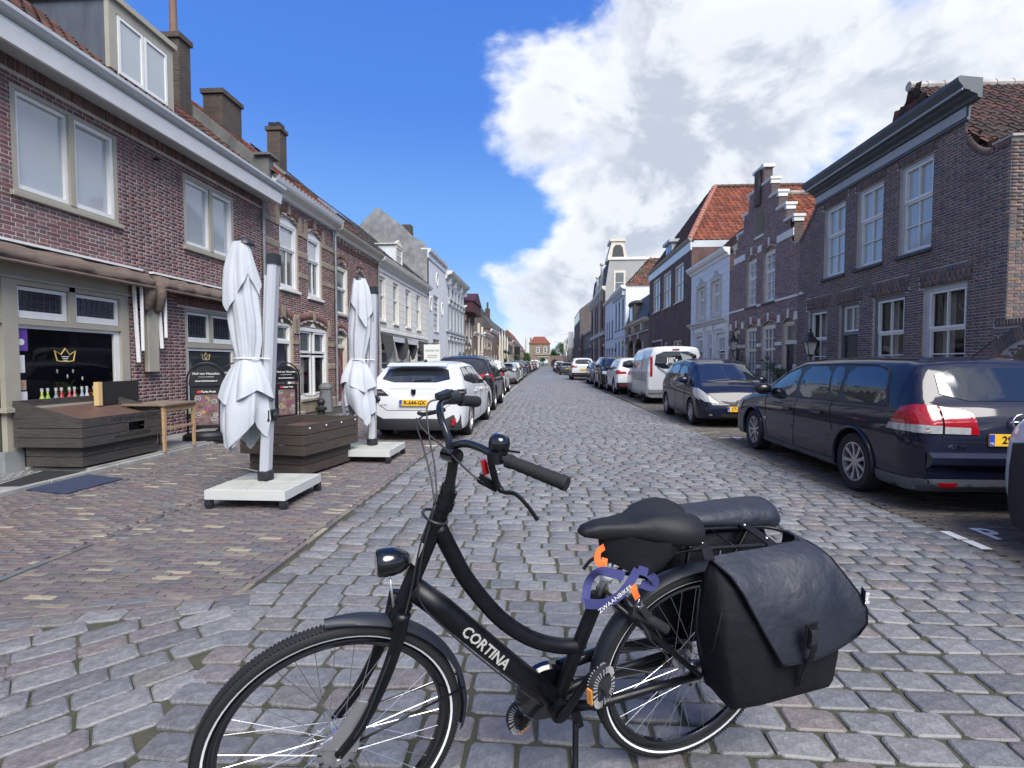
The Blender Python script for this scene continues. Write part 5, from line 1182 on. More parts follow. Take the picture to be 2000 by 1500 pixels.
# low arched gateway wall in front of the corner
Gw = House('gate_wall', 'low dark brick gateway wall with a round brick arch at the right edge', 'R', 7.7, 5.5, 9.54, cat='wall')
Gw.holes = [(7.35, 9.25, 0, 1.93, .4)]
Gw.wall(0, 2.16, M_mortar2, side0=0, side1=0, reveal=.3, mrev=M_mortar2)
Gw.bricks(.1, 2.10, .0565, .2, PAL_R1, seed=8)
Gw.soldier(7.2, 9.4, 1.55, 1.77, PAL_R1, rise=.42, splay=1.5, d=.010, n=34); Gw.soldier(5.52, 9.5, 2.11, 2.22, PAL_R1, d=.012)
Gw.put_bricks(PAL_R1, keep=200)
b = MB(); Gw.box(b, -1.5, -.31, 7.2, 9.4, .02, 1.9); b.build('gate_leaf', M_black, Gw.t)
wall_lantern(7.9, 14.95, 1.72, 'R', 'black wall lantern between the two left ground floor openings of the grey cornice house', grp='wall lanterns along the street', out=.6)
t = thing('security_camera', 'small white camera high on the dark brick wall beside the stepped gable', 'camera', (7.88, 16.61, 3.61)); b = MB(); b.ell((-.08, 0, 0), .06, 10, 8); b.build('dome', M_white, t, smooth=True); b = MB(); b.box(-.05, 0, -.03, .03, -.03, .03); b.build('bracket', M_white, t)
t = thing('door_bell', 'small white bell button beside the dark panelled door', 'bell', (7.88, 15.0, 1.32)); b = MB(); b.ell((0, 0, 0), (.02, .03, .04), 8, 6); b.build('button', M_white, t, smooth=True)
# --- stepped gable house
H = House('step_gable_house', 'purple brown brick house with stepped gable, white bands and small paned windows', 'R', 7.9, 16.97, 23.15)
H.holes = [(18.70, 19.69, 3.64, 5.62, .17), (20.29, 21.25, 3.64, 5.60, .17), (17.20, 18.05, .1, 2.96, .14), (18.58, 19.72, .62, 2.98, .15), (20.15, 21.25, .62, 2.96, .15), (21.85, 22.66, .1, 2.94, .13)]
STP = [(17.0, 17.85, None), (17.35, 18.55, 6.12), (17.9, 19.05, 6.68), (18.5, 19.7, 7.28), (19.1, 20.1, 7.95)]
def topR2(y):
 if y < 17.33: return 5.32 + .3 * ((y - 16.97) / .36) ** 2 * 0
 if y < 17.9: return 6.14
 if y < 18.5: return 6.68
 if y < 19.1: return 7.28
 if y < 19.72: return 7.92
 if y < 20.55: return 8.55
 if y < 21.15: return 7.92
 if y < 21.4 + .25: return 7.28
 if y < 22.3: return 6.68
 if y < 22.5: return 6.15
 t = min(1, (y - 22.5) / .65); return 5.95 - .65 * t ** .6
def topR2b(y):
 if y < 17.33: return 5.32
 if y < 17.7: return 5.34 + 0.8 * (1 - math.sqrt(max(0, 1 - ((y - 17.33) / .37) ** 2))) if y < 17.6 else 6.14
 return topR2(y)
H.wall(0, 8.6, M_mortar2, side0=0, side1=0, mrev=M_mortar2, topfn=topR2b)
BZ = [(3.58, 3.66)]
H.bricks(.2, 8.5, .0565, .2, PAL_R2, spans=spans_of(topR2b, 16.97, 23.15), bands=BZ, seed=9)
for a, c, z, ri in ((18.62, 19.77, 5.5, .17), (20.21, 21.33, 5.48, .17), (17.12, 18.13, 2.84, .14), (18.5, 19.8, 2.86, .15), (20.07, 21.33, 2.84, .15), (21.77, 22.74, 2.83, .13)): H.soldier(a, c, z, z + .24, [(.13, .085, .08)], rise=ri, splay=.45, d=.0075)
for it_ in range(len(H.items)):
 if H.items[it_][0] >= 6: H.items[it_] = (H.items[it_][0], H.items[it_][1], 5 - it_ % 2 * 3)
H.put_bricks(PAL_R2, keep=300)
M_wband = mat('white_stone', (.68, .68, .66), .6, var=.12, vs=4)
b = MB()
for u, v_ in ((16.99, 18.62), (19.75, 20.2), (21.35, 23.12)): H.box(b, 0, .03, u, v_, 3.58, 3.66)
for z0, z1 in ((2.08, 2.2), (1.28, 1.42)):
 for u, v_ in ((16.99, 17.18), (18.07, 18.56), (19.74, 20.13), (21.27, 21.83), (22.68, 23.12)): H.box(b, 0, .028, u, v_, z0, z1)
for u in (16.99, 18.20, 19.83, 21.45, 22.8):
 w_ = .22; H.prism(b, [(.0, u, 2.86), (.0, u + w_ + .02, 2.86), (.0, u + w_ - .02, 3.12), (.0, u + .04, 3.12)], .03)
for u0, u1 in ((17.35, 18.55), (19.83, 20.15), (21.42, 22.6)): H.box(b, 0, .03, u0, u1, 5.56, 5.80)
for (a, c, z, ri) in ((18.62, 19.77, 5.5, .17), (20.21, 21.33, 5.48, .17), (17.12, 18.13, 2.84, .14), (18.5, 19.8, 2.86, .15), (20.07, 21.33, 2.84, .15), (21.77, 22.74, 2.83, .13)): m_ = (a + c) / 2; H.box(b, 0, .04, m_ - .05, m_ + .05, z + ri - .02, z + ri + .26)
H.box(b, 0, .05, 19.68, 20.42, 6.10, 6.18)
b.build('stone_band', M_wband, H.t)
b = MB()
for u0, u1, z in ((17.28, 18.0, 6.14), (17.85, 18.62, 6.68), (18.45, 19.2, 7.28), (19.05, 19.85, 7.92), (20.45, 21.2, 7.92), (21.1, 21.7, 7.28), (21.6, 22.35, 6.68), (22.25, 22.62, 6.15)):
 H.box(b, -.32, .06, u0, u1, z, z + .085); H.box(b, -.28, .03, u0 + .03 if u0 < 20 else u1 - .16, u0 + .16 if u0 < 20 else u1 - .03, z - .14, z - .001)
H.box(b, -.34, .08, 19.65, 20.65, 8.55, 8.66); b.build('step_cap', M_wband, H.t)
b = MB(); H.box(b, .03, .12, 19.95, 20.35, 7.3, 8.54); H.box(b, -.2, -.05, 20.1, 20.2, 8.66, 8.8); b.build('pilaster', brickmat('pilaster_brick', (.09, .06, .058), (.07, .05, .05), (.13, .12, .11)), H.t)
b = MB(); H.box(b, -.02, .02, 19.75, 20.35, 6.2, 7.05); b.build('blind_niche', mat('niche_render', (.17, .165, .1), .9, var=.2), H.t)
b = MB()
for k, (u0, u1, z) in enumerate(((16.97, 17.9, 5.4), (17.9, 18.5, 6.1), (18.5, 19.1, 6.7), (19.1, 19.72, 7.3), (19.72, 20.55, 8.5), (20.55, 21.15, 7.3), (21.15, 21.65, 6.7), (21.65, 22.3, 6.1))):
 zt = topR2b((u0 + u1) / 2 + .05) if k else 6.13
 for yq in (u0 if k else 17.34,): H.poly(b, [(0, yq, z - .8), (-.28, yq, z - .8), (-.28, yq, zt), (0, yq, zt)])
b.build('step_return', MATS['pilaster_brick'], H.t, recalc=False)
for a, c, z1 in ((18.70, 19.69, 5.62), (20.29, 21.25, 5.60)): H.window(a, c, 3.64, z1, [(0, 1, 0, .62, 2, 3, '', G_net_refl), (0, 1, .62, 1, 2, 2, '', G_net_refl)], mf=M_creamR, ms=M_white, d=-.12, fw=.09, sw=.04, arch=.17, sill=.06, msill=M_bluestone, head_m=M_sand)
for a, c in ((18.58, 19.72), (20.15, 21.25)): H.window(a, c, .62, 2.97, [(0, 1, 0, .62, 3, 3, '', G_mid), (0, 1, .62, 1, 3, 2, '', G_mid)], mf=M_creamR, ms=M_white, d=-.1, fw=.09, sw=.04, arch=.15, sill=.08, msill=M_bluestone, head_m=M_sand)
H.door(17.20, 18.05, .1, 2.96, 2.1, M_creamR, M_black, arch=.14, head_m=M_sand, glass=G_mid); H.door(21.85, 22.66, .1, 2.94, 2.1, M_creamR, M_black, arch=.13, head_m=M_sand, glass=G_mid)
M_red1 = None
tile_roof(H, (.3, 17.15 - H.ym, 5.38), (7.5, 0, 0), (0, 2.95, 2.3), pal=PAL_RED, seed=61, tw=.25, tl=.33)
tile_roof(H, (.3, 23.0 - H.ym, 5.38), (7.5, 0, 0), (0, -2.9, 2.3), pal=PAL_RED, seed=62, tw=.25, tl=.33)
ridge_tiles(H.t, (.3, 20.1 - H.ym, 7.72), (8, 20.1 - H.ym, 7.72), M_stonesill)
wall_lantern(7.9, 21.6, 2.0, 'R', 'small black wall lantern beside the far door of the stepped gable house', out=.35)
t = thing('house_number', 'small white house number plate beside the near door of the stepped gable house', 'number plate', (7.86, 17.08, 1.36)); b = MB(); b.box(-.01, .01, -.08, .08, -.08, .08); b.build('plate', M_white, t); text_mesh(t, '7', 'lettering', M_black, frame_mat((-.012, 0, 0), (0, -1, 0), (0, 0, 1)), .1)
# --- white house with ornate shopfront
H = House('white_ornate_house', 'white painted house with two ornamented upper windows and ornate ground floor front', 'R', 7.9, 23.17, 29.1)
M_wblue = mat('white_paint_wall', (.66, .69, .74), .6, var=.08, vs=2)
H.holes = [(24.35, 25.5, 3.72, 5.3), (26.6, 27.85, 3.72, 5.3), (23.6, 24.8, .5, 2.84), (25.5, 26.05, .1, 2.84), (26.88, 27.95, .5, 2.84)]
H.wall(0, 6.2, M_wblue, side0=0, side1=8)
b = MB()
for k in range(7):
 z = 3.75 + k * .34; segs = [(23.2, 29.05)]
 for h in H.holes[:2]:
  if h[2] - .2 < z < h[3] + .25: segs = [q for p, r in segs for q in ((p, min(r, h[0] - .2)), (max(p, h[1] + .2), r)) if q[1] - q[0] > .03]
 for p, r in segs: H.box(b, 0, .004, p, r, z - .006, z + .006)
b.build('render_groove', mat('groove_grey', (.35, .37, .42), .9), H.t)
M_stucco = mat('stucco_trim', (.5, .5, .47), .7, var=.15, vs=6)
for a, c in ((24.35, 25.5), (26.6, 27.85)):
 H.window(a, c, 3.72, 5.3, [(0, 1, 0, .62, 2, 1, '', G_net_refl), (0, 1, .62, 1, 2, 1, '', G_net_refl)], mf=M_creamR, ms=M_white, d=-.12, fw=.09)
 b = MB()
 for q in ((a - .18, a, 3.6, 5.48), (c, c + .18, 3.6, 5.48), (a, c, 5.3, 5.48), (a, c, 3.6, 3.72)): H.box(b, 0, .05, *q)
 m_ = (a + c) / 2; b.ell(H.p(.05, m_, 5.6), (.05, .14, .16), 8, 6); b.ell(H.p(.05, m_ - .22, 5.52), (.04, .12, .08), 8, 6); b.ell(H.p(.05, m_ + .22, 5.52), (.04, .12, .08), 8, 6); b.build('window_surround', M_stucco, H.t)
for a, c, z0 in ((23.6, 24.8, .5), (26.88, 27.95, .5)): H.window(a, c, z0, 2.84, [(0, 1, 0, .66, 2, 1, '', G_mid), (0, 1, .7, 1, 2, 1, '', G_net_refl)], mf=M_white, d=-.12, fw=.07, arch=.12)
H.door(25.5, 26.05, .1, 2.84, 2.2, M_white, M_black, panels=2)
cornice(H, 'cornice', M_white, [(0, 6.12), (.08, 6.14), (.1, 6.22), (.22, 6.3), (.3, 6.42), (.3, 6.48), (0, 6.46)], 23.17, 29.15)
cornice(H, 'cornice', M_white, [(0, 3.28), (.1, 3.3), (.14, 3.38), (.26, 3.44), (.28, 3.5), (0, 3.52)], 23.3, 29.0)
b = MB()
for u0, u1 in ((23.4, 24.95), (25.3, 26.2), (26.7, 28.15)): H.box(b, 0, .05, u0, u1, 2.98, 3.24); H.box(b, 0, .09, u0 + .06, u1 - .06, 3.02, 3.2)
for u in (23.3, 25.05, 26.4, 28.4): H.box(b, 0, .14, u, u + .14, 2.9, 3.27); H.box(b, 0, .07, u, u + .12, .3, 2.9)
H.box(b, 0, .08, 23.3, 28.5, 2.16, 2.24) if False else None
b.build('moulding', M_white, H.t)
tile_roof(H, (.15, 23.3 - H.ym, 6.3), (0, 5.75, 0), (2.4, 0, 2.3), pal=PAL_OLD, seed=63, tw=.25, tl=.33)
ridge_tiles(H.t, (.15, 23.32 - H.ym, 6.36), (2.55, 23.32 - H.ym, 8.66), mat('old_ridge', (.12, .11, .1), .9, var=.4), r=.1, step=.3)
t = thing('advertising_board', 'blue upright notice board standing before the white ornate house', 'sign', (7.55, 27.9, .1))
b = MB(); b.box(-.03, .03, -.6, .6, .9, 2.12); b.build('board', mat('blue_board', (.03, .14, .5), .5, var=.2), t)
b = MB(); b.box(-.035, .035, -.64, -.6, 0, 2.15); b.box(-.035, .035, .6, .64, 0, 2.15); b.build('post', M_steel, t)
b = MB(); [b.box(-.034, -.031, -.35, .35 - .1 * (k % 2), 1.0 + .1 * k, 1.05 + .1 * k) for k in range(4)]; b.build('lettering', M_wprint, t)
b = MB(); b.ell((-.04, 0, 1.95), (.01, .09, .06), 8, 6); b.build('emblem', M_food, t)
# shrubs in pots along the right wall
def shrub(x, y, z, r, h, label, seed, n=700, m=None, pot=True):
 t = thing('shrub', label, 'shrub', (x, y, z)); rg_ = np.random.default_rng(seed); b = MB()
 cl = [(rg_.normal(0, r * .45), rg_.normal(0, r * .45), h * rg_.uniform(.45, .9), r * rg_.uniform(.3, .5)) for _ in range(9)]
 for i in range(n):
  c = cl[rg_.integers(9)]; v = rg_.normal(0, 1, 3); v /= np.linalg.norm(v); p = Vector((c[0], c[1], c[2])) + Vector(v * c[3] * rg_.uniform(.5, 1.1)); d = Vector(rg_.normal(0, 1, 3)).normalized(); s_ = d.orthogonal().normalized(); L_ = rg_.uniform(.03, .06); b.add([p, p + d * L_ + s_ * L_ * .4, p + d * L_ * 2, p + d * L_ - s_ * L_ * .4], [(0, 1, 2, 3)])
 b.build('foliage', m or M_leafd, t, recalc=False)['kind'] = 'stuff'
 b = MB(); [b.tube([(0, 0, h * .1), (c[0] * .5, c[1] * .5, h * .35), (c[0], c[1], c[2])], [.02, .012, .006], 5) for c in cl[:5]]; b.build('stem', mat('bark', (.1, .075, .05), .9, var=.3), t)
 if pot: b = MB(); b.lathe([(0, 0), (r * .45, 0), (r * .55, h * .3), (r * .48, h * .3), (0, h * .26)], n=14); b.build('pot', M_potd, t, auto=40)
shrub(7.25, 19.8, .1, .62, 1.75, 'dark evergreen bush in a pot before the stepped gable house', 3)
shrub(7.35, 16.9, .1, .4, 1.45, 'light green climbing bush at the near door of the stepped gable house', 5, m=M_leaf)
shrub(7.3, 18.1, .1, .3, .9, 'low variegated plant under the window of the stepped gable house', 6, n=350, m=mat('leaf_variegated', (.2, .25, .12), .6, c2=(.05, .1, .03), vs=12))
# --- dark red brick house with hipped red roof
B_r4 = brickmat('maroon_brick', (.16, .075, .068), (.12, .06, .056), (.15, .12, .11), bh=.058, var=.55)
H = House('hip_roof_house', 'dark maroon brick house with tall hipped red tile roof and white fascia', 'R', 7.9, 29.13, 40.6)
H.holes = [(30.75, 32.75, 5.08, 7.3), (33.8, 35.9, 5.08, 7.36), (36.95, 39.2, 5.1, 7.42), (30.95, 33.15, .8, 2.84), (34.5, 35.5, .8, 2.84), (36.2, 39.4, .5, 3.08)]
H.wall(0, 7.75, B_r4, side0=9, side1=9)
for h in H.holes[:3]: H.window(*h[:4], [(0, .5, 0, .5, 1, 1), (.5, 1, 0, .5, 1, 1), (0, .5, .5, 1, 1, 1), (.5, 1, .5, 1, 1, 1)], mf=M_creamR, ms=M_creamR, mp=G_net_refl, d=-.08, fw=.09, sill=.09, msill=M_creamR)
H.window(30.95, 33.15, .8, 2.84, [(0, .5, 0, 1, 1, 1), (.5, 1, 0, 1, 1, 1)], mf=M_creamR, ms=M_creamR, mp=G_mid); H.window(34.5, 35.5, .8, 2.84, [(0, 1, 0, 1, 1, 1)], mf=M_creamR, ms=M_creamR, mp=G_mid)
b = MB(); H.box(b, -.1, .0, 36.2, 36.35, .1, 3.08); H.box(b, -.1, .0, 36.35, 39.4, 2.98, 3.08); b.build('door_frame', M_creamR, H.t); b = MB(); H.box(b, -.12, -.06, 36.35, 39.4, .1, 2.98); [H.box(b, -.06, -.04, 36.4 + k * .3, 36.42 + k * .3, .1, 2.98) for k in range(10)]; b.build('garage_door', mat('plum_door', (.07, .02, .045), .5), H.t)
cornice(H, 'fascia', M_white, [(0, 7.6), (.06, 7.6), (.08, 8.06), (0, 8.06)], 29.1, 40.65); cornice(H, 'gutter', M_stonesill, [(0, 8.061), (.15, 8.1), (.22, 8.22), (.2, 8.26), (0, 8.24)], 29.05, 40.65)
RX, RZ, RY = 3.0, 12.8, 35.0
def hipclip(u, v): return u * 9.5 > v * RX
tile_roof(H, (-.1, 29.2 - H.ym, 8.15), (9.5, 0, 0), (0, RY - 29.2, RZ - 8.15), pal=PAL_RED, seed=71, tw=.28, tl=.36, clip=hipclip)
tile_roof(H, (-.15, 29.1 - H.ym, 8.15), (0, 11.6, 0), (RX, 0, RZ - 8.15), pal=PAL_BRN, seed=72, tw=.28, tl=.36, clip=lambda u, v: v * .5 < u < 1 - v * .5)
M_ridge = mat('ridge_clay', (.38, .16, .11), .7, var=.3, vs=8)
ridge_tiles(H.t, (-.1, 29.2 - H.ym, 8.2), (RX, RY - H.ym, RZ + .05), M_ridge, r=.15, step=.36); ridge_tiles(H.t, (RX, RY - H.ym, RZ + .05), (RX + 6.4, RY - H.ym, RZ + .05), M_roofbrn, r=.13)
b = MB(); H.box(b, -1.2, -.1, 34.1, 35.7, 8.25, 9.15); H.box(b, -1.45, .1, 33.95, 35.85, 9.151, 9.33); dd_ = b.build('dormer', M_ltgrey, H.t); b = MB(); H.box(b, -.09, -.07, 34.3, 34.85, 8.4, 9.0); H.box(b, -.09, -.07, 34.95, 35.5, 8.4, 9.0); b.build('dormer_pane', G_mid, dd_)
# --- brick mansard house
H = House('mansard_house', 'low ornate brick house with dark mansard roof and arched openings', 'R', 7.9, 40.65, 52.4)
B_r5 = brickmat('orange_brown_brick', (.2, .11, .08), (.15, .085, .065), (.25, .22, .18), bh=.06)
H.holes = [(43.4, 46.7, .1, 3.52, .7), (47.5, 50.3, .1, 3.54, .7)]
H.wall(0, 4.9, B_r5, side0=9, side1=9, reveal=.5)
b = MB(); H.box(b, -.55, -.5, 43.4, 50.3, .1, 3.6); b.build('garage_door', mat('brown_door', (.07, .035, .025), .6, var=.3), H.t)
b = MB()
for y_ in (42.8, 47.0, 51.2): H.box(b, 0, .1, y_ - .2, y_ + .2, .2, 3.2); H.box(b, 0, .25, y_ - .25, y_ + .25, 4.1, 4.7)
H.box(b, 0, .12, 40.7, 52.4, 3.95, 4.05)
for y_ in (45.05, 48.9): H.prism(b, [(0, y_ - .18, 3.5), (0, y_ + .18, 3.5), (0, y_ + .25, 3.95), (0, y_ - .25, 3.95)], .12)
b.build('stone_trim', M_stucco, H.t)
cornice(H, 'cornice', M_creamR, [(0, 4.7), (.1, 4.74), (.35, 4.86), (.4, 5.0), (0, 5.02)], 40.8, 52.45)
b = MB(); b.prism([H.p(d_, 40.9, z_) for d_, z_ in ((.1, 5.0), (-.75, 7.2), (-8, 7.2), (-8, 5.0))], (0, 11.4, 0)); b.build('roof', mat('mansard_slate', (.035, .037, .042), .6, var=.4, vs=4), H.t)
b = MB(); H.box(b, -1.2, .1, 46.8, 49.6, 5.05, 6.7); b.ell(H.p(-.35, 48.2, 6.75), (.75, 1.75, .35), 12, 6); dm_ = b.build('dormer', mat('dormer_dark', (.05, .05, .05), .6), H.t); b = MB(); H.box(b, .1, .14, 47.5, 48.9, 5.2, 6.5); b.build('dormer_window', M_creamR, dm_); b = MB(); H.box(b, .141, .15, 47.7, 48.7, 5.3, 6.4); b.build('dormer_pane', G_mid, dm_)
wall_lantern(7.9, 46.95, 2.9, 'R', 'large black lantern between the arched openings of the brick mansard house', out=1.0)
# --- pale blue-white pair
H = House('pale_terrace_house', 'pale blue-white rendered house with dark slim windows and hipped tile roof', 'R', 7.9, 52.45, 61.3)
ys = [53.7, 56.4, 58.9]; H.holes = [(y_, y_ + 1.1, 4.95, 8.0) for y_ in ys] + [(y_, y_ + 1.1, .8, 3.75) for y_ in ys]
H.wall(0, 8.9, M_wblue, side0=8, side1=8)
for h in H.holes: H.window(*h[:4], [(0, 1, 0, .5, 1, 1), (0, 1, .5, 1, 1, 1)], mf=M_slategrey, ms=M_slategrey, mp=G_dark, sill=.12, msill=M_bluestone)
b = MB(); [H.box(b, 0, .35, 52.6 + k * 1.24, 52.85 + k * 1.24, 8.2, 8.8) for k in range(7)]; H.box(b, 0, .05, 52.5, 61.2, 4.1, 4.25); b.build('bracket_moulding', M_ltgrey, H.t)
cornice(H, 'cornice', M_white, [(0, 8.75), (.3, 8.8), (.5, 9.0), (.5, 9.15), (0, 9.15)], 52.4, 61.35)
tile_roof(H, (.1, 52.6 - H.ym, 9.1), (10, 0, 0), (0, 4.8, 3.6), pal=PAL_OLD, seed=81, tw=.4, tl=.45, clip=lambda u, v: u * 10 > v * 3.2)
tile_roof(H, (.05, 52.6 - H.ym, 9.1), (0, 8.7, 0), (3.2, 0, 3.6), pal=PAL_BRN, seed=82, tw=.4, tl=.45, clip=lambda u, v: v * .5 < u < 1 - v * .5)
H = House('pale_terrace_house', 'lower pale blue-white grooved house with six slim grey windows', 'R', 7.9, 61.35, 70.0)
ys = [62.2, 64.9, 67.4]; H.holes = [(y_, y_ + 1.2, 4.35, 6.55) for y_ in ys] + [(y_, y_ + 1.2, .8, 3.3) for y_ in ys]
H.wall(0, 9.0, M_wblue, side0=0, side1=8)
for h in H.holes: H.window(*h[:4], [(0, 1, 0, .5, 1, 1), (0, 1, .5, 1, 1, 1)], mf=M_slategrey, ms=M_slategrey, mp=G_mid, sill=.12, msill=M_bluestone)
b = MB(); [H.box(b, 0, .01, 61.4, 69.95, 6.7 + k * .35, 6.72 + k * .35) for k in range(6)]; b.build('render_groove', MATS['groove_grey'], H.t)
cornice(H, 'cornice', M_white, [(0, 8.9), (.3, 8.95), (.4, 9.1), (0, 9.2)], 61.3, 70.0)
wall_lantern(7.9, 60.0, 3.3, 'R', 'black street lantern on the pale blue-white house', out=1.3)
# --- tall grey house with bell-shaped attic and ornate brick front
H = House('tall_grey_house', 'tall house with grey side wall, slate attic and ornate red brick street front', 'R', 7.9, 70.05, 91.5)
B_r8 = brickmat('ornate_red_brick', (.24, .11, .085), (.19, .09, .07), (.28, .22, .19), bh=.07)
ys = [72.5, 78.0, 83.5, 87.5]; H.holes = [(y_, y_ + 2.2, 6.2, 9.8, .6) for y_ in ys] + [(y_, y_ + 2.2, .6, 4.6, .8) for y_ in ys]
H.wall(0, 11.4, B_r8, side0=0, side1=0)
for h in H.holes: H.window(*h[:4], [(0, 1, 0, .5, 2, 1), (0, 1, .5, 1, 2, 1)], mf=mat('brown_woodwork', (.08, .045, .035), .5), ms=MATS['brown_woodwork'], mp=G_dark, arch=h[4])
M_grey7 = mat('grey_render', (.34, .345, .335), .9, var=.15, vs=.8)
b = MB(); H.poly(b, [(0, 70.05, 0), (-9, 70.05, 0), (-9, 70.05, 15.0), (-.5, 70.05, 15.0), (0, 70.05, 11.4)]); b.build('side_wall', M_grey7, H.t, recalc=False)
b = MB(); b.box(.3, 9, -10.85, -10.7, 15.0, 15.35); b.build('parapet', M_wplas, H.t)
b = MB(); b.prism([H.p(-.05, 70.1, 11.4), H.p(-.5, 70.1, 15.0), H.p(-9, 70.1, 15.0), H.p(-9, 70.1, 11.4)], (0, 21.3, 0)); b.build('roof', M_slate, H.t)
b = MB(); b.prism([(.15, -10.72, 14.9), (2.9, -10.72, 14.9), (2.3, -10.72, 17.4), (.8, -10.72, 17.4)], (0, 3, 0)); b.box(.55, 2.55, -10.85, -7.5, 17.4, 17.75); at_ = b.build('attic_dormer', M_creamR, H.t); b = MB(); b.prism([(.75, -10.76, 14.95), (2.45, -10.76, 14.95), (2.2, -10.76, 16.6), (1.9, -10.76, 16.95), (1.3, -10.76, 16.95), (1.0, -10.76, 16.6)], (0, .03, 0)); b.build('slate_panel', M_slate, at_)
b = MB(); b.box(1.05, 2.6, -10.8, -10.72, 10.6, 13.6); sw_ = b.build('side_window', M_creamR, H.t); b = MB(); b.box(1.3, 2.35, -10.82, -10.801, 10.9, 12.0); b.box(1.3, 2.35, -10.82, -10.801, 12.1, 13.3); b.build('pane', G_mid, sw_)
cornice(H, 'cornice', M_creamR, [(0, 11.0), (.2, 11.1), (.45, 11.3), (.5, 11.6), (0, 11.6)], 70.0, 91.6)
b = MB()
for y_ in (73, 77, 81, 85, 89): H.box(b, 0, .5, y_ - .3, y_ + .3, 10.0, 11.05); H.box(b, 0, .15, y_ - .35, y_ + .35, .3, 10.0) if y_ in (77, 85) else None
H.box(b, 0, .25, 70.1, 91.5, 5.2, 5.7)
b.build('stone_trim', M_stucco, H.t)
b = MB()
for y_, h in ((75.9, 4.2), (82, 3.2)): H.box(b, -.4, .1, y_ - 1.0, y_ + 1.0, 11.6, 11.6 + h * .5); H.prism(b, [(-.3, y_ - .8, 11.6 + h * .5), (-.3, y_ + .8, 11.6 + h * .5), (-.3, y_ + .2, 11.6 + h * .85), (-.3, y_ - .2, 11.6 + h * .85)], .3); b.ell(H.p(-.1, y_, 11.6 + h * .92), .28, 8, 6)
b.build('ornate_gable', M_stucco, H.t)
wall_lantern(7.9, 74.5, 3.6, 'R', 'black street lantern on the ornate red brick front', out=1.6)
H = farhouse('low_grey_house', 'low dark brick house with white signboard past the ornate brick front', 'R', 7.9, 91.6, 110, 7.4, B_dark, 6, (.9, 4.2), ww=1.3, hh=2.2, mf=M_ltgrey, ridge=(-4, 10), mroof=M_roofgrey)
H = House('tall_warehouse', 'tall dark brown brick block with pale top window band', 'R', 7.2, 110.1, 132); b = MB(); H.box(b, -9, 0, 110.1, 132, 0, 12.6); b.prism([H.p(0, 110.1, 12.6), H.p(-5, 110.1, 16.5), H.p(-9, 110.1, 16.5), H.p(-9, 110.1, 12.6)], (0, 21.9, 0)); b.build('wall', B_dark, H.t)
b = MB(); H.box(b, 0, .05, 111, 131, 10.2, 12.4); b.build('window_band', M_ltgrey, H.t); b = MB(); [H.box(b, .05, .08, 111.3 + k * 2.8, 113.3 + k * 2.8, 10.5, 12.1) for k in range(7)]; b.build('pane', G_mid, H.t)
wall_lantern(7.9, 99, 3.8, 'R', 'black lantern on the low dark house far down the right side', out=1.6)
H = farhouse('terrace_house', 'brown brick house with red roof far down the right side', 'R', 7.9, 132.2, 160, 8.0, B_brown, 8, (.9, 4.4), ww=1.6, hh=2.3, mf=M_white, ridge=(-4, 11), mroof=M_roofred)
H = farhouse('terrace_house', 'last low brick house on the right next to the town gate', 'R', 7.9, 160.2, 192, 5.6, B_pink, 8, (.9, 3.4), ww=1.6, hh=1.6, mf=M_white, ridge=(-3.5, 9), mroof=M_roofbrn)
t = thing('hanging_sign', 'white square banner sign projecting from the far brick house on the right', 'sign', (7.2, 118, 5.0)); b = MB(); b.tube([(0, 0, 0), (-2.2, 0, 0)], .05, 6); b.build('bracket', M_iron, t); b = MB(); b.box(-2.1, -.9, -.05, .05, -.2, 3.4); b.build('board', M_white, t)
# --- town gate at the end
GT = thing('town_gate', 'old buff brick gate tower with red hipped roof and round arch closing the street', 'gate tower', (-2.3, 206, 0))
B_gate = brickmat('buff_brick', (.26, .2, .14), (.2, .155, .11), (.3, .26, .2), bw=.5, bh=.14)
b = MB()
for (x0, x1, z0, z1) in ((-4, -.9 + .2, 0, 8.9), (3.4, 4.1, 0, 8.9)): b.box(x0, x1, 0, 7, z0, z1)
b.box(-.7, 3.4, 0, 7, 3.4, 8.9); n = 10
for i in range(n):
 xa, xb = -.7 + 4.1 * i / n, -.7 + 4.1 * (i + 1) / n; za = 2.0 + 1.4 * math.sin(PI * i / n) ** .6; zb = 2.0 + 1.4 * math.sin(PI * (i + 1) / n) ** .6
 b.prism([(xa, 0, za), (xb, 0, zb), (xb, 0, 3.4), (xa, 0, 3.4)], (0, 7, 0))
b.build('wall', B_gate, GT)
b = MB(); b.loft([[(-4.3, -.3, 8.9), (4.4, -.3, 8.9), (4.4, 7.3, 8.9), (-4.3, 7.3, 8.9)], [(-2.2, 2.6, 11.8), (1.9, 2.6, 11.8), (1.9, 4.4, 11.8), (-2.2, 4.4, 11.8)]]); b.build('roof', M_roofred, GT)
b = MB(); b.box(-3.8, -3.2, .3, 1.1, 8.9, 11.4); b.build('chimney', B_gate, GT)
for x0 in (-1.3, 1.6):
 b = MB(); b.box(x0, x0 + 1.35, -.06, .0, 5.3, 7.6); f = b.build('window', M_white, GT)
 for k in range(2): b = MB(); b.box(x0 + .15, x0 + 1.2, -.09, -.06, 5.45 + 1.08 * k, 6.4 + 1.05 * k); b.build('pane', G_mid, f)
b = MB(); b.box(-1.9, 4.2, -.3, 0, 4.5, 5.0); b.box(-.9, 3.7, -.2, 0, 3.5, 4.0); b.build('moulding', M_stonesill, GT)
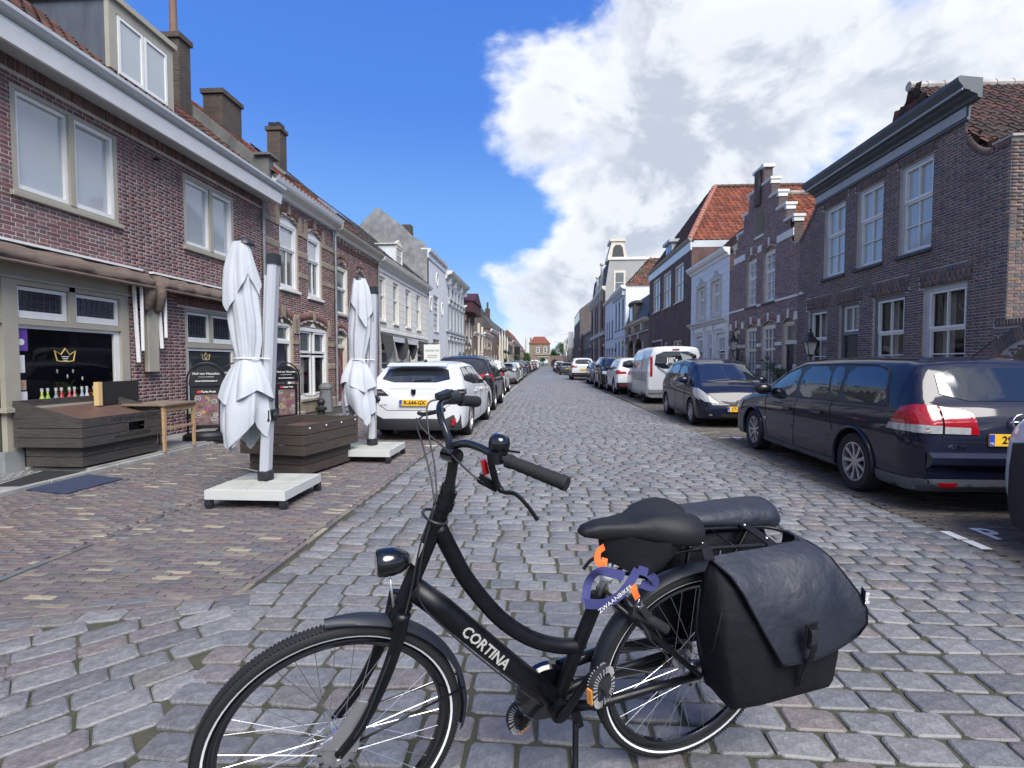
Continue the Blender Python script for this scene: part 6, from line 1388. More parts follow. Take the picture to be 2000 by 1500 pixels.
for nm, x0, x1, hz, lab in (('rampart_wall', 1.85, 16, 4.2, 'dark old brick rampart wall with arch right of the gate tower'), ('rampart_wall', -16, -6.35, 3.8, 'dark old brick rampart wall left of the gate tower')):
 t = thing(nm, lab, 'wall', ((x0 + x1) / 2, 206.5, 0)); b = MB(); b.box(-(x1 - x0) / 2, (x1 - x0) / 2, 0, 2, 0, hz); b.build('wall', B_brown, t)
 if x0 > 0: b = MB(); b.prism([(-6.6, -.05, 0), (-3.9, -.05, 0), (-3.9, -.05, 1.7), (-4.5, -.05, 2.5), (-5.25, -.05, 2.8), (-6.0, -.05, 2.5), (-6.6, -.05, 1.7)], (0, .04, 0)); b.build('arch_niche', M_black, t)
# trees beyond and between
def tree(x, y, h, r, label, seed, name='tree', m=None, dens=1.0, leaf=.35, base=.35, shape=1.0):
 t = thing(name, label, 'tree', (x, y, 0)); rg_ = np.random.default_rng(seed); b = MB(); b.tube([(0, 0, 0), (.1, 0, h * .3), (0, .1, h * .7)], [h * .03, h * .022, h * .01], 8); cl = []
 for i in range(14):
  a = rg_.uniform(0, 2 * PI); rr = r * rg_.uniform(.1, .8); zz = h * rg_.uniform(base, .92); rr *= 1 - max(0, (zz / h - .7)) * 2; p = (rr * math.cos(a), rr * math.sin(a), zz); cl.append((p, r * rg_.uniform(.25, .42))); b.tube([(0, 0, h * rg_.uniform(.2, .5)), (p[0] * .6, p[1] * .6, zz * .85), p], [h * .012, h * .007, .02], 5)
 b.build('trunk', mat('bark', (.1, .075, .05), .9), t); b = MB()
 for i in range(int(2600 * dens)):
  c, cr = cl[rg_.integers(14)]; v = rg_.normal(0, 1, 3); v /= np.linalg.norm(v); p = Vector(c) + Vector(v * cr * rg_.uniform(.4, 1.15)); d = Vector(rg_.normal(0, 1, 3)).normalized(); s_ = d.orthogonal().normalized(); L_ = leaf * rg_.uniform(.5, 1); b.add([p, p + d * L_ * .5 + s_ * L_ * .35, p + d * L_, p + d * L_ * .5 - s_ * L_ * .35], [(0, 1, 2, 3)])
 b.build('crown', m or M_leaf, t, recalc=False)
tree(7.5, 216, 11.5, 3.5, 'loose green tree behind the rampart wall right of the gate', 1, dens=.8, leaf=.5); tree(12.0, 218, 10.5, 3.6, 'green tree just right of the gate, partly behind the pale trunk', 2, dens=.8, leaf=.5)
tree(3.9, 216, 8.5, 2.6, 'small green tree touching the right side of the gate tower', 8, dens=.6, leaf=.5); tree(-1.0, 222, 7, 3, 'green tree seen through the arch of the gate', 9, dens=.6, leaf=.5)
tree(10.5, 150, 13.5, 2.6, 'dark green tree rising above the roofs on the right', 3, m=M_leafd, leaf=.4)
tree(-6.3, 172, 4.4, 2.2, 'rounded light green shrub tree at the end of the left row', 4, leaf=.4, base=.2); tree(-6.4, 118, 3.2, 1.6, 'low dark bush among the far left house fronts', 5, m=M_leafd, leaf=.3, base=.2); tree(-6.3, 84.5, 4.0, .8, 'slim dark conifer between the pale flagpoles', 6, m=M_leafd, leaf=.2, base=.1, dens=.6)
t = thing('plane_tree', 'thick pale mottled tree trunk standing near the gate on the right', 'tree', (6.9, 140, 0)); b = MB(); b.tube([(0, 0, 0), (-.1, 0, 4), (.05, 0, 8.2), (.1, 0, 9.2)], [1.0, .85, .7, .55], 12); b.tube([(0, 0, 5), (1.3, 0, 6.6), (1.8, 0, 6.9)], [.4, .3, .3], 8); b.tube([(0, 0, 6.5), (-1.0, 0, 7.6), (-1.1, 0, 8.2)], [.35, .28, .25], 8); b.build('trunk', mat('pale_bark', (.5, .49, .45), .9, c2=(.3, .29, .25), vs=1.2), t, smooth=True)
t = thing('pollard_tree', 'slim pale trunk left of the thick mottled one near the gate', 'tree', (5.3, 146, 0)); b = MB(); b.tube([(0, 0, 0), (.1, 0, 4), (0, 0, 7.0)], [.45, .35, .25], 10); b.build('trunk', MATS['pale_bark'], t, smooth=True)
# distant lattice pylons
M_pyl = mat('pylon_grey', (.55, .58, .62), .6)
for i, (x, h, lb) in enumerate(((8.9, 29.4, 'leftmost of three faint lattice pylons beyond the gate'), (13.4, 30.2, 'middle one of three faint lattice pylons beyond the gate'), (18.3, 31, 'rightmost of three faint lattice pylons beyond the gate'))):
 t = thing('pylon', lb, 'pylon', (x, 420, 0), group='lattice pylons beyond the gate'); b = MB()
 for sx in (-1, 1):
  for sy in (-1, 1): b.bar((sx * 1.6, sy * 1.6, 0), (sx * .8, sy * .8, h), .14, .14)
 for k in range(14):
  z0, z1 = h * k / 14, h * (k + 1) / 14; w0, w1 = 1.6 - .8 * k / 14, 1.6 - .8 * (k + 1) / 14; s = 1 if k % 2 else -1; b.bar((-w0 * s, -w0, z0), (w1 * s, -w1, z1), .1, .1); b.bar((-w1, -w1, z1), (w1, -w1, z1), .1, .1)
 b.build('lattice', M_pyl, t)
 b = MB(); b.box(-3.5, 3.5, -.2, .2, h * .78, h * .8) if i else b.box(-3, 3, -.2, .2, h * .6, h * .62); b.build('crossarm', M_pyl, t)
# ------------------------------------------------------------------ street furniture
M_fab = mat('white_parasol_cloth', (.46, .49, .53), .9, var=.08, vs=7, bump=.25, bs=40)
M_alu = mat('brushed_aluminium', (.5, .52, .56), .4, metal=.2, var=.12, vs=3, stretch=(8, 8, .3))
M_tilec = mat('concrete_tile', (.42, .43, .38), .85, var=.25, vs=5, bump=.2)
M_plastic = mat('black_plastic', (.018, .02, .024), .45)
def parasol(cx, cy, px, label, seed, lean=.0):
 t = thing('parasol', label, 'parasol', (cx, cy, 0), group='closed white parasols on tiled bases'); h = .425
 b = MB()
 for q in ((-h, h, -h, -h + .03), (-h, h, h - .03, h), (-h, -h + .03, -h + .03, h - .03), (h - .03, h, -h + .03, h - .03)): b.box(q[0], q[1], q[2], q[3], .10, .195)
 b.build('base_frame', M_ltgrey if False else mat('pale_frame_paint', (.5, .52, .5), .5, var=.1), t)
 for i in (0, 1):
  for j in (0, 1):
   b = MB(); b.box(-h + .034 + i * .396, -h + .034 + i * .396 + .386, -h + .034 + j * .396, -h + .034 + j * .396 + .386, .12, .2); b.build('base_tile', M_tilec, t, bevel=.006)
 for sx in (-1, 1):
  for sy in (-1, 1):
   b = MB(); b.lathe([(0, -.02), (.042, -.02), (.045, -.012), (.045, .012), (.042, .02), (0, .02)], (sx * (h - .03), sy * (h - .03), .046), 'Y', 14); b.box(sx * (h - .03) - .03, sx * (h - .03) + .03, sy * (h - .03) - .032, sy * (h - .03) - .024, .04, .1); b.box(sx * (h - .03) - .03, sx * (h - .03) + .03, sy * (h - .03) + .024, sy * (h - .03) + .032, .04, .1); b.build('caster', M_plastic, t, auto=40)
 mx, my = px, .06
 b = MB(); b.lathe([(.075, .2), (.085, .22), (.085, .3), (.07, .31), (.0, .31)], (mx, my, 0), 'Z', 16); b.tube([(mx - .06, my - .02, .29), (mx - .2, my - .08, .34), (mx - .24, my - .1, .335)], .012, 6); b.build('pole_socket', M_plastic, t, auto=40)
 b = MB(); P0, P1 = Vector((mx, my, .3)), Vector((mx + lean, my + .03, 2.62)); w_ = .052; d_ = .07
 prof = [(-w_, -d_ * .6), (-w_ * .6, -d_), (w_ * .6, -d_), (w_, -d_ * .6), (w_, d_ * .6), (w_ * .6, d_), (-w_ * .6, d_), (-w_, d_ * .6)]
 b.loft([[(P.x + u, P.y + v_, P.z) for u, v_ in prof] for P in (P0, P1)]); b.build('pole', M_alu, t)
 b = MB(); b.loft([[(P1.x + u * 1.15, P1.y + v_ * 1.15, P1.z + dz) for u, v_ in prof] for dz in (-.05, .04, .06)]); b.build('pole_cap', M_plastic, t)
 b = MB(); b.obox((P0.x + lean * .2, P0.y, .92), (1, 0, 0), (0, 1, 0), (0, 0, 1), .078, .095, .065); b.lathe([(0, 0), (.035, 0), (.04, .03), (.02, .05), (0, .05)], (P0.x + .078 + lean * .2, P0.y, .92), 'X', 12); b.build('crank_clamp', M_plastic, t, bevel=.008)
 b = MB(); b.bar((mx + lean * .5 - .085, my, 1.0), (mx + lean - .07, my, 2.45), .035, .03); b.build('support_arm', M_alu, t)
 # folded canopy
 rg_ = np.random.default_rng(seed); n = 72; ph = rg_.uniform(0, 6, 8); C0 = Vector((mx - .165, my - .07, 0))
 def shell(name, rows, zig, amp, thick=.0, a0=0, a1=2 * PI, nf=8, rough=.02):
  b = MB(); rings = []
  cnt = n
  for k, (z, r_) in enumerate(rows):
   ring = []; last = k == len(rows) - 1
   for i in range(cnt + 1):
    a = a0 + (a1 - a0) * i / cnt; f = (abs(math.sin(a * nf * .5 + ph[0])) * 2 - 1) * .75 + .35 * math.sin(a * nf * 1.7 + ph[1] + z * 1.3); am = amp * (.35 + .65 * k / max(1, len(rows) - 1))
    rr = r_ * .84 * (1 + am * f) + rough * math.sin(z * 9 + a * 3 + ph[2]) * .5; zz = z
    u = k / (len(rows) - 1)
    if zig: zz += -zig * u ** 3 * (abs((a * 2.5 / PI + ph[3]) % 2 - 1) * 1.4 - .4)
    ring.append((C0.x + rr * math.cos(a) + .03 * math.sin(z * 3 + ph[4]), C0.y + rr * .85 * math.sin(a) + .015 * math.sin(z * 4), zz))
   rings.append(ring)
  b.loft(rings, closed=False, cap=False); o = b.build(name, M_fab, t, smooth=True, recalc=False)
  return o
 shell('canopy', [(2.78, .10), (2.6, .145), (2.4, .175), (2.2, .19), (1.95, .19), (1.75, .165), (1.6, .14), (1.545, .125), (1.5, .135), (1.35, .18), (1.2, .22), (1.0, .25), (.95, .26), (.86, .25), (.78, .24)], .26, .26)
 shell('canopy_top_flap', [(2.79, .105), (2.66, .15), (2.52, .185), (2.42, .205), (2.33, .215)], .3, .16, nf=6)
 shell('canopy_fold', [(1.56, .132), (1.5, .16), (1.4, .22), (1.28, .27), (1.16, .30)], .12, .16, nf=5, a0=2.6, a1=2.6 + 4.3)
 shell('canopy_fold', [(1.55, .13), (1.4, .2), (1.2, .26), (1.05, .29), (.88, .29), (.78, .27)], .22, .2, nf=4, a0=2.9, a1=5.6)
 b = MB(); b.lathe([(0, 2.83), (.06, 2.83), (.09, 2.8), (.1, 2.77), (0, 2.77)], (C0.x + .02, C0.y, 0), 'Z', 16); b.build('crown_cap', M_plastic, t, auto=40)
 b = MB(); b.tube([(C0.x + .03 + .145 * math.cos(a), C0.y + .125 * math.sin(a), 1.545) for a in np.linspace(0, 2 * PI, 24, endpoint=False)], .008, 6, closed=True); b.tube([(C0.x + .17, C0.y, 1.545), (mx + lean * .5 + .06, my - .08, 1.54)], .006, 5); b.build('tie_cord', M_white, t)
 return t
parasol(-3.05, 5.5, -.04, 'nearest closed white parasol on a wheeled base with concrete tiles', 2, lean=.12)
parasol(-2.72, 7.98, -.0, 'second closed white parasol behind the wooden planter by the white hatchback', 5, lean=.04)
# ------------------------------------------------------------------ wooden display crates
M_plank = mat('dark_weathered_wood', (.028, .024, .022), .75, c2=(.07, .064, .058), vs=5, stretch=(1.2, 1.2, 14), bump=.5, bs=30)
M_plank2 = mat('brown_stained_wood', (.04, .031, .026), .7, c2=(.07, .055, .044), vs=4, stretch=(1.2, 1.2, 12), bump=.4, bs=30)
M_ply = mat('brown_ply', (.12, .07, .055), .55, var=.25, vs=3)
M_print = mat('carved_black', (.012, .011, .01), .8)
def crate(name, label, loc, rz, W_, D_, zb, zm, zf, zr, m, inset=.08, slot=False, studs=False):
 t = thing(name, label, 'planter box', loc, rz); hx, hy = W_ / 2, D_ / 2; th = .028
 def rows(z0, z1, n): return [(z0 + (z1 - z0) * k / n + .004, z0 + (z1 - z0) * (k + 1) / n - .004) for k in range(n)]
 for (z0, z1) in rows(zb, zm, 2):
  i = inset
  for q in ((hx - i - th, hx - i, -hy + i, hy - i), (-hx + i, -hx + i + th, -hy + i, hy - i), (-hx + i + th, hx - i - th, -hy + i, -hy + i + th), (-hx + i + th, hx - i - th, hy - i - th, hy - i)):
   b = MB(); b.box(*q, z0, z1); b.build('plank', m, t, bevel=.003)
 rw = rows(zm, zf, 3)
 for k, (z0, z1) in enumerate(rw):
  b = MB()
  if slot and k == 1:
   for u0, u1 in ((-hy, .0), (.34, hy)): b = MB(); b.box(hx - th, hx, u0, u1, z0, z1); b.build('plank', m, t, bevel=.003)
  else: b.box(hx - th, hx, -hy, hy, z0, z1); b.build('plank', m, t, bevel=.003)
  b = MB(); b.box(-hx, -hx + th, -hy, hy, z0, z1); b.build('plank', m, t, bevel=.003)
  for y_ in (-hy, hy - th): b = MB(); b.box(-hx + th, hx - th - .001, y_, y_ + th, z0, z1); b.build('plank', m, t, bevel=.003)
 if zr > zf + .02:
  for y_ in (-hy, hy - th): b = MB(); b.prism([(hx - .02, y_, zf), (-hx + th, y_, zf), (-hx + th, y_, zr)], (0, th, 0)); b.build('plank', m, t)
  b = MB(); b.box(-hx, -hx + th, -hy, hy, zf, zr); b.build('plank', m, t, bevel=.003)
 b = MB(); b.add([(hx - th, -hy + th, zf - .12), (hx - th, hy - th, zf - .12), (-hx + th, hy - th, zr - .12), (-hx + th, -hy + th, zr - .12)], [(0, 1, 2, 3)]); b.build('display_board', M_ply, t, recalc=False)
 if slot:
  b = MB(); z0, z1 = rw[1]
  for q in ((0, .012, z0 - .02, z1 + .012), (.328, .34, z0 - .02, z1 + .012), (.012, .328, z1, z1 + .012), (.012, .328, z0 - .02, z0 - .008)): b.box(hx - .01, hx + .006, *q)
  b.build('slot_frame', m, t); b = MB(); b.box(hx - .12, hx - .1, .0, .34, z0 - .02, z1); b.build('slot_recess', M_print, t)
  mw = frame_mat((hx + .0015, .16, (rw[2][0] + rw[2][1]) / 2), (0, 1, 0), (0, 0, 1)); text_mesh(t, 'HOF VAN HEUSDEN', 'lettering', M_print, mw, .10, sx=1.0)
  mw = frame_mat((hx + .0015, .1, rw[0][0] + .07), (0, 1, 0), (0, 0, 1)); text_mesh(t, 'VERS, PUUR & AMBACHTELIJK', 'lettering', M_print, mw, .052)
 if studs:
  for k in range(4): b = MB(); b.ell((hx + .002, -hy + .12 + k * (2 * hy - .2) / 3, zf - .05), (.006, .014, .014), 8, 6); b.build('stud', M_white, t, smooth=True)
 return t
crate('display_crate', 'dark weathered wooden display crate with carved lettering under the shop window', (-6.56, 7.22, 0), 0, .96, 1.52, .10, .37, .76, .99, M_plank, slot=True)
crate('planter_crate', 'brown wooden planter crate with white studs standing between the two parasols', (-3.42, 7.15, 0), R(-11), .98, 1.28, .03, .30, .70, .70, M_plank2, studs=True)
# ------------------------------------------------------------------ table, blackboard
M_pale = mat('pale_wood', (.42, .28, .15), .6, c2=(.34, .22, .12), vs=4, stretch=(1, 1, 8)); M_topw = mat('worn_table_top', (.22, .17, .125), .8, var=.4, vs=6)
t = thing('table', 'small light wooden table with worn top between the crate and the menu signs', 'table', (-6.36, 8.28, .075))
b = MB(); b.box(-.36, .36, -.42, .40, .73, .765); b.build('table_top', M_topw, t, bevel=.004)
for x_, y_ in ((-.32, -.36), (.30, -.36), (-.32, .34), (.30, .34)): b = MB(); b.loft([[(x_ - r_, y_ - r_, z_), (x_ + r_, y_ - r_, z_), (x_ + r_, y_ + r_, z_), (x_ - r_, y_ + r_, z_)] for r_, z_ in ((.018, 0), (.028, .728))]); b.build('leg', M_pale, t)
b = MB(); b.box(.285, .31, -.33, .31, .64, .728); b.box(-.33, -.305, -.33, .31, .64, .728); b.build('apron', M_pale, t); b = MB(); b.box(-.29, .28, .32, .345, .64, .728); b.build('apron', M_pale, t)
b = MB(); b.box(.29, .31, -.33, .31, .36, .39); b.build('stretcher', M_pale, t)
t = thing('blackboard', 'dark board with a pale wooden edge leaning upright behind the table', 'board', (-6.86, 7.95, .84)); b = MB(); b.box(-.02, .02, -.33, .42, 0, .36); b.build('panel', mat('board_black', (.018, .016, .016), .7, var=.3), t); b = MB(); b.box(-.03, .05, -.40, -.331, 0, .36); b.build('edge_batten', mat('fresh_pine', (.6, .42, .2), .6), t)
# ------------------------------------------------------------------ arched menu signs
def menusign(x, y, rz, label, seed):
 t = thing('menu_sign', label, 'sign', (x, y, .075), rz, group='arched black menu signs by the shop'); rg_ = np.random.default_rng(seed); w_ = .31
 b = MB(); pts = [(-w_, 0, .1), (-w_, 0, 1.05)] + [(-w_ * math.cos(a), 0, 1.08 + .34 * math.sin(a)) for a in np.linspace(.1, PI - .1, 14)] + [(w_, 0, 1.05), (w_, 0, .1)]; b.tube(pts, .016, 8); b.build('frame', M_black, t, smooth=True)
 b = MB(); b.prism([(-w_ + .03, -.012, 1.0)] + [(-(w_ - .03) * math.cos(a), -.012, 1.06 + .3 * math.sin(a)) for a in np.linspace(0, PI, 14)] + [(w_ - .03, -.012, 1.0)], (0, .024, 0)); hp = b.build('header_panel', M_black, t)
 b = MB(); b.box(-.25, .25, -.02, .02, .2, .95); b.build('poster_case', M_black, t, bevel=.004)
 b = MB(); b.add([(-.19, -.0215, .27), (.19, -.0215, .27), (.19, -.0215, .83), (-.19, -.0215, .83)], [(0, 1, 2, 3)]); po = b.build('poster', mat('poster_food', (.07, .03, .035), .6, c2=(.22, .15, .14), vs=14), t, recalc=False)
 cols = [(.3, .13, .05), (.38, .25, .09), (.25, .06, .14), (.2, .16, .2), (.12, .05, .03), (.3, .2, .17)]
 for k in range(16):
  c = cols[k % 6]; b = MB(); r_ = rg_.uniform(.018, .04); b.lathe([(0, 0), (r_, 0)], (rg_.uniform(-.15, .15), -.0225 - .0003 * k, rg_.uniform(.31, .79)), 'Y', 7); b.build('print', mat('food_tone_%d' % (k % 6), c, .6, var=.3, vs=30), po, recalc=False)
 for cx_, cz, r_ in ((-.14, .76, .045), (.12, .7, .045), (-.14, .46, .045), (.14, .45, .038), (.12, .36, .048)):
  b = MB(); b.lathe([(0, 0), (r_, 0)], (cx_, -.029, cz), 'Y', 18); b.build('print', M_black, po, recalc=False); b = MB(); b.lathe([(r_ - .005, 0), (r_, 0)], (cx_, -.0295, cz), 'Y', 18); [b.box(cx_ - r_ * .6, cx_ + r_ * .6, -.0296, -.0292, cz + dz, cz + dz + .006) for dz in (-.014, .008)]; b.build('print', M_wprint, po, recalc=False)
 X_, Z_ = (1, 0, 0), (0, 0, 1)
 text_mesh(t, 'Turks Fruit', 'lettering', M_wprint, frame_mat((.03, -.021, .885), X_, Z_), .052, depth=.001, font_bold=True)
 b = MB(); b.box(-.15, -.09, -.022, -.02, .865, .905); b.build('print', mat('red_print', (.6, .02, .03), .5), t)
 text_mesh(hp, 'Hof van Heusden', 'lettering', M_wprint, frame_mat((0, -.0135, 1.22), X_, Z_), .062, depth=.001); text_mesh(hp, 'vers, puur & ambachtelijk', 'lettering', M_wprint, frame_mat((0, -.0135, 1.16), X_, Z_), .024, depth=.001); text_mesh(hp, 'www.hofvanheusden.nl', 'lettering', M_wprint, frame_mat((0, -.0135, 1.085), X_, Z_), .038, depth=.001, font_bold=True)
 b = MB(); b.lathe([(0, 0), (.40, 0), (.40, .08), (.33, .13), (0, .13)], n=24); o = b.build('base', M_black, t, auto=30); o.scale = (1, .6, 1)
menusign(-6.26, 9.28, R(30), 'nearest arched black menu sign with poster, just beyond the wooden table', 1); menusign(-6.20, 10.15, R(30), 'second arched black menu sign, partly hidden by the nearest parasol', 2); menusign(-5.72, 11.2, R(55), 'third arched black menu sign, seen at the right side of the nearest parasol', 3)
# ------------------------------------------------------------------ bollards with chain
M_granite = mat('granite', (.16, .165, .17), .7, c2=(.09, .095, .1), vs=40, bump=.3)
t = thing('stone_bollard', 'tapered grey stone bollard with domed top holding a chain before the banded house', 'bollard', (-6.72, 15.6, 0)); b = MB()
ring = lambda r_, z_: [(r_ * math.cos(PI / 8 + i * PI / 4), r_ * math.sin(PI / 8 + i * PI / 4), z_) for i in range(8)]
b.loft([ring(.23, 0), ring(.17, .68), ring(.20, .70), ring(.20, .76), ring(.15, .84), ring(.05, .88)]); b.build('shaft', M_granite, t)
t = thing('iron_bollard', 'short black cast iron bollard with a ball top near the planter crate', 'bollard', (-5.55, 12.6, 0)); b = MB(); b.lathe([(.09, 0), (.09, .3), (.14, .33), (.14, .38), (.07, .42), (.06, .44)], n=16); b.ell((0, 0, .52), .095, 14, 10); b.build('post', M_iron, t, auto=40)
t = thing('chain', 'heavy black chain hanging between the blue door and the stone bollard', 'chain', (-7.0, 14.3, .66)); b = MB(); n = 26
for i in range(n):
 f = i / (n - 1); p = Vector((.28 * f, 1.3 * f, -.16 * math.sin(PI * f) + .03 * f)); q = Vector((.28, 1.3, .0)).normalized(); s_ = Vector((q.y, -q.x, 0)) if i % 2 else Vector((0, 0, 1)); b.tube([p + q * (.035 * math.cos(a)) + s_ * (.02 * math.sin(a)) for a in np.linspace(0, 2 * PI, 8, endpoint=False)], .006, 4, closed=True)
b.build('links', M_iron, t)['kind'] = 'stuff'
# ------------------------------------------------------------------ cars
from mathutils.bvhtree import BVHTree
def paint(name, c, metal=.0, rough=.45): return mat(name, c, rough, metal=metal, coat=.75, spec=.12)
P_navy = paint('navy_car_paint', (.006, .008, .022)); P_black = paint('black_car_paint', (.006, .0065, .009)); P_white = paint('white_car_paint', (.60, .62, .63)); P_silver = paint('silver_car_paint', (.36, .38, .39), .5, .3); P_grey = paint('grey_car_paint', (.07, .08, .1), .4); P_red = paint('red_car_paint', (.15, .012, .015)); P_blue = paint('blue_car_paint', (.012, .03, .11)); P_brown = paint('dark_car_paint', (.012, .013, .018))
G_car = glassy('car_glass', (.012, .016, .022), .02); M_tyre = mat('tyre', (.014, .014, .015), .85, bump=.2, bs=80); M_clad = mat('grey_cladding', (.075, .085, .10), .6); M_bclad = mat('black_cladding', (.013, .014, .017), .6)
M_rim = mat('alloy', (.42, .42, .43), .35, metal=.8); M_well = mat('wheel_well', (.006, .006, .006), .95); M_chrome = mat('chrome', (.75, .75, .77), .12, metal=1.0)
M_redl = mat('red_lamp', (.30, .005, .012), .15, coat=.6); M_clearl = mat('clear_lamp', (.38, .39, .40), .1, coat=1, var=.3, vs=14); M_plate = mat('yellow_plate', (.72, .42, .03), .45); M_plblue = mat('plate_blue', (.02, .05, .4), .45); M_seam = mat('panel_gap', (.003, .003, .003), .9); M_amber = mat('amber_lamp', (.7, .25, .03), .2, coat=1)
def chaikin(pts, n=2):
 for _ in range(n):
  q = []
  for i in range(len(pts)):
   a, b_ = Vector(pts[i]), Vector(pts[(i + 1) % len(pts)]); q += [a * .8 + b_ * .2, a * .2 + b_ * .8]
  pts = q
 return [tuple(p) for p in pts]
class Car:
 def __init__(s, L, W, top, belt, wheels, rw, mpaint, zs=.2, roofw=.74, taper=(.3, .35), beltw=.95, wide=.5, n=90, nosez=(.28, .62)):
  """top: (x,z) roof/bonnet outline rear to front; belt: (x,z) shoulder line; wheels: axle x positions"""
  s.L, s.W, s.rw, s.wheels, s.paint = L, W, rw, wheels, mpaint
  tx, tz = zip(*top); bx, bz = zip(*belt); xs = np.unique(np.concatenate([np.linspace(0, L, n), np.linspace(0, .5, 24), np.linspace(L - .5, L, 20)]))
  T = np.interp(xs, tx, tz); B = np.interp(xs, bx, bz)
  fx_ = np.linspace(0, L, 500); K = np.hanning(15); K /= K.sum(); sm = lambda a: np.interp(xs, fx_, np.convolve(np.pad(np.interp(fx_, xs, a), 7, mode='edge'), K, 'valid'))
  T2, B2 = sm(T), sm(B); B2 = np.minimum(B2, T2 - .015); rings = []
  for x, zt, zb in zip(xs, T2, B2):
   r_ = min(1, x / taper[0]); f_ = min(1, (L - x) / taper[1]); er = 1 - (1 - r_) ** 2.4; ef = 1 - (1 - f_) ** 2.2
   w = W / 2 * (.90 + .10 * er) * (.76 + .24 * ef); g = max(0, min(1, (zt - zb) / .4)); zu = zs + .10 * (1 - min(1, r_ * 2)) + .07 * (1 - min(1, f_ * 2))
   hh = zt - zb
   rw_ = roofw
   half = [(0, zu), (w * .82, zu), (w * .95, zu + .03), (w * .985, zu + .12), (w, zu + (zb - zu) * .45), (w * .995, zu + (zb - zu) * .7), (w * .985, zb - .08), (w * (beltw + .01), zb - .012), (w * beltw, zb + .01 * g),
     (w * (beltw - (beltw - rw_ - .08) * g * .5), zb + hh * (.42 if g > .3 else .3)), (w * (beltw - .03 - (beltw - .03 - rw_ - .02) * g), zb + hh * .86), (w * (beltw - .07 - (beltw - .07 - rw_ + .03) * g), zb + hh * .945), (w * (.78 - (.78 - rw_ + .12) * g), zb + hh * .985), (w * .35, zt + .012), (0, zt + .018)]
   rings.append([(x, y_, z_) for y_, z_ in half] + [(x, -y_, z_) for y_, z_ in half[-2:0:-1]])
  b = MB(); b.loft(rings); me = s._mesh(b)
  # wheel wells
  cut = MB()
  for ax in wheels:
   for sg in (1, -1): cut.lathe([(0, sg * (W / 2 - .30)), (rw * 1.13, sg * (W / 2 - .30)), (rw * 1.13, sg * (W / 2 + .2)), (0, sg * (W / 2 + .2))], (ax, 0, rw + .01), 'Y', 28)
  s.bvh0 = BVHTree.FromPolygons([v.co for v in me.vertices], [list(p.vertices) for p in me.polygons])
  me.materials.append(mpaint); me.materials.append(M_well)
  o = bpy.data.objects.new('tmp', me); col.objects.link(o); cm = s._mesh(cut); cm.materials.append(mpaint); cm.materials.append(M_well)
  for p in cm.polygons: p.material_index = 1
  c = bpy.data.objects.new('tmpc', cm); col.objects.link(c)
  md = o.modifiers.new('b', 'BOOLEAN'); md.object = c; md.operation = 'DIFFERENCE'; md.solver = 'EXACT'
  dg = bpy.context.evaluated_depsgraph_get(); m2 = bpy.data.meshes.new_from_object(o.evaluated_get(dg)); bpy.data.objects.remove(o); bpy.data.objects.remove(c)
  if len(m2.polygons) < 200: m2 = me
  m2.polygons.foreach_set('use_smooth', [True] * len(m2.polygons)); m2.set_sharp_from_angle(angle=R(38)); m2.name = 'body'; s.body = m2; s.parts = []; s.bvh = s.bvh0
 def _mesh(s, b):
  me = bpy.data.meshes.new('m'); me.from_pydata([tuple(p) for p in b.v], [], b.f); bm = bmesh.new(); bm.from_mesh(me); bmesh.ops.remove_doubles(bm, verts=bm.verts, dist=1e-5); bmesh.ops.recalc_face_normals(bm, faces=bm.faces); bm.to_mesh(me); bm.free(); me.update(); return me
 def decal(s, name, pts, d, m, off=.004, both=False, rnd=0, seg=.09, mirror_only=False):
  """polygon pts (u,z) projected along direction d=(dx,dy) onto the body; u runs perpendicular to d"""
  if rnd: pts = chaikin(pts, rnd)
  for sg in ((1, -1) if both else ((-1,) if mirror_only else (1,))):
   D = Vector((d[0], d[1] * sg, d[2] if len(d) > 2 else 0)).normalized(); U = Vector((D.y, -D.x, 0)).normalized() if abs(D.z) < .9 else Vector((0, 1, 0))
   if abs(D.y) > .9: U = Vector((1, 0, 0))
   elif abs(D.x) > .9 or abs(D.z) > .5: U = Vector((0, 1, 0))
   elif sg < 0: U = -U
   if U.dot(D) > .01: U = (U - D * U.dot(D)).normalized()
   Vv = Vector((0, 0, 1)) if abs(D.z) < .5 else Vector((1, 0, 0))
   org = D * 6 + (Vector((s.L / 2, 0, 0)) if abs(D.z) > .5 else Vector((0, 0, 0)))
   if abs(D.z) > .5: org = Vector((0, 0, 6)); DD = Vector((0, 0, 1))
   else: DD = D
   bm = bmesh.new(); vs = [bm.verts.new(U * u + Vv * z) for u, z in pts]; bm.faces.new(vs); bmesh.ops.triangulate(bm, faces=bm.faces)
   for _ in range(5):
    es = [e for e in bm.edges if e.calc_length() > seg]
    if not es: break
    bmesh.ops.subdivide_edges(bm, edges=es, cuts=1); bmesh.ops.triangulate(bm, faces=[f for f in bm.faces if len(f.verts) > 3])
   bad = []
   for v in bm.verts:
    h, nn, _, _ = s.bvh.ray_cast(v.co + DD * 8, -DD, 20)
    if h is None: bad.append(v)
    else: v.co = h + (nn if nn.dot(DD) > 0 else -nn) * off
   if bad: bmesh.ops.delete(bm, geom=bad, context='VERTS')
   me = bpy.data.meshes.new(name); bm.to_mesh(me); bm.free(); me.materials.append(m); me.polygons.foreach_set('use_smooth', [True] * len(me.polygons)); s.parts.append((name, me, None))
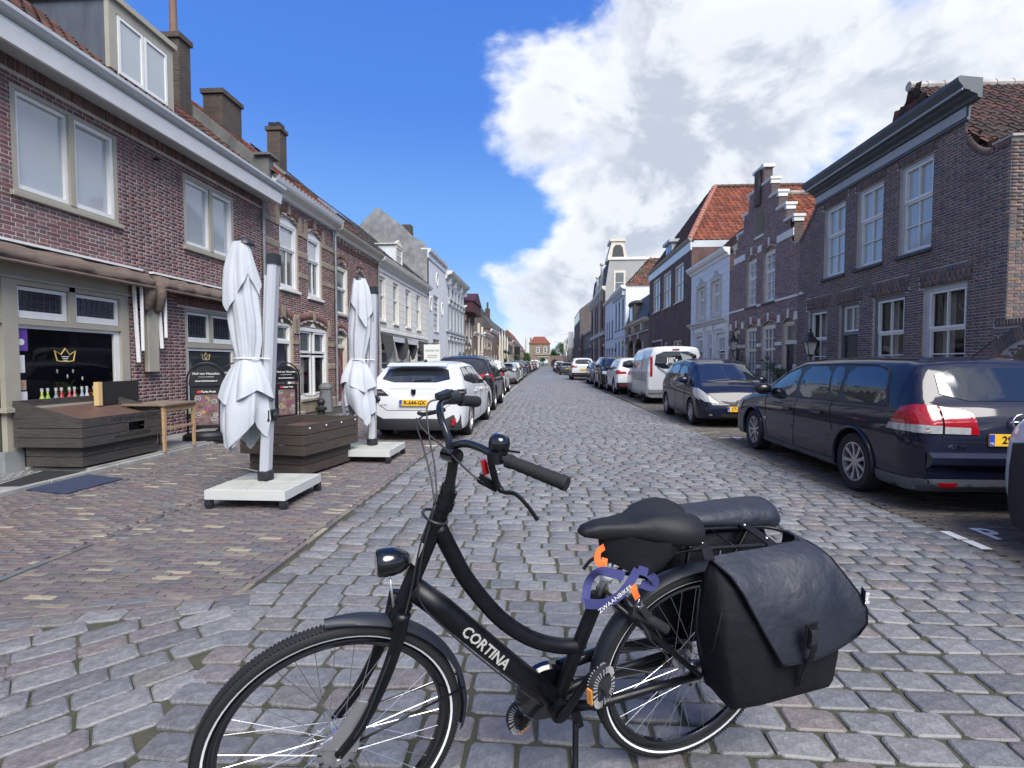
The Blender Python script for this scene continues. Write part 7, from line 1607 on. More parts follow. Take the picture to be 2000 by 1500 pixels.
 def line(s, name, pts, d, m=None, w_=.004, both=True, off=.001):
  for sg in ((1, -1) if both else (1,)):
   D = Vector((d[0], d[1] * sg, 0)).normalized(); U = Vector((1, 0, 0)) if abs(D.y) > .9 else Vector((0, 1, 0)); P = []
   for i in range(len(pts) - 1):
    for k in range(8 + (i == len(pts) - 2)): f = k / 8; P.append((pts[i][0] * (1 - f) + pts[i + 1][0] * f, pts[i][1] * (1 - f) + pts[i + 1][1] * f))
   Q = []
   for u, z in P:
    h, nn, _, _ = s.bvh.ray_cast(U * u + Vector((0, 0, z)) + D * 8, -D, 20)
    if h is not None: Q.append(h + D * off)
   if len(Q) > 1: b = MB(); b.tube(Q, w_, 5); s.add(name, b, m or M_seam)
 def add(s, name, b, m, smooth=False, sub=None, auto=None):
  me = bpy.data.meshes.new(name); me.from_pydata([tuple(p) for p in b.v], [], b.f)
  ms = m if isinstance(m, (list, tuple)) else [m]
  for x in ms: me.materials.append(x)
  me.polygons.foreach_set('material_index', b.m)
  bm = bmesh.new(); bm.from_mesh(me); bmesh.ops.recalc_face_normals(bm, faces=bm.faces); bm.to_mesh(me); bm.free()
  if smooth or auto: me.polygons.foreach_set('use_smooth', [True] * len(me.polygons))
  if auto: me.set_sharp_from_angle(angle=R(auto))
  s.parts.append((name, me, sub)); return len(s.parts) - 1
 def wheelset(s, spokes=9, rimr=.66, m=None, hub=True, steer=0):
  for ax in s.wheels:
   for sg in (1, -1):
    r = s.rw; y0 = sg * (s.W / 2 - .012); yi = sg * (s.W / 2 - .21); c = (ax, 0, r)
    b = MB(); k = rimr * r
    b.lathe([(k, y0 - sg * .012), (k + .012, y0 + sg * .004), (r * .93, y0 + sg * .006), (r * .985, y0 - sg * .015), (r, y0 - sg * .04), (r, yi + sg * .04), (r * .95, yi), (k, yi)], c, 'Y', 32); w_ = s.add('wheel', b, M_tyre, auto=30)
    b = MB(); b.lathe([(k + .004, y0 - sg * .004), (k - .012, y0 - sg * .004), (k - .02, y0 - sg * .05), (k - .02, y0 - sg * .10)], c, 'Y', 32); b.lathe([(0, y0 - sg * .012), (.05, y0 - sg * .014), (.06, y0 - sg * .04)], c, 'Y', 16)
    for i in range(spokes):
     a = 2 * PI * i / spokes; d = Vector((math.cos(a), 0, math.sin(a))); t_ = Vector((-math.sin(a), 0, math.cos(a))); C_ = Vector(c); P = []
     for rr, hw, dy in ((.045, .016, .016), (k * .6, .017, .02), (k - .012, .024, .01)): P.append([C_ + d * rr + t_ * hw + Vector((0, y0 - sg * dy, 0)), C_ + d * rr - t_ * hw + Vector((0, y0 - sg * dy, 0)), C_ + d * rr - t_ * hw + Vector((0, y0 - sg * (dy + .03), 0)), C_ + d * rr + t_ * hw + Vector((0, y0 - sg * (dy + .03), 0))])
     b.loft(P)
    s.add('rim', b, m or M_rim, sub=w_); b = MB(); b.lathe([(0, y0 - sg * .07), (k - .02, y0 - sg * .07)], c, 'Y', 20); s.add('brake_disc', b, M_well, sub=w_)
 def arch_trim(s, m, r_=.028):
  for ax in s.wheels:
   for sg in (1, -1):
    Q = []
    for a in np.linspace(-.25, PI + .25, 26):
     p = (ax + s.rw * 1.15 * math.cos(a), s.rw + .01 + s.rw * 1.15 * math.sin(a)); h, nn, _, _ = s.bvh0.ray_cast(Vector((p[0], sg * 5, p[1])), Vector((0, -sg, 0)), 20)
     if h is not None and p[1] > .2: Q.append(h)
    b = MB(); b.tube(Q, r_, 6, flat=.5) if len(Q) > 2 else None; s.add('wheel_arch', b, m, smooth=True) if b.f else None
 def mirrors(s, x, z, m=None, sz=1.0):
  for sg in (1, -1):
   h, _, _, _ = s.bvh0.ray_cast(Vector((x, sg * 5, z)), Vector((0, -sg, 0)), 20); y_ = h.y if h else sg * s.W / 2 * .9
   b = MB(); b.ell((x - .02, y_ + sg * .13, z + .03), (.07 * sz, .115 * sz, .075 * sz), 12, 8); b.bar((x, y_ - sg * .03, z - .02), (x, y_ + sg * .08, z), .05, .03); k = s.add('mirror', b, m or s.paint, smooth=True)
   b = MB(); b.lathe([(0, 0), (.07, 0)], (x - .075, y_ + sg * .13, z + .03), 'X', 14); s.add('mirror_glass', b, G_car, sub=k)
 def plate(s, x, z, txt, front=False, y0=0, w_=.26, clip=None):
  sg = 1 if front else -1; b = MB(); b.box(x - .008, x + .008, y0 - w_, y0 + w_, z - .055, z + .055); k = s.add('number_plate', b, M_plate); ys = sg
  b = MB(); ya = y0 + (w_ if not front else -w_); yb = ya - (.045 if not front else -.045); b.box(x + sg * .0085 - .0005, x + sg * .0085 + .0005, min(ya, yb), max(ya, yb), z - .052, z + .052); s.add('euro_band', b, M_plblue, sub=k)
  if txt:
   o = text_mesh(None, txt, 'lettering', M_black, frame_mat((x + sg * .011, y0 - (.02 if not front else -.02), z), (0, sg, 0), (0, 0, 1)), .1, depth=.0008, sx=.95, font_bold=True); me = o.data; bpy.data.objects.remove(o); s.parts.append(('lettering', me, k))
   if not front or True:
    o = text_mesh(None, 'NL', 'lettering', M_white, frame_mat((x + sg * .0105, (ya + yb) / 2, z - .03), (0, sg, 0), (0, 0, 1)), .03, depth=.0005); me = o.data; bpy.data.objects.remove(o); s.parts.append(('lettering', me, k))
 def place(s, name, label, x, y, heading=0, sc_=1.04, cat='car', group=None, far=False, mpaint=None, hs=1.0):
  """x,y: ground point under the middle of the rear end; heading 0 = facing +Y"""
  t = thing(name, label, cat, (0, 0, 0), group=group); t.matrix_world = Matrix.Translation((x, y, 0)) @ Matrix.Rotation(PI / 2 + heading, 4, 'Z') @ Matrix.Diagonal((sc_, sc_, sc_ * hs, 1))
  me = s.body
  if mpaint: me = s.body.copy(); me.materials[0] = mpaint
  link(bpy.data.objects.new('body', me), t); ob = []
  for nm, me_, sub in s.parts:
   if far and sub is not None and nm != 'rim': ob.append(None); continue
   if mpaint and me_.materials and me_.materials[0] == s.paint: me_ = me_.copy(); me_.materials[0] = mpaint
   o = bpy.data.objects.new(nm, me_); link(o, ob[sub] if sub is not None else t); ob.append(o)
  return t
def sidewins(c, sets, m=None, both=True):
 P = [Vector(p) for q in sets for p in q]; lo = sorted([tuple(p) for q in sets for p in q]); from mathutils.geometry import convex_hull_2d
 hl = [P[i] for i in convex_hull_2d(P)]; ce = sum(hl, Vector((0, 0))) / len(hl); c.decal('window_surround', [tuple(p + (p - ce).normalized() * .028) for p in hl], (0, 1), M_black, off=.003, both=both, seg=.12)
 for pts in sets: c.decal('side_window', pts, (0, 1), m or G_car, off=.005, both=both, rnd=1, seg=.12)
# --- estate car (dark blue, seen from behind and the left)
est = Car(4.80, 1.80, [(0, .86), (.04, .99), (.10, 1.05), (.36, 1.43), (.6, 1.475), (1.6, 1.50), (2.6, 1.47), (3.05, 1.36), (3.75, .98), (4.0, .935), (4.4, .85), (4.66, .72), (4.8, .5)],
 [(0, .84), (.1, .98), (.5, .985), (2.4, .95), (3.6, .925), (4.0, .89), (4.5, .78), (4.8, .46)], [1.0, 3.82], .325, P_navy, zs=.18)
e = est
e.decal('rear_window', [(-.60, 1.07), (.60, 1.07), (.54, 1.38), (-.54, 1.38)], (-1, 0), G_car, off=.006, rnd=1, seg=.1)
e.decal('windscreen', [(-.62, 3.70), (.62, 3.70), (.50, 2.98), (-.50, 2.98)], (0, 0, 1), G_car, off=.006, rnd=1, seg=.1)
sidewins(e, [[(.50, 1.01), (1.32, .99), (1.38, 1.38), (.88, 1.39), (.66, 1.33)], [(1.40, .985), (1.56, .985), (1.74, 1.38), (1.46, 1.38)], [(1.60, .985), (2.36, .97), (2.44, 1.375), (1.78, 1.385)], [(2.46, .97), (3.42, .955), (3.30, 1.06), (2.96, 1.27), (2.54, 1.37)]])
e.line('window_trim', [(.48, .99), (1.5, .975), (2.5, .955), (3.45, .94)], (0, 1), M_bclad, .007)
e.line('window_trim', [(.52, 1.02), (.70, 1.37), (.95, 1.415), (1.6, 1.42), (2.5, 1.405), (3.0, 1.29), (3.5, .96)], (0, 1), M_bclad, .009)
e.line('roof_rail', [(.55, 1.462), (1.2, 1.475), (2.2, 1.475), (2.8, 1.43)], (0, 1), M_black, .016, off=.004)
e.line('door_seam', [(2.42, .30), (2.40, .6), (2.38, .95)], (0, 1)); e.line('door_seam', [(3.28, .30), (3.34, .6), (3.36, .93)], (0, 1)); e.line('door_seam', [(1.42, .62), (1.5, .8), (1.50, .97)], (0, 1)); e.line('tailgate_seam', [(-.66, .70), (-.66, 1.05)], (-1, 0), both=False); e.line('tailgate_seam', [(.66, .70), (.66, 1.05)], (-1, 0), both=False)
e.line('tailgate_seam', [(-.66, .70), (0, .68), (.66, .70)], (-1, 0), both=False)
for x_ in (1.50, 2.40): e.line('rub_strip', [(x_ + .05, .55), (x_ + .80, .55)], (0, 1), M_clad, .013)
e.decal('sill', [(1.36, .17), (3.44, .17), (3.42, .285), (1.38, .285)], (0, 1), M_clad, off=.008, both=True)
e.decal('bumper_skirt', [(.04, .18), (.62, .18), (.60, .33), (.04, .34)], (0, 1), M_clad, off=.008, both=True); e.decal('bumper_skirt', [(-.84, .22), (.84, .22), (.84, .35), (-.84, .35)], (-1, 0), M_clad, off=.009)
b = MB(); b.loft([[(x_ * 1.0 - .03, y_, z_) for x_, z_ in ((.0, .46), (-.045, .50), (-.05, .56), (-.01, .60), (.1, .605), (.1, .45))] for y_ in np.linspace(-.80, .80, 9)]); e.add('bumper', b, P_navy, auto=40)
for sg in (1, -1):
 pass
e.decal('tail_light', [(-.2, .77), (.10, .76), (.10, 1.03), (-.10, 1.03)], (-.6, 1), M_redl, off=.010, both=True, seg=.05) if False else None
e.decal('tail_light', [(.02, .78), (.42, .78), (.28, 1.0), (.16, 1.035), (.02, 1.03)], (0, 1), M_redl, off=.010, both=True, seg=.05)
e.decal('reversing_light', [(.02, .78), (.42, .78), (.38, .845), (.02, .85)], (0, 1), M_clearl, off=.014, both=True, seg=.05)
for sg in (1, -1):
 e.decal('tail_light', [(sg * .67, .78), (sg * .86, .78), (sg * .86, 1.02), (sg * .67, 1.03)], (-1, 0), M_redl, off=.010, seg=.05); e.decal('reversing_light', [(sg * .67, .775), (sg * .86, .775), (sg * .86, .85), (sg * .67, .85)], (-1, 0), M_clearl, off=.014, seg=.05)
 e.decal('tail_light', [(sg * .65, .775), (sg * .34, .765), (sg * .38, .96), (sg * .43, .985), (sg * .65, 1.02)], (-1, 0), M_redl, off=.010, seg=.05)
 e.decal('reversing_light', [(sg * .65, .775), (sg * .42, .768), (sg * .42, .83), (sg * .65, .84)], (-1, 0), M_clearl, off=.014, seg=.05)
 e.decal('reflector', [(sg * .52, .275), (sg * .70, .275), (sg * .70, .315), (sg * .52, .315)], (-1, 0), M_redl, off=.014)
e.decal('headlight', [(-.84, .60), (-.48, .62), (-.5, .78), (-.8, .80)], (1, 0), M_clearl, off=.008); e.decal('headlight', [(.84, .60), (.48, .62), (.5, .78), (.8, .80)], (1, 0), M_clearl, off=.008); e.decal('headlight', [(4.35, .63), (4.62, .62), (4.5, .76), (4.3, .79)], (0, 1), M_clearl, off=.01, both=True)
b = MB(); b.box(3.30, 3.35, .895, .915, .56, .60); b.box(3.30, 3.35, -.915, -.895, .56, .60); e.add('side_indicator', b, M_clearl)
for x_, z_ in ((2.50, .79), (1.66, .81)):
 b = MB()
 for sg in (1, -1): b.obox((x_ + .1, sg * .905, z_), (1, 0, 0), (0, 1, 0), (0, 0, 1), .1, .018, .018)
 e.add('door_handle', b, P_black)
e.wheelset(9, .66); e.arch_trim(P_navy, .03); e.mirrors(3.30, 1.0, P_black, 1.15)
e.plate(-.012, .72, '29-PR-TJ', y0=-.0)
b = MB(); b.tube([(-.03, .075 * math.cos(a), .885 + .075 * math.sin(a)) for a in np.linspace(0, 2 * PI, 20, endpoint=False)], .007, 6, closed=True); b.tube([(-.03, .10, .885), (-.03, .02, .892), (-.03, -.02, .878), (-.03, -.10, .885)], .006, 5); e.add('badge', b, M_chrome, smooth=True)
def ctext(c, s_, x, y, z, size, m, sg=-1, bold=False):
 o = text_mesh(None, s_, 'lettering', m, frame_mat((x, y, z), (0, sg, 0), (0, 0, 1)), size, depth=.001, font_bold=bold); me = o.data; bpy.data.objects.remove(o); c.parts.append(('lettering', me, None))
ctext(e, 'VECTRA', -.012, .53, .65, .045, M_chrome)
b = MB(); b.tube([(.55, -.0, 1.49), (.25, -.0, 1.68)], .006, 5); e.add('antenna', b, M_black)
e.place('estate_car', 'dark blue estate car with grey sills and red tail lights, parked nearest on the right', 4.54, 5.30, 0, 1.045)
# --- small hatchback seen from the front
jz = Car(3.85, 1.68, [(0, .82), (.05, 1.0), (.3, 1.42), (.6, 1.49), (1.6, 1.53), (2.3, 1.49), (2.6, 1.40), (3.25, 1.0), (3.5, .90), (3.70, .78), (3.85, .50)], [(0, .80), (.1, .96), (1.0, .97), (2.4, .92), (3.2, .87), (3.6, .74), (3.85, .45)], [.62, 3.07], .30, P_navy, zs=.17, roofw=.74, taper=(.3, .4))
c = jz
c.decal('windscreen', [(-.66, 3.28), (-.2, 3.34), (.2, 3.34), (.66, 3.28), (.53, 2.50), (-.53, 2.50)], (0, 0, 1), G_car, off=.006, seg=.1); c.decal('rear_window', [(-.55, 1.05), (.55, 1.05), (.48, 1.38), (-.48, 1.38)], (-1, 0), G_car, off=.006, rnd=1)
sidewins(c, [[(.34, 1.08), (.75, 1.0), (.8, 1.36), (.52, 1.36)], [(.82, .99), (1.62, .97), (1.66, 1.39), (.86, 1.38)], [(1.72, .97), (2.52, .95), (2.40, 1.30), (1.76, 1.39)], [(2.58, .955), (2.92, .95), (2.66, 1.15)]])
for x_ in (1.68, 2.56): c.line('door_seam', [(x_, .3), (x_, .95)], (0, 1))
for sg in (1, -1): c.decal('headlight', [(sg * .80, .66), (sg * .70, .58), (sg * .42, .54), (sg * .60, .68), (sg * .76, .86), (sg * .81, .86)], (1, 0), M_clearl, off=.010, seg=.05); c.decal('fog_light', [(sg * .50, .27), (sg * .64, .28), (sg * .62, .32), (sg * .52, .325)], (1, 0), M_chrome, off=.010)
c.decal('headlight', [(3.22, .82), (3.40, .70), (3.66, .60), (3.5, .78)], (0, 1), M_clearl, off=.01, both=True, seg=.05)
c.decal('grille', [(-.38, .60), (-.2, .52), (.2, .52), (.38, .60), (.2, .575), (-.2, .575)], (1, 0), M_bclad, off=.01); c.decal('lower_grille', [(-.42, .22), (.42, .22), (.38, .32), (-.38, .32)], (1, 0), M_well, off=.008)
c.line('bonnet_seam', [(-.66, .80), (-.42, .56), (0, .52), (.42, .56), (.66, .80)], (1, 0), both=False)
b = MB(); b.tube([(3.84, -.055, .605), (3.845, -.03, .50), (3.845, .03, .50), (3.84, .055, .605), (3.83, 0, .62)], .008, 5, closed=True); b.bar((3.85, -.035, .555), (3.85, .035, .555), .01, .016); c.add('badge', b, M_chrome)
b = MB()
for sg in (1, -1): b.tube([(3.27, sg * .5, 1.01), (3.22, sg * .1, 1.05), (3.21, -sg * .02, 1.055)], .011, 5)
c.add('wiper', b, M_black); b = MB(); b.box(3.0, 3.12, -.56, -.38, 1.1, 1.14)
c.wheelset(10, .64); c.mirrors(2.74, 1.0, P_navy, 1.1); c.plate(3.885, .425, '17-ZH-KF', front=True)
b = MB(); b.tube([(2.2, 0, 1.5), (2.0, 0, 1.62)], .006, 5); c.add('antenna', b, M_black)
for x_, z_ in ((1.80, .82), (.95, .84)):
 b = MB()
 for sg in (1, -1): b.obox((x_, sg * .845, z_), (1, 0, 0), (0, 1, 0), (0, 0, 1), .08, .016, .016)
 c.add('door_handle', b, P_navy)
c.place('small_hatchback', 'dark blue small hatchback facing the camera behind the dark blue estate car', 4.38, 16.10, PI, 1.045)
# --- van
vn = Car(4.78, 1.90, [(0, 1.7), (.03, 1.93), (.12, 1.97), (1.5, 1.99), (3.0, 1.95), (3.4, 1.86), (4.1, 1.26), (4.5, 1.05), (4.7, .85), (4.78, .55)], [(0, 1.15), (2.5, 1.15), (3.9, 1.12), (4.4, .95), (4.78, .5)], [.86, 3.96], .33, P_white, zs=.22, roofw=.80, taper=(.12, .4), beltw=.985)
c = vn; c.decal('rear_window', [(-.72, 1.22), (.72, 1.22), (.66, 1.80), (-.66, 1.80)], (-1, 0), G_car, off=.008, rnd=1, seg=.2); c.decal('windscreen', [(-.66, 4.06), (.66, 4.06), (.58, 3.42), (-.58, 3.42)], (0, 0, 1), G_car)
c.decal('side_window', [(3.0, 1.22), (3.88, 1.22), (3.45, 1.72), (3.05, 1.76)], (0, 1), G_car, off=.006, both=True, rnd=1); c.decal('side_panel', [(1.25, 1.2), (2.85, 1.2), (2.85, 1.78), (1.25, 1.78)], (0, 1), mat('van_blank_panel', (.42, .44, .45), .15, coat=1), off=.006, both=True, rnd=1)
c.decal('lower_side', [(.05, .3), (4.5, .3), (4.4, .95), (.05, 1.0)], (0, 1), P_silver, off=.003, both=True, seg=.2);
c.bvh = c.bvh0
for sg in (1, -1): c.decal('tail_light', [(sg * .78, .95), (sg * .855, .95), (sg * .84, 1.66), (sg * .77, 1.66)], (-1, 0), M_redl, off=.012, seg=.08)
b = MB(); b.loft([[(x_, y_, z_) for x_, z_ in ((.02, .38), (-.09, .40), (-.10, .50), (-.02, .54), (.1, .54), (.1, .38))] for y_ in np.linspace(-.9, .9, 5)]); c.add('bumper', b, P_silver, auto=40); b = MB(); b.tube([(-.02, .62, 1.28), (-.03, .28, 1.05)], .012, 5); b.ell((-.02, .3, 1.06), .03, 6, 5); c.add('wiper', b, M_black); b = MB(); b.box(-.02, .0, -.12, .12, 1.86, 1.90); c.add('brake_light', b, M_redl)
ctext(c, "Jill's", -.022, .12, 1.50, .26, M_wprint, bold=True); ctext(c, "zaak", -.022, -.10, 1.31, .20, M_wprint, bold=True)
b = MB(); b.lathe([(0, -.02), (.12, -.02)], (0, 0, 0), 'X', 14); b = MB(); b.prism([(-.02, -.22, 1.42), (-.02, -.44, 1.38), (-.02, -.56, 1.5), (-.02, -.5, 1.64), (-.02, -.34, 1.68), (-.02, -.12, 1.76), (-.02, -.20, 1.6)], (-.004, 0, 0)); c.add('fish_emblem', b, mat('grey_print2', (.35, .38, .4), .5))
c.wheelset(5, .6, m=M_well); c.mirrors(3.8, 1.3, M_bclad, 1.5); c.plate(-.03, .66, '1-VBV-42', y0=.12)
c.line('door_seam', [(2.95, .35), (2.95, 1.85)], (0, 1)); c.line('door_seam', [(1.15, .45), (1.15, 1.85)], (0, 1)); c.line('door_seam', [(0, .55), (0, 1.2)], (-1, 0), both=False)
c.place('delivery_van', 'white and silver panel van with lettering on its dark rear window', 4.64, 18.95, 0, 1.05, cat='van')
# --- generic hatch (white, seen from behind) and SUV
def rear_lights(c, zl, zh_, yi, W, style=0):
 for sg in (1, -1): c.decal('tail_light', [(sg * yi, zl + .02), (sg * W * .49, zl), (sg * W * .47, zh_), (sg * (yi + .05), zh_ - .01)], (-1, 0), M_redl if style == 0 else G_car, off=.010, seg=.05)
 c.decal('tail_light', [(.02, zl), (.32, zl + .03), (.30, zh_ - .02), (.06, zh_)], (0, 1), M_redl if style == 0 else G_car, off=.010, both=True, seg=.05)
def basic(c, wz, ww, sidesets, wind, p=None, pz=.72):
 c.decal('rear_window', [(-ww, wz[0]), (ww, wz[0]), (ww * .84, wz[1]), (-ww * .84, wz[1])], (-1, 0), G_car, off=.007, rnd=1, seg=.12); c.decal('windscreen', wind, (0, 0, 1), G_car, off=.006, seg=.15); sidewins(c, sidesets)
ht = Car(4.60, 1.84, [(0, .90), (.03, 1.0), (.08, 1.04), (.42, 1.36), (.7, 1.42), (1.8, 1.455), (2.6, 1.41), (3.0, 1.30), (3.7, .98), (4.2, .86), (4.48, .72), (4.6, .5)], [(0, .88), (.1, 1.0), (.6, 1.01), (2.5, .95), (3.6, .9), (4.2, .8), (4.6, .45)], [.95, 3.68], .34, P_white, zs=.19, roofw=.70, taper=(.35, .4))
c = ht; basic(c, (1.065, 1.35), .66, [[(.55, 1.10), (1.35, 1.02), (1.40, 1.33), (.92, 1.33)], [(1.42, 1.015), (2.15, .99), (2.22, 1.35), (1.46, 1.345)], [(2.22, .985), (3.2, .96), (2.82, 1.25), (2.3, 1.345)]], [(-.62, 3.60), (.62, 3.60), (.5, 2.9), (-.5, 2.9)])
for sg in (1, -1): c.decal('tail_light', [(sg * .46, .83), (sg * .90, .83), (sg * .90, .945), (sg * .60, .945)], (-1, 0), G_car, off=.010, seg=.05); c.decal('light_bar', [(sg * .55, .875), (sg * .88, .875), (sg * .88, .905), (sg * .57, .905)], (-1, 0), mat('dark_red_lamp', (.2, .03, .04), .2, coat=1, c2=(.3, .3, .3), vs=20), off=.014, seg=.05)
b = MB()
for sg in (1, -1): b.prism([(-.068, sg * .70, .30), (-.068, sg * .76, .30), (-.064, sg * .79, .42), (-.068, sg * .71, .42)], (.03, 0, 0))
c.add('fog_light', b, M_redl)
c.decal('tail_light', [(.02, .83), (.34, .86), (.30, .94), (.02, .945)], (0, 1), G_car, off=.010, both=True, seg=.05)
b = MB(); b.loft([[(x_ - .04 + .12 * (abs(y_) / .86) ** 4, y_, z_ + dz * (abs(y_) > .6)) for x_, z_, dz in ((.1, .20, .0), (-.04, .21, 0), (-.055, .3, 0), (-.03, .40, .08), (.1, .42, .08))] for y_ in np.linspace(-.86, .86, 13)]); c.add('bumper', b, M_bclad, auto=40)
b = MB(); b.loft([[(x_, y_, z_) for x_, z_ in ((.36, 1.395), (.22, 1.37), (.22, 1.385), (.4, 1.43))] for y_ in np.linspace(-.56, .56, 5)]); c.add('spoiler', b, P_white); b = MB(); b.prism([(-.03, -.045, .945), (-.03, .045, .945), (-.03, .04, .87), (-.03, 0, .84), (-.03, -.04, .87)], (.01, 0, 0)); c.add('badge', b, P_black); b = MB(); b.ell((.9, 0, 1.46), (.07, .03, .04), 8, 6); c.add('antenna', b, M_bclad, smooth=True)
b = MB(); b.tube([(.1, .02, 1.10), (.12, -.3, 1.13)], .01, 5); c.add('wiper', b, M_black)
c.line('tailgate_seam', [(-.72, 1.02), (-.66, .66), (-.5, .56), (.5, .56), (.66, .66), (.72, 1.02)], (-1, 0), both=False); c.line('door_seam', [(2.2, .3), (2.2, .95)], (0, 1)); c.line('door_seam', [(1.3, .6), (1.4, 1.0)], (0, 1)); c.line('door_seam', [(3.1, .3), (3.12, .93)], (0, 1))
c.line('light_edge', [(-.46, .955), (.46, .955)], (-1, 0), P_silver, .006, both=False)
c.wheelset(5, .68); c.mirrors(3.1, 1.03, M_bclad); c.plate(-.03, .70, 'R-644-GX')
ctext(c, '308 SW', -.015, .56, .66, .04, M_chrome)
b = MB()
for sg in (1, -1):
 for x_ in (2.35, 1.5): b.obox((x_, sg * .925, .86), (1, 0, 0), (0, 1, 0), (0, 0, 1), .09, .018, .016)
c.add('door_handle', b, P_white)
c.place('hatchback', 'white hatchback with yellow plate parked nearest on the left, seen from behind', -2.50, 9.80, R(-1.0), 1.045)
sv = Car(4.50, 1.86, [(0, 1.0), (.03, 1.12), (.08, 1.16), (.36, 1.56), (.7, 1.63), (1.8, 1.66), (2.6, 1.61), (3.0, 1.50), (3.55, 1.14), (4.1, 1.04), (4.36, .90), (4.5, .6)], [(0, .98), (.1, 1.10), (2.5, 1.06), (3.5, 1.02), (4.1, .95), (4.5, .55)], [.86, 3.55], .36, P_brown, zs=.24, roofw=.72, taper=(.3, .35))
c = sv; basic(c, (1.19, 1.54), .66, [[(.45, 1.2), (1.1, 1.14), (1.15, 1.50), (.72, 1.50)], [(1.18, 1.13), (1.98, 1.11), (2.05, 1.53), (1.22, 1.52)], [(2.05, 1.11), (3.05, 1.09), (2.72, 1.42), (2.12, 1.53)]], [(-.64, 3.5), (.64, 3.5), (.52, 2.9), (-.52, 2.9)])
rear_lights(c, .93, 1.10, .46, 1.86); c.decal('bumper_skirt', [(-.88, .26), (.88, .26), (.88, .55), (-.88, .55)], (-1, 0), M_bclad, off=.02); c.decal('sill', [(1.3, .22), (3.1, .22), (3.1, .36), (1.3, .36)], (0, 1), M_bclad, off=.008, both=True); c.decal('reflector', [(.45, .42), (.75, .42), (.75, .46), (.45, .46)], (-1, 0), M_redl, off=.024); c.decal('reflector', [(-.45, .42), (-.75, .42), (-.75, .46), (-.45, .46)], (-1, 0), M_redl, off=.024)
for sg in (1, -1): c.decal('headlight', [(sg * .84, .78), (sg * .5, .76), (sg * .5, .9), (sg * .82, .93)], (1, 0), M_clearl, off=.01, seg=.06)
c.decal('grille', [(-.42, .62), (.42, .62), (.46, .88), (-.46, .88)], (1, 0), M_bclad, off=.01); c.line('door_seam', [(2.0, .36), (2.0, 1.08)], (0, 1)); c.line('roof_rail', [(.6, 1.60), (1.5, 1.625), (2.6, 1.58)], (0, 1), P_silver, .016, off=.01)
b = MB()
for sg in (1, -1):
 for x_ in (2.15, 1.3): b.obox((x_, sg * .93, .98), (1, 0, 0), (0, 1, 0), (0, 0, 1), .09, .018, .016)
c.add('door_handle', b, P_silver)
c.wheelset(5, .66, m=M_rim); c.arch_trim(M_bclad, .03); c.mirrors(3.08, 1.15, M_bclad, 1.15); c.plate(-.02, .78, ''); c.plate(4.51, .55, '', front=True)
GL, GR = 'cars parked on the left side', 'cars parked on the right side'
sv.place('suv', 'dark blue suv with red tail lights behind the white hatchback on the left', -2.52, 15.5, 0, 1.04, group=GL)
sv.place('suv', 'white crossover behind the dark blue suv on the left', -2.75, 22.9, 0, 1.02, group=GL, mpaint=P_white, hs=.96)
ht.place('hatchback', 'silver hatchback with red upright tail lights, fourth car on the left', -2.86, 35.8, 0, 1.03, group=GL, far=True, mpaint=P_silver)
far_l = [('white estate car just past the silver hatchback on the left', ht, P_white, -2.9, 42.0, 0), ('dark hatchback in shade beyond the white estate on the left', ht, P_grey, -3.0, 50.6, 0), ('grey suv beyond the dark hatchback on the left', sv, P_grey, -3.1, 57.5, 0),
 ('blue saloon with bright rear window far down the left side', ht, P_blue, -3.2, 69.8, 0), ('dark suv just behind the far blue saloon on the left', sv, P_brown, -3.1, 77, 0), ('small white hatchback far down the left side', ht, P_white, -3.0, 84, 0), ('dark red hatchback far down the left side', ht, P_red, -2.9, 91, 0), ('light hatchback after the dark red one on the left', ht, P_silver, -2.8, 98, 0), ('dark hatchback close to the white van on the left', ht, P_brown, -2.7, 106, 0)]
for lb, cc, pp, x, y, hd in far_l: cc.place('parked_car', lb, x, y, hd, 1.03, group=GL, far=True, mpaint=pp)
vn.place('delivery_van', 'white van parked last in the left row near the gate', -2.45, 118.5, 0, 1.03, cat='van', far=True)
sv.place('suv', 'white suv with black arches behind the delivery van on the right', 4.22, 24.35, 0, 1.04, group=GR, mpaint=P_white)
sv.place('suv', 'black suv facing the camera beyond the white one on the right', 4.02, 33.6, PI, 1.05, group=GR, mpaint=P_black, hs=1.06)
ht.place('hatchback', 'dark hatchback facing the camera beyond the black suv on the right', 4.0, 40.2, PI, 1.02, group=GR, far=True, mpaint=P_grey, hs=1.06)
sv.place('suv', 'large white suv seen from behind, sixth vehicle on the right', 3.22, 44.6, 0, 1.1, group=GR, far=True, mpaint=P_white, hs=1.04)
for lb, cc, pp, x, y, hd in (('grey hatchback facing away past the large white suv on the right', ht, P_grey, 2.75, 65, 0), ('dark car beyond the grey hatchback on the right', ht, P_brown, 2.5, 75, 0), ('white van-like car far down the right side', sv, P_white, 2.4, 86, 0), ('last small light car on the right', ht, P_silver, 2.4, 97, 0)): cc.place('parked_car', lb, x, y, hd, 1.03, group=GR, far=True, mpaint=pp)
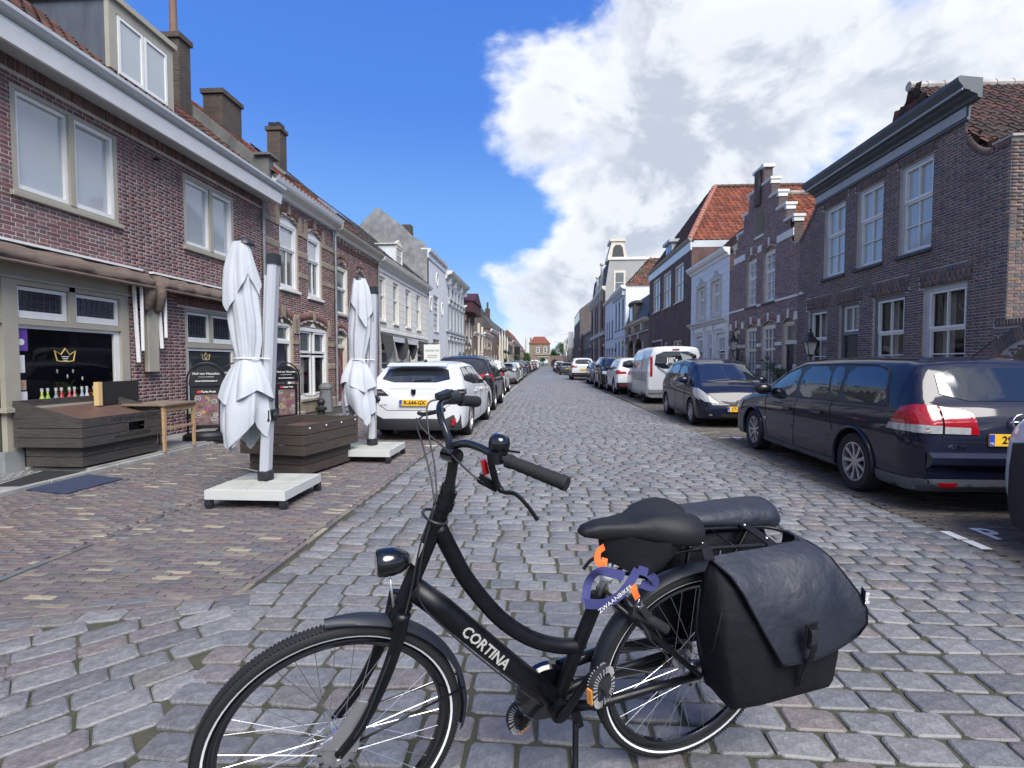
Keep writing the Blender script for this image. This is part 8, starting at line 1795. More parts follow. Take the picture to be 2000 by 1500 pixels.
# --- white car at the right edge, only its dark bumper corner shows
wc = Car(4.45, 1.86, [(0, 1.0), (.03, 1.12), (.4, 1.55), (.7, 1.63), (1.8, 1.66), (2.6, 1.61), (3.0, 1.50), (3.55, 1.16), (4.05, 1.08), (4.3, .96), (4.45, .7)], [(0, .98), (.1, 1.10), (3.5, 1.05), (4.0, 1.0), (4.3, .88), (4.45, .62)], [.86, 3.50], .36, P_white, zs=.22, roofw=.72, taper=(.3, .45))
c = wc; basic(c, (1.19, 1.54), .66, [[(1.18, 1.13), (1.98, 1.11), (2.05, 1.53), (1.22, 1.52)], [(2.05, 1.11), (3.05, 1.09), (2.72, 1.42), (2.12, 1.53)]], [(-.64, 3.5), (.64, 3.5), (.52, 2.9), (-.52, 2.9)])
b = MB(); b.loft([[(4.45 - .03 - .36 * (abs(y_) / .95) ** 4 + dx, y_ * (1 + .01 * (z_ < .6)), z_) for dx, z_ in ((-.12, .14), (.02, .16), (.06, .30), (.07, .60), (.045, .80), (-.1, .83))] for y_ in np.linspace(-.95, .95, 25)]); c.add('bumper', b, M_bclad, auto=50)
c.wheelset(5, .66); c.arch_trim(M_bclad, .05); c.mirrors(3.08, 1.15, M_bclad)
c.place('suv', 'white car with thick dark bumper cut off by the right edge of the photo', 4.83, .25, 0, 1.04)
# a bright parked car edge behind the small hatchback
# ------------------------------------------------------------------ the bicycle in the foreground
M_frame = mat('matt_black_frame', (.004, .0048, .007), .4, spec=.35, var=.3, vs=30, rv=.08); M_gloss = mat('gloss_black', (.004, .005, .007), .16, coat=.6); M_rub = mat('bike_tyre', (.009, .0095, .011), .75, bump=.25, bs=200)
M_refl = mat('reflective_stripe', (.75, .77, .8), .4); M_alloyb = mat('hub_alloy', (.5, .51, .53), .3, metal=.85); M_spoke = mat('spoke_steel', (.5, .5, .52), .25, metal=.9)
M_bag = mat('pannier_tarpaulin', (.016, .020, .032), .5, var=.25, vs=7, bump=1.0, bs=13, spec=.5, rv=.1); M_bag2 = mat('pannier_canvas', (.0035, .0048, .009), .8, var=.3, vs=8, bump=1.0, bs=15, spec=.3)
M_sadd = mat('saddle_cover', (.006, .007, .010), .62, bump=.1, bs=60, spec=.4); M_orange = mat('orange_webbing', (.85, .16, .03), .7); M_ribbon = mat('blue_ribbon', (.05, .055, .19), .75, var=.2, vs=20); M_letter = mat('silver_lettering', (.42, .42, .40), .4)
th = R(8); BD = Vector((-.92792, -.37278, 0)).normalized(); BN = Vector((.37278, -.92792, 0)); BU = Vector((0, 0, math.cos(th))) + BN * math.sin(th); BW = BN * math.cos(th) - Vector((0, 0, math.sin(th)))
BM4 = Matrix((BD, BW, BU)).transposed().to_4x4(); BM4.translation = Vector((.50992, 1.98658, 0))
HB, HT = Vector((1.045, 0, .80)), Vector((.912, 0, 1.14)); SAX = (HT - HB).normalized(); STEER = Matrix.Translation(HB) @ Matrix.Rotation(R(5), 4, SAX) @ Matrix.Translation(-HB)
RH, FH = Vector((0, 0, .382)), Vector((1.2376, 0, .388))
def make_bike(label, bags=True, cat='bicycle', mw=BM4, group=None):
 t = thing('bicycle', label, cat, group=group, mw=mw)
 def put(b, name, m, par=None, st=False, smooth=True, auto=None, kind=None, recalc=True):
  if st: b.v = [tuple(STEER @ Vector(p)) for p in b.v]
  o = b.build(name, m, par or t, smooth=smooth and not auto, auto=auto, recalc=recalc)
  if kind: o['kind'] = kind
  return o
 def bez(pts, n=6):                                   # Catmull-Rom through points
  P = [Vector(p) for p in pts]; P = [P[0] * 2 - P[1]] + P + [P[-1] * 2 - P[-2]]; out = []
  for i in range(1, len(P) - 2):
   for k in range(n):
    u = k / n; a, b_, c, d = P[i - 1:i + 3]; out.append(.5 * ((2 * b_) + (c - a) * u + (2 * a - 5 * b_ + 4 * c - d) * u * u + (3 * b_ - a - 3 * c + d) * u ** 3))
  return out + [P[-2]]
 def wheel(C, st, front):
  b = MB(); prof = [(.358 + .022 * math.cos(a), .021 * math.sin(a)) for a in np.linspace(0, 2 * PI, 14, endpoint=False)]; b.lathe(prof, C, 'Y', 72, closed_prof=True); w_ = put(b, 'wheel', M_rub, st=st)
  # tread blocks
  b = MB()
  for i in range(210):
   a = 2 * PI * i / 210
   for sg in (1, -1):
    c_ = Vector((C.x + .377 * math.cos(a), sg * .009, C.z + .377 * math.sin(a))); r_ = Vector((math.cos(a), 0, math.sin(a))); tt = Vector((-math.sin(a), 0, math.cos(a))); b.obox(c_, (tt + Vector((0, sg * .6, 0))), Vector((0, 1, 0)).cross(r_), r_, .0048, .009, .0035) if False else b.obox(c_, (tt * .5 + Vector((0, sg, 0))).normalized(), tt, (r_ + Vector((0, sg * .4, 0))).normalized(), .0085, .0028, .0022)
  put(b, 'tread', M_rub, par=w_, st=st, smooth=False, kind='stuff')
  b = MB(); b.lathe([(.337, -.016), (.340, -.017), (.337, .016), (.318, .012), (.312, .006), (.312, -.006), (.318, -.012)], C, 'Y', 64, closed_prof=True); rm = put(b, 'rim', M_gloss, par=w_, st=st, auto=40)
  for sg in (1, -1):
   b = MB(); b.lathe([(.3455, sg * .0185), (.3515, sg * .0215)], C, 'Y', 72); put(b, 'reflective_stripe', M_refl, par=w_, st=st, recalc=False)
  hubr = .034 if front else .042
  b = MB(); b.lathe([(0, -.06), (.012, -.06), (.014, -.04), (hubr, -.036), (hubr, -.03), (.024, -.024), (.024, .024), (hubr, .03), (hubr, .036), (.0, .038)], C, 'Y', 24); b.tube([C + Vector((0, -.08, 0)), C + Vector((0, .08, 0))], .006, 8); h_ = put(b, 'hub', M_alloyb, par=w_, st=st, auto=35)
  b = MB()
  for i in range(36):
   sg = 1 if i % 2 else -1; a0 = 2 * PI * i / 36; k = (i // 2) % 2; a1 = a0 + (1 if k else -1) * .95
   p0 = C + Vector((math.cos(a1) * hubr * .9, sg * .033, math.sin(a1) * hubr * .9)); p1 = C + Vector((math.cos(a0) * .314, sg * .003, math.sin(a0) * .314)); b.tube([p0, p1], .0012, 4, cap=False)
  put(b, 'spokes', M_spoke, par=w_, st=st, smooth=False, kind='stuff')
  # roller brake on the near side
  r_ = .058 if front else .05
  b = MB(); b.lathe([(0, .058), (r_ * .5, .058), (r_ * .9, .054), (r_, .048), (r_, .040), (0, .040)], C, 'Y', 28)
  for i in range(10): a = 2 * PI * i / 10 + .2; b.obox((C.x + r_ * .86 * math.cos(a), .054, C.z + r_ * .86 * math.sin(a)), (math.cos(a), 0, math.sin(a)), (0, 1, 0), (-math.sin(a), 0, math.cos(a)), .006, .003, .002, 1)
  put(b, 'roller_brake', [M_alloyb, M_black], par=w_, st=st, auto=40)
  b = MB(); b.tube([C + Vector((0, .05, 0)), C + Vector((0, .085, 0))], [.011, .008], 6); put(b, 'axle_nut', M_alloyb, par=w_, st=st, auto=30)
  return w_
 wheel(RH, False, False); wheel(FH, True, True)
 b = MB();
 b.prism([(FH.x + .055, .062, FH.z + .045), (FH.x + .02, .062, FH.z + .062), (FH.x - .055, .062, FH.z + .17), (FH.x - .085, .062, FH.z + .155), (FH.x - .05, .062, FH.z + .0)], (0, .006, 0)); put(b, 'brake_arm', M_alloyb, st=True, smooth=False)
 def fender(C, R_, a0, a1, name, st):
  b = MB(); n = 36; rings = []
  for i in range(n + 1):
   a = a0 + (a1 - a0) * i / n; r_ = Vector((math.cos(a), 0, math.sin(a))); taper = min(1, .55 + 3 * min(i, n - i) / n)
   ring = [C + r_ * (R_ - .014 * (u / .032) ** 2 + .0) + Vector((0, u * taper, 0)) for u in (-.032, -.024, -.012, 0, .012, .024, .032)]; ring += [C + r_ * (R_ - .004 - .014 * (u / .032) ** 2) + Vector((0, u * taper, 0)) for u in (.032, .024, .012, 0, -.012, -.024, -.032)]; rings.append(ring)
  b.loft(rings); return put(b, name, mat('fender_plastic', (.014, .018, .028), .5, spec=.4), st=st, auto=50)
 fender(FH, .405, R(86), R(192), 'front_mudguard', True); fender(RH, .405, R(-14), R(150), 'rear_mudguard', False)
 b = MB()
 for sg in (1, -1): b.tube([FH + Vector((-.01, sg * .055, .01)), (FH.x - .12, sg * .05, FH.z + .035), FH + Vector((-.385, sg * .032, .09))], .0035, 6)
 put(b, 'mudguard_stay', M_frame, st=True)
 # frame tubes
 b = MB(); b.tube([HB - SAX * .02, HT - SAX * .0], .0245, 16); b.tube([HB - SAX * .025, HB - SAX * .0], .031, 16); b.tube([HT - SAX * .06, HT - SAX * .03], .030, 16); put(b, 'head_tube', M_frame, auto=40)
 b = MB(); b.tube([(1.02, 0, .845), (.93, 0, .762), (.73, 0, .553), (.515, 0, .338)], [.034, .036, .036, .034], 20); dt = put(b, 'down_tube', M_frame)
 b = MB(); b.tube(bez([(.945, 0, 1.03), (.905, 0, .945), (.85, 0, .84), (.745, 0, .70), (.64, 0, .61), (.54, 0, .562), (.46, 0, .545)]), .0255, 16); put(b, 'curved_tube', M_frame)
 b = MB(); b.tube([(.53, 0, .33), (.47, 0, .51), (.395, 0, .72)], .024, 16); b.tube([(.405, 0, .69), (.393, 0, .725)], .029, 14); put(b, 'seat_tube', M_frame, auto=40)
 b = MB(); b.tube([(.40, 0, .70), (.345, 0, .89)], .0135, 12); put(b, 'seat_post', M_alloyb)
 b = MB(); b.tube([(.372, 0, .775), (.362, 0, .81)], .022, 12); put(b, 'seat_post_collar', M_white)
 b = MB()
 for sg in (1, -1): b.tube([(.50, sg * .03, .345), (.40, sg * .055, .352), (.2, sg * .062, .372), (0, sg * .068, .388)], [.018, .016, .014, .013], 12)
 put(b, 'chain_stay', M_frame)
 b = MB()
 for sg in (1, -1): b.tube([(0, sg * .072, .39), (.2, sg * .06, .575), (.385, sg * .022, .735)], [.011, .011, .011], 10)
 put(b, 'seat_stay', M_frame)
 b = MB(); b.tube([(.5, -.05, .44), (.3, -.066, .455), (.1, -.07, .44), (0, -.07, .43)], .022, 12); b.tube([(.5, -.05, .33), (.3, -.064, .35), (.1, -.07, .345), (0, -.07, .35)], .022, 12); b.lathe([(0, -.075), (.098, -.075), (.108, -.065), (.108, -.045), (.098, -.035), (0, -.035)], (.545, 0, .348), 'Y', 32); b.lathe([(0, -.085), (.05, -.085), (.06, -.075), (.06, -.05), (0, -.045)], (.0, 0, .39), 'Y', 20); put(b, 'chain_case', M_gloss, auto=40)
 b = MB(); b.lathe([(0, -.055), (.035, -.055), (.035, .055), (0, .055)], (.53, 0, .345), 'Y', 20); put(b, 'bottom_bracket', M_frame, auto=40)
 BBc = Vector((.53, 0, .345))
 for sg, e in ((1, Vector((.447, .085, .497))), (-1, Vector((.613, -.085, .193)))):
  b = MB(); P0 = BBc + Vector((0, sg * .065, 0)); d = (e - P0).normalized(); s_ = d.cross(Vector((0, 1, 0))).normalized(); rs = []
  for f, hw, th_ in ((-.12, .012, .009), (0, .021, .012), (.15, .018, .011), (.85, .013, .009), (1, .015, .009), (1.08, .008, .007)):
   c = P0 + (e - P0) * f; rs.append([c + s_ * hw * math.cos(a) + Vector((0, th_ * math.sin(a), 0)) for a in np.linspace(0, 2 * PI, 10, endpoint=False)])
  b.loft(rs); cr = put(b, 'crank', M_frame)
  # pedal: ridged oval ring with block in the middle
  pc = Vector((e.x - .01, sg * .135, e.z)); ax = Vector((.12 if sg > 0 else .25, 0, 1)).normalized(); ay = Vector((.9, .3, 0)) if sg < 0 else Vector((.85, .42, .1)).normalized(); ay = (ay - ax * ay.dot(ax)).normalized(); an = ax.cross(ay)
  b = MB(); b.tube([pc - Vector((0, sg * .05, 0)), pc + Vector((0, sg * .045, 0))], .009, 8); b.obox(pc, ax, ay, an, .022, .045, .012); oval = [pc + ax * (.052 * math.copysign(abs(math.cos(a)) ** .7, math.cos(a))) + ay * (.047 * math.copysign(abs(math.sin(a)) ** .7, math.sin(a))) for a in np.linspace(0, 2 * PI, 32, endpoint=False)]
  b.tube(oval, .012, 6, closed=True); pd = put(b, 'pedal', M_plastic, par=None, auto=40)
  b = MB()
  for i in range(0, 32):
   q = oval[i]; rd = (q - pc).normalized(); tg = rd.cross(an).normalized()
   for z_ in (1, -1): b.obox(q + an * z_ * .0115, rd, tg, an, .010, .0016, .0018)
  put(b, 'grip_ridges', mat('pedal_grey', (.3, .3, .3), .6), par=pd, smooth=False, kind='stuff')
  b = MB(); b.obox(pc + ay * .060 + ax * .0, ax, ay, an, .026, .003, .009) if sg > 0 else b.obox(pc - ax * .065, ay, ax, an, .026, .003, .008); put(b, 'reflector', M_amber, par=pd, smooth=False)
 # fork (turned with the handlebar)
 b = MB(); b.tube([HB - SAX * .055, HB - SAX * .025], .029, 14); b.obox(HB - SAX * .045, (0, 1, 0), SAX, SAX.cross(Vector((0, 1, 0))), .06, .014, .018); put(b, 'fork_crown', M_frame, st=True, auto=40)
 for sg in (1, -1):
  b = MB(); b.tube(bez([(1.055, sg * .055, .80), (1.075, sg * .058, .705), (1.115, sg * .062, .59), (1.175, sg * .066, .47), (1.2376, sg * .068, .392)]), [.0185 - .007 * i / 24 for i in range(25)], 12, flat=1.2); put(b, 'fork_blade', M_frame, st=True)
 # headlight
 b = MB(); b.lathe([(0, .052), (.04, .052), (.045, .047), (.048, .025), (.047, .0), (.042, -.025), (.032, -.045), (.018, -.058), (0, -.062)], (0, 0, 0), 'X', 24); b.v = [tuple(Matrix.Translation((1.078, 0, .938)) @ (Vector(p) * .86)) for p in b.v]; hl = put(b, 'headlight', M_gloss, st=True, auto=60)
 b = MB(); b.lathe([(0, .048), (.033, .0465)], (1.078, 0, .938), 'X', 20); put(b, 'headlight_lens', M_clearl, par=hl, st=True, recalc=False); b = MB(); b.tube([(1.085, .01, .89), (1.075, .01, .80), (1.07, 0, .765)], .004, 6); b.tube([(1.07, 0, .78), (1.075, 0, .765)], .012, 8); put(b, 'headlight_bracket', M_alloyb, par=hl, st=True)
 # stem, handlebar, grips
 b = MB(); b.tube([HT - SAX * .02, (.908, 0, 1.19), (.903, 0, 1.235)], [.017, .0155, .0155], 14); b.tube([(.92, -.03, 1.24), (.90, .03, 1.25)], .0215, 14); b.tube([(.921, 0, 1.13), (.913, 0, 1.16)], .022, 12); put(b, 'stem', M_gloss, auto=50)
 NB = bez([(.915, -.02, 1.262), (.885, .025, 1.285), (.855, .055, 1.286), (.82, .10, 1.277), (.79, .145, 1.268)]); FB = bez([(.915, 0, 1.25), (.912, -.045, 1.285), (.925, -.10, 1.335), (.915, -.155, 1.362), (.875, -.19, 1.365), (.845, -.205, 1.36)])
 b = MB(); b.tube(NB + [Vector((.70, .255, 1.245))], .0115, 12); b.tube(FB + [Vector((.78, -.27, 1.345))], .0115, 12); hb = put(b, 'handlebar', M_gloss)
 for nm_, a_, c_ in (('grip', (.785, .150, 1.268), (.672, .285, 1.245)), ('grip', (.838, -.210, 1.36), (.765, -.285, 1.338))):
  A_, B_ = Vector(a_), Vector(c_); b = MB(); n = 14; P = [A_ + (B_ - A_) * i / n for i in range(n + 1)]; b.tube(P, [.0165 + .0025 * (i / n) + (.0012 if i % 2 else 0) for i in range(n + 1)], 16); b.tube([A_ - (B_ - A_) * .03, A_ + (B_ - A_) * .05], .0195, 14); put(b, nm_, M_rub, par=hb, auto=60)
 b = MB(); c = Vector((.80, .105, 1.30)); b.lathe([(0, .032), (.016, .031), (.027, .022), (.030, .008), (.030, -.004), (.026, -.014), (.028, -.016), (.026, -.026), (0, -.026)], c, 'Z', 24); b.bar(c + Vector((-.02, .02, -.01)), c + Vector((-.05, .035, -.012)), .008, .006); put(b, 'bell', M_gloss, par=hb, auto=40)
 b = MB(); c = Vector((.83, .115, 1.25)); b.tube([(.815, .12, 1.285), (.813, .125, 1.255)], .024, 12); b.tube(bez([(.83, .13, 1.262), (.815, .135, 1.21), (.80, .155, 1.185), (.775, .185, 1.188), (.75, .215, 1.165), (.728, .238, 1.132)]), [.012] * 6 + [.011] * 6 + [.007] * 19, 8, flat=.8); b.obox((.828, .11, 1.195), (1, 0, .6), (0, 1, 0), (-.6, 0, 1), .03, .010, .012); put(b, 'brake_lever', M_frame, par=hb, auto=50)
 b = MB(); b.obox((.838, .10, 1.238), (.25, 0, 1), (0, 1, 0), (-1, 0, .25), .020, .008, .008); put(b, 'release_lever', M_redl, par=hb, smooth=False, auto=30); b = MB(); b.ell((.812, .145, 1.236), .005, 8, 6); put(b, 'bolt', M_steel, par=hb)
 b = MB(); b.tube([(.89, -.185, 1.375), (.855, -.215, 1.37)], [.022, .024], 14); b.obox((.90, -.18, 1.388), (-.6, -.5, .1), (.5, -.6, 0), (0, 0, 1), .03, .014, .008); b.tube(bez([(.90, -.17, 1.34), (.93, -.2, 1.325), (.955, -.24, 1.31), (.965, -.28, 1.305)]), .007, 8); put(b, 'shifter', M_plastic, par=hb, auto=50)
 cabs = [[(.905, -.175, 1.375), (.955, -.16, 1.36), (.96, -.1, 1.28), (.95, -.05, 1.2), (.955, .03, 1.12)], [(.96, -.22, 1.31), (.99, -.16, 1.30), (.98, -.08, 1.25), (.965, -.02, 1.17), (.96, .03, 1.10)], [(.845, .12, 1.2), (.88, .10, 1.225), (.935, .0, 1.27), (.985, -.06, 1.31), (1.0, -.09, 1.335)], [(.955, .03, 1.13), (1.0, .035, 1.0), (1.03, .045, .85), (1.06, .06, .75), (1.12, .08, .60), (1.16, .085, .50), (1.19, .085, .45)], [(.96, .03, 1.11), (1.0, .045, .95), (1.0, .04, .82), (.9, .038, .69), (.75, .038, .53), (.6, .036, .38)]]
 for cb in cabs: b = MB(); b.tube(bez(cb, 8), .0028, 6); put(b, 'cable', M_plastic)
 b = MB(); b.tube([Vector((.955, 0, 1.06)) + Vector((.035 * math.cos(a), .05 * math.sin(a), .012 * math.cos(a))) for a in np.linspace(0, 2 * PI, 18, endpoint=False)], .0045, 6, closed=True); put(b, 'cable_guide', M_plastic)
 # saddle
 secs = [(.485, .012, .955, .968), (.47, .026, .945, .982), (.42, .036, .935, .995), (.36, .045, .93, .998), (.30, .062, .925, 1.0), (.25, .092, .918, 1.006), (.20, .118, .912, 1.012), (.15, .130, .908, 1.012), (.10, .126, .905, 1.0), (.07, .10, .91, .985), (.055, .05, .92, .965)]
 b = MB(); rs = []
 for x, hw, zb, zt in secs:
  r_ = []
  for a in np.linspace(0, 2 * PI, 26, endpoint=False):
   ca, sa = math.cos(a), math.sin(a); y_ = hw * math.copysign(abs(ca) ** .8, ca); z_ = (zb + zt) / 2 + (zt - zb) / 2 * math.copysign(abs(sa) ** .75, sa)
   if sa > .2: z_ -= (.014 if x < .42 else .004) * math.exp(-(y_ / (.022 + hw * .1)) ** 2); z_ += .016 * math.exp(-((abs(y_) - hw * .55) / .04) ** 2) * (1 if x < .26 else 0)
   r_.append((x, y_, z_))
  rs.append(r_)
 b.loft(rs); sd_ = put(b, 'saddle', M_sadd)
 b = MB(); rs = []
 for z_, k_, x0, x1 in ((.955, 1.0, .42, .08), (.90, .99, .405, .10), (.86, .92, .395, .14), (.835, .8, .385, .20)):
  r_ = []
  for a in np.linspace(0, 2 * PI, 28, endpoint=False):
   x = (x0 + x1) / 2 + (x0 - x1) / 2 * math.cos(a); f = max(0, min(1, (x0 - x) / (x0 - x1))); hw = .03 + .085 * min(1, f * 1.6) ** 1.3
   r_.append((x, hw * k_ * math.sin(a), z_ + .012 * math.sin(a * 3)))
  rs.append(r_)
 b.loft(rs, cap=False); put(b, 'saddle_skirt', M_sadd, par=sd_)
 # carrier
 b = MB(); RB = [(.255, .055, .80), (.19, .068, .865), (.12, .072, .888), (-.10, .072, .876), (-.30, .072, .862), (-.37, .06, .857), (-.405, .03, .853), (-.41, 0, .852)]
 b.tube(bez(RB + [(x, -y_, z) for x, y_, z in RB[-2::-1]]), .0075, 8); b.tube([(.33, 0, .80), (.255, .055, .80)], .007, 8); b.tube([(.33, 0, .80), (.255, -.055, .80)], .007, 8)
 for sg in (1, -1): b.tube([(-.28, sg * .075, .862), (-.17, sg * .085, .62), (-.0, sg * .085, .40)], .0055, 8); b.tube([(-.02, sg * .075, .875), (.0, sg * .085, .40)], .0055, 8)
 for x in (.10, -.09, -.27): b.tube([(x, .07, .886 - (.1 - x) * .06), (x - .005, -.07, .886 - (.1 - x) * .06)], .003, 6)
 rk = put(b, 'carrier', M_frame)
 b = MB(); b.box(-.44, -.415, -.04, .04, .80, .85); put(b, 'rear_light', M_plastic, par=rk, smooth=False)
 b = MB(); b.box(.09, .18, .03, .10, .60, .63) if False else b.tube(bez([(.30, .052, .68), (.22, .062, .64), (.16, .066, .60)]), [.018] * 13, 8, flat=1.0); b.tube([Vector((.235, 0, .60)) + Vector((.06 * math.cos(a), .06 * math.sin(a), .10 * math.cos(a))) for a in np.linspace(-1.9, 1.9, 16)], .009, 8); put(b, 'ring_lock', M_plastic, auto=50)
 # kickstand
 b = MB(); b.obox((.47, .045, .315), (.3, 0, 1), (0, 1, 0), (-1, 0, .3), .035, .018, .014); b.tube(bez([(.475, .055, .30), (.49, .10, .20), (.51, .16, .10), (.525, .235, -.03)]), [.011] * 19, 8); b.ell((.472, .066, .30), .006, 8, 6); put(b, 'kickstand', M_frame, auto=60)
 # lettering along the down tube
 A_ = Vector((.865, .0, .735)); d = Vector((-.21, 0, -.222)).normalized(); mw_ = frame_mat(A_ + d * .115 + Vector((0, .0365, 0)) + Vector((0, 0, .0)), d, Vector((0, 0, 1)) - d * d.z)
 if bags:
  o = text_mesh(t, 'CORTINA', 'lettering', M_letter, frame_mat(Vector((.835, .0362, .668) ) + d * .06, d, (Vector((0, 0, 1)) - d * Vector((0, 0, 1)).dot(d))), .048, depth=.0008, font_bold=True); o.parent = dt
  b = MB(); c = HB + SAX * .16; b.lathe([(0.0252, -.035), (.0252, .035)], (0, 0, 0), 'Z', 10, a0=.9, a1=2.5); mz = Matrix.Translation(c) @ SAX.to_track_quat('Z', 'Y').to_matrix().to_4x4(); b.v = [tuple(mz @ Vector(p)) for p in b.v]; put(b, 'head_sticker', M_letter, recalc=False)
 return t
bike = make_bike('black step-through city bicycle in the foreground with dark panniers and lettered down tube')
# panniers lie over the carrier
def pannier(sg, label, z_off=0.0):
 t = thing('pannier', label, 'bicycle bag', mw=BM4); K = lambda s_, o, h: (s_, sg * o, h)
 b = MB(); rs = []
 # body: rings from top to bottom, each a rounded rectangle between inner and outer faces
 for h, o0, o1, s0, s1 in ((.845, .086, .11, .03, -.37), (.79, .086, .18, .05, -.41), (.70, .086, .222, .065, -.44), (.60, .086, .238, .06, -.45), (.50, .088, .243, .035, -.45), (.42, .092, .243, .01, -.445), (.385, .10, .235, -.0, -.44), (.372, .12, .20, -.02, -.42)):
  r_ = []
  for i, (u, v_) in enumerate(((1, .0), (1, .25), (1, .6), (.985, .93), (.95, 1), (.75, 1.03), (.5, 1.0), (.25, 1.035), (.04, 1), (.01, .93), (0, .6), (0, .2), (.03, 0), (.5, 0))): r_.append(K(s1 + (s0 - s1) * u, o0 + (o1 - o0) * v_, h + .004 * math.sin(i * 2.1 + h * 30)))
  rs.append(r_)
 b.loft(rs); b.build('bag_body', M_bag2, t, smooth=True)
 # side pocket edge on the front gusset
 b = MB(); b.tube([K(.068, .10, .76), K(.078, .115, .62), K(.068, .15, .53), K(.075, .20, .60), K(.066, .21, .74)], .003, 5); b.build('pocket_edge', M_bag2, t, smooth=True)
 # flap: grid from the carrier over the top and down the outer face
 L_ = [(.035, .088, .862), (.028, .12, .852), (.01, .165, .83), (-.012, .205, .785), (-.045, .238, .725), (-.09, .256, .655), (-.13, .264, .59), (-.158, .264, .545)]
 Rr = [(-.385, .088, .878), (-.40, .12, .868), (-.425, .165, .846), (-.458, .205, .80), (-.488, .238, .745), (-.505, .256, .69), (-.505, .266, .64), (-.475, .266, .60)]
 b = MB(); n = 14; vs = []
 for i in range(len(L_)):
  for j in range(n + 1):
   u = j / n; p = Vector(L_[i]).lerp(Vector(Rr[i]), u); bulge = .008 * math.sin(PI * u) * (i / 7); drop = -.018 * math.sin(PI * u) * (1 if i == 7 else .4 * i / 7); wv = .004 * math.sin(u * 9 + i * .8) + .003 * math.sin(u * 4 - i * 1.7); vs.append(K(p.x, p.y + bulge + wv, p.z + drop + wv))
 k = len(vs); vs2 = [(x - .0, y_ - sg * .006, z - .004) for x, y_, z in vs]; m_ = n + 1; fs = []
 for i in range(len(L_) - 1):
  for j in range(n): a = i * m_ + j; fs += [(a, a + 1, a + 1 + m_, a + m_), (k + a, k + a + m_, k + a + 1 + m_, k + a + 1)]
 for j in range(n): a = 7 * m_ + j; fs.append((a, a + 1, k + a + 1, k + a))
 for i in range(7): a = i * m_; fs.append((a, a + m_, k + a + m_, k + a)); a = i * m_ + n; fs.append((a, a + m_, k + a + m_, k + a))
 b.add(vs + vs2, fs); fl = b.build('flap', M_bag, t, smooth=False, auto=55)
 b = MB(); e = [vs[i * m_] for i in range(len(L_))] + vs[7 * m_:8 * m_] + [vs[i * m_ + n] for i in range(7, -1, -1)]; b.tube([Vector(p) + Vector((0, sg * .001, -.001)) for p in e], .0035, 6); b.build('flap_piping', M_bag2, fl, smooth=True)
 if sg > 0:
  b = MB(); b.obox(K(-.225, .292, .665), (.1, 0, 1), (1, 0, -.1), (0, 1, 0), .045, .024, .003); b.build('buckle_patch', M_bag2, t, bevel=.002)
  b = MB(); b.loft([[K(-.22 - .1 * (.69 - h) + dx, .297 + dy, h) for dx, dy in ((-.012, 0), (.012, 0), (.012, .012 * q), (-.012, .012 * q))] for h, q in ((.695, .6), (.68, 1.1), (.655, 1.1), (.635, .7), (.62, .3))]); b.build('buckle', M_plastic, t, auto=50)
  b = MB(); P = [(-.223, .302, .70), (-.232, .304, .62), (-.24, .288, .555), (-.25, .268, .50), (-.258, .262, .45)]; b.loft([[K(x + dx, o + dy, h) for dx, dy in ((-.012, 0), (.012, 0), (.012, .003), (-.012, .003))] for x, o, h in P]); b.build('strap', M_bag2, t)
  b = MB(); b.obox(K(-.495, .25, .735), (.1, 0, 1), (0, .5, -.3), (1, 0, 0), .026, .012, .002); lb_ = b.build('brand_label', M_navy if 'M_navy' in globals() else M_black, t)
  text_mesh(t, 'Beck', 'lettering', M_wprint, frame_mat(K(-.497, .262, .735), (.05, -.05, 1), (-1, .2, .1)), .022, depth=.0006, font_bold=True)
 return t
pannier(1, 'near dark blue-black pannier bag with flap and buckle on the foreground bicycle'); fp = pannier(-1, 'far side pannier with rounded rolled top on the foreground bicycle')
b = MB(); rs = []
for x, r_ in ((.075, .025), (.06, .04), (.0, .048), (-.12, .052), (-.25, .056), (-.38, .060), (-.42, .058), (-.43, .04)): rs.append([(x, -.15 + r_ * 1.5 * math.cos(a), .905 - .05 * (.1 - x) + r_ * math.sin(a) * (.8 if x > -.2 else 1)) for a in np.linspace(0, 2 * PI, 16, endpoint=False)])
b.loft(rs); b.build('rolled_top', M_bag, fp, smooth=True)
t = thing('carrier_straps', 'pair of black riveted straps crossing the carrier between the two panniers', 'strap', mw=BM4)
for x in (.045, -.235):
 b = MB(); z0 = .888 - (.1 - x) * .05; P = [(x + .0, .105, z0 - .025), (x, .082, z0 + .004), (x - .004, .0, z0 + .010), (x - .008, -.082, z0 + .006), (x - .01, -.11, z0 - .01)]; b.loft([[(q[0] + dx, q[1], q[2] + dz) for dx, dz in ((-.02, 0), (.02, 0), (.02, .004), (-.02, .004))] for q in P]); sp_ = b.build('strap', M_bag2, t)
 for y_ in (.055, -.055): b = MB(); b.lathe([(.0, .003), (.0025, .004), (.0055, .003), (.006, 0)], (x - .003, y_, z0 + .0135), 'Z', 12); b.build('rivet', M_chrome, sp_, smooth=True)
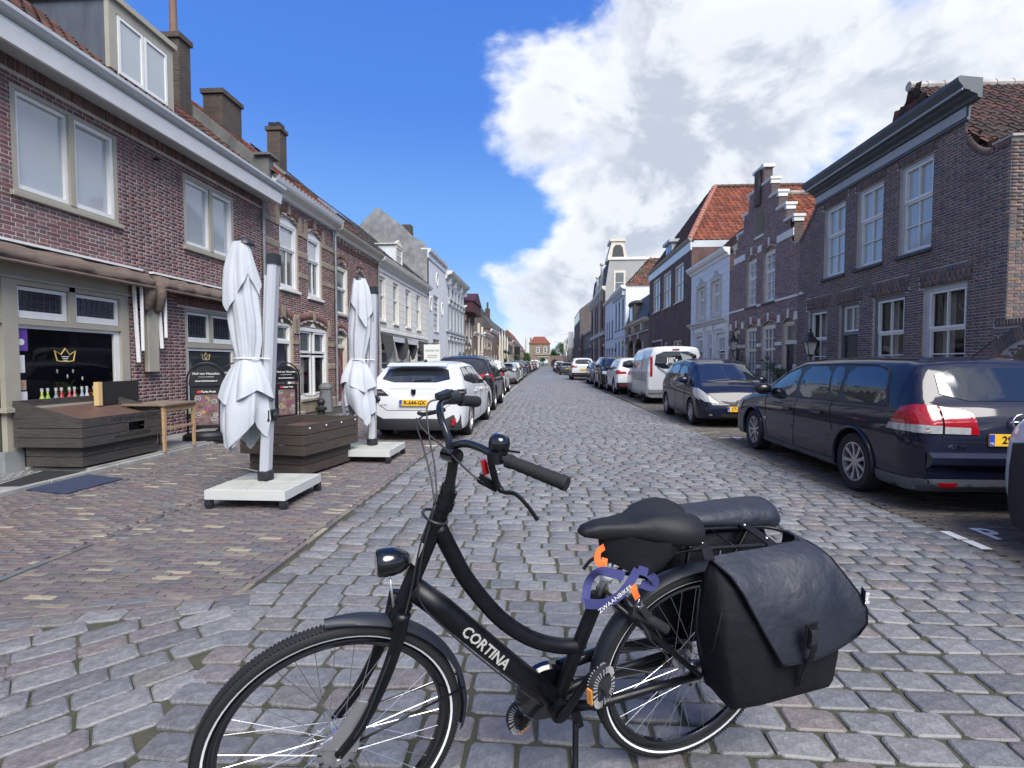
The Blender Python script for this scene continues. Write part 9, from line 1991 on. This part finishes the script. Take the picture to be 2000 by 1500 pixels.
# ribbon key cord and orange strap at the saddle
t = thing('key_cord', 'blue lettered ribbon key cord hanging below the bicycle saddle', 'key cord', mw=BM4)
def ribbon(P, w_, n=6, up=(0, .25, 1)):
 P = [Vector(p) for p in P]; Q = [P[0] * 2 - P[1]] + P + [P[-1] * 2 - P[-2]]; pts = []
 for i in range(1, len(Q) - 2):
  for k in range(n): u = k / n; a, b_, c, d = Q[i - 1:i + 3]; pts.append(.5 * ((2 * b_) + (c - a) * u + (2 * a - 5 * b_ + 4 * c - d) * u * u + (3 * b_ - a - 3 * c + d) * u ** 3))
 pts.append(P[-1]); mb = MB(); vs = []
 for i, p in enumerate(pts):
  d = (pts[min(i + 1, len(pts) - 1)] - pts[max(i - 1, 0)]).normalized(); s_ = d.cross(Vector((0, 1, .1))).normalized(); vs += [p + s_ * w_, p + s_ * w_ + Vector((0, .002, 0)), p - s_ * w_ + Vector((0, .002, 0)), p - s_ * w_]
 mb.add(vs, [(i * 4 + a, i * 4 + (a + 1) % 4, i * 4 + 4 + (a + 1) % 4, i * 4 + 4 + a) for i in range(len(pts) - 1) for a in range(4)] + [(0, 1, 2, 3), tuple(len(vs) - 4 + k for k in range(4))]); return mb
ribbon([(.47, .05, .735), (.42, .075, .742), (.375, .085, .765), (.34, .085, .80), (.305, .08, .85)], .0165).build('ribbon', M_ribbon, t, smooth=False)
ribbon([(.47, .05, .735), (.452, .03, .80), (.43, .055, .845), (.385, .07, .84), (.35, .075, .83)], .015).build('ribbon', M_ribbon, t); ribbon([(.305, .08, .85), (.27, .085, .835), (.235, .08, .80), (.24, .075, .775), (.28, .07, .79)], .014).build('ribbon', M_ribbon, t)
text_mesh(t, 'ZWAANBIKES', 'lettering', M_wprint, frame_mat((.385, .0905, .762), (-.64, .0, .42), (.42, .0, .64)), .0225, depth=.0004, sx=.95)
b = MB(); b.tube([Vector((.29, .085, .728)) + Vector((.010 * math.cos(a), .003 * math.sin(2 * a), .012 * math.sin(a))) for a in np.linspace(0, 2 * PI, 14, endpoint=False)], .0018, 5, closed=True); b.tube([(.293, .085, .745), (.29, .085, .738)], .003, 5); b.build('clip', M_chrome, t, smooth=True); b = MB(); b.obox((.262, .08, .69), (-.6, 0, -.8), (0, 1, 0), (.8, 0, -.6), .032, .006, .013); b.build('key_fob', M_plastic, t, bevel=.004)
t = thing('orange_strap', 'bright orange webbing strap looped under the bicycle saddle', 'strap', mw=BM4); ribbon([(.40, .02, .91), (.425, .03, .90), (.43, .035, .875), (.41, .04, .855), (.40, .03, .875)], .011).build('webbing', M_orange, t); ribbon([(.325, .088, .80), (.315, .092, .775), (.302, .09, .752)], .011).build('webbing', M_orange, t)
ribbon([(.435, .03, .88), (.455, .03, .87), (.475, .03, .845)], .006).build('webbing_end', M_bag2, t)
# parked bicycles by the white shop
for i, (x, y, rz, lb) in enumerate(((-6.35, 21.9, R(82), 'nearer parked black bicycle in front of the white shop house'), (-5.95, 23.2, R(100), 'farther parked black bicycle in front of the white shop house'))):
 mw = Matrix.Translation((x, y, 0)) @ Matrix.Rotation(rz, 4, 'Z') @ Matrix.Rotation(R(-6), 4, 'X')
 if i == 0: pb = make_bike(lb, bags=False, mw=mw, group='bicycles parked at the white shop')
 else:
  q = pb.copy(); col.objects.link(q); q.matrix_world = mw; q['label'] = lb
  for ch in list(pb.children):
   c1 = ch.copy(); col.objects.link(c1); c1.parent = q
   for g_ in ch.children: c2 = g_.copy(); col.objects.link(c2); c2.parent = c1
bpy.context.view_layer.update()
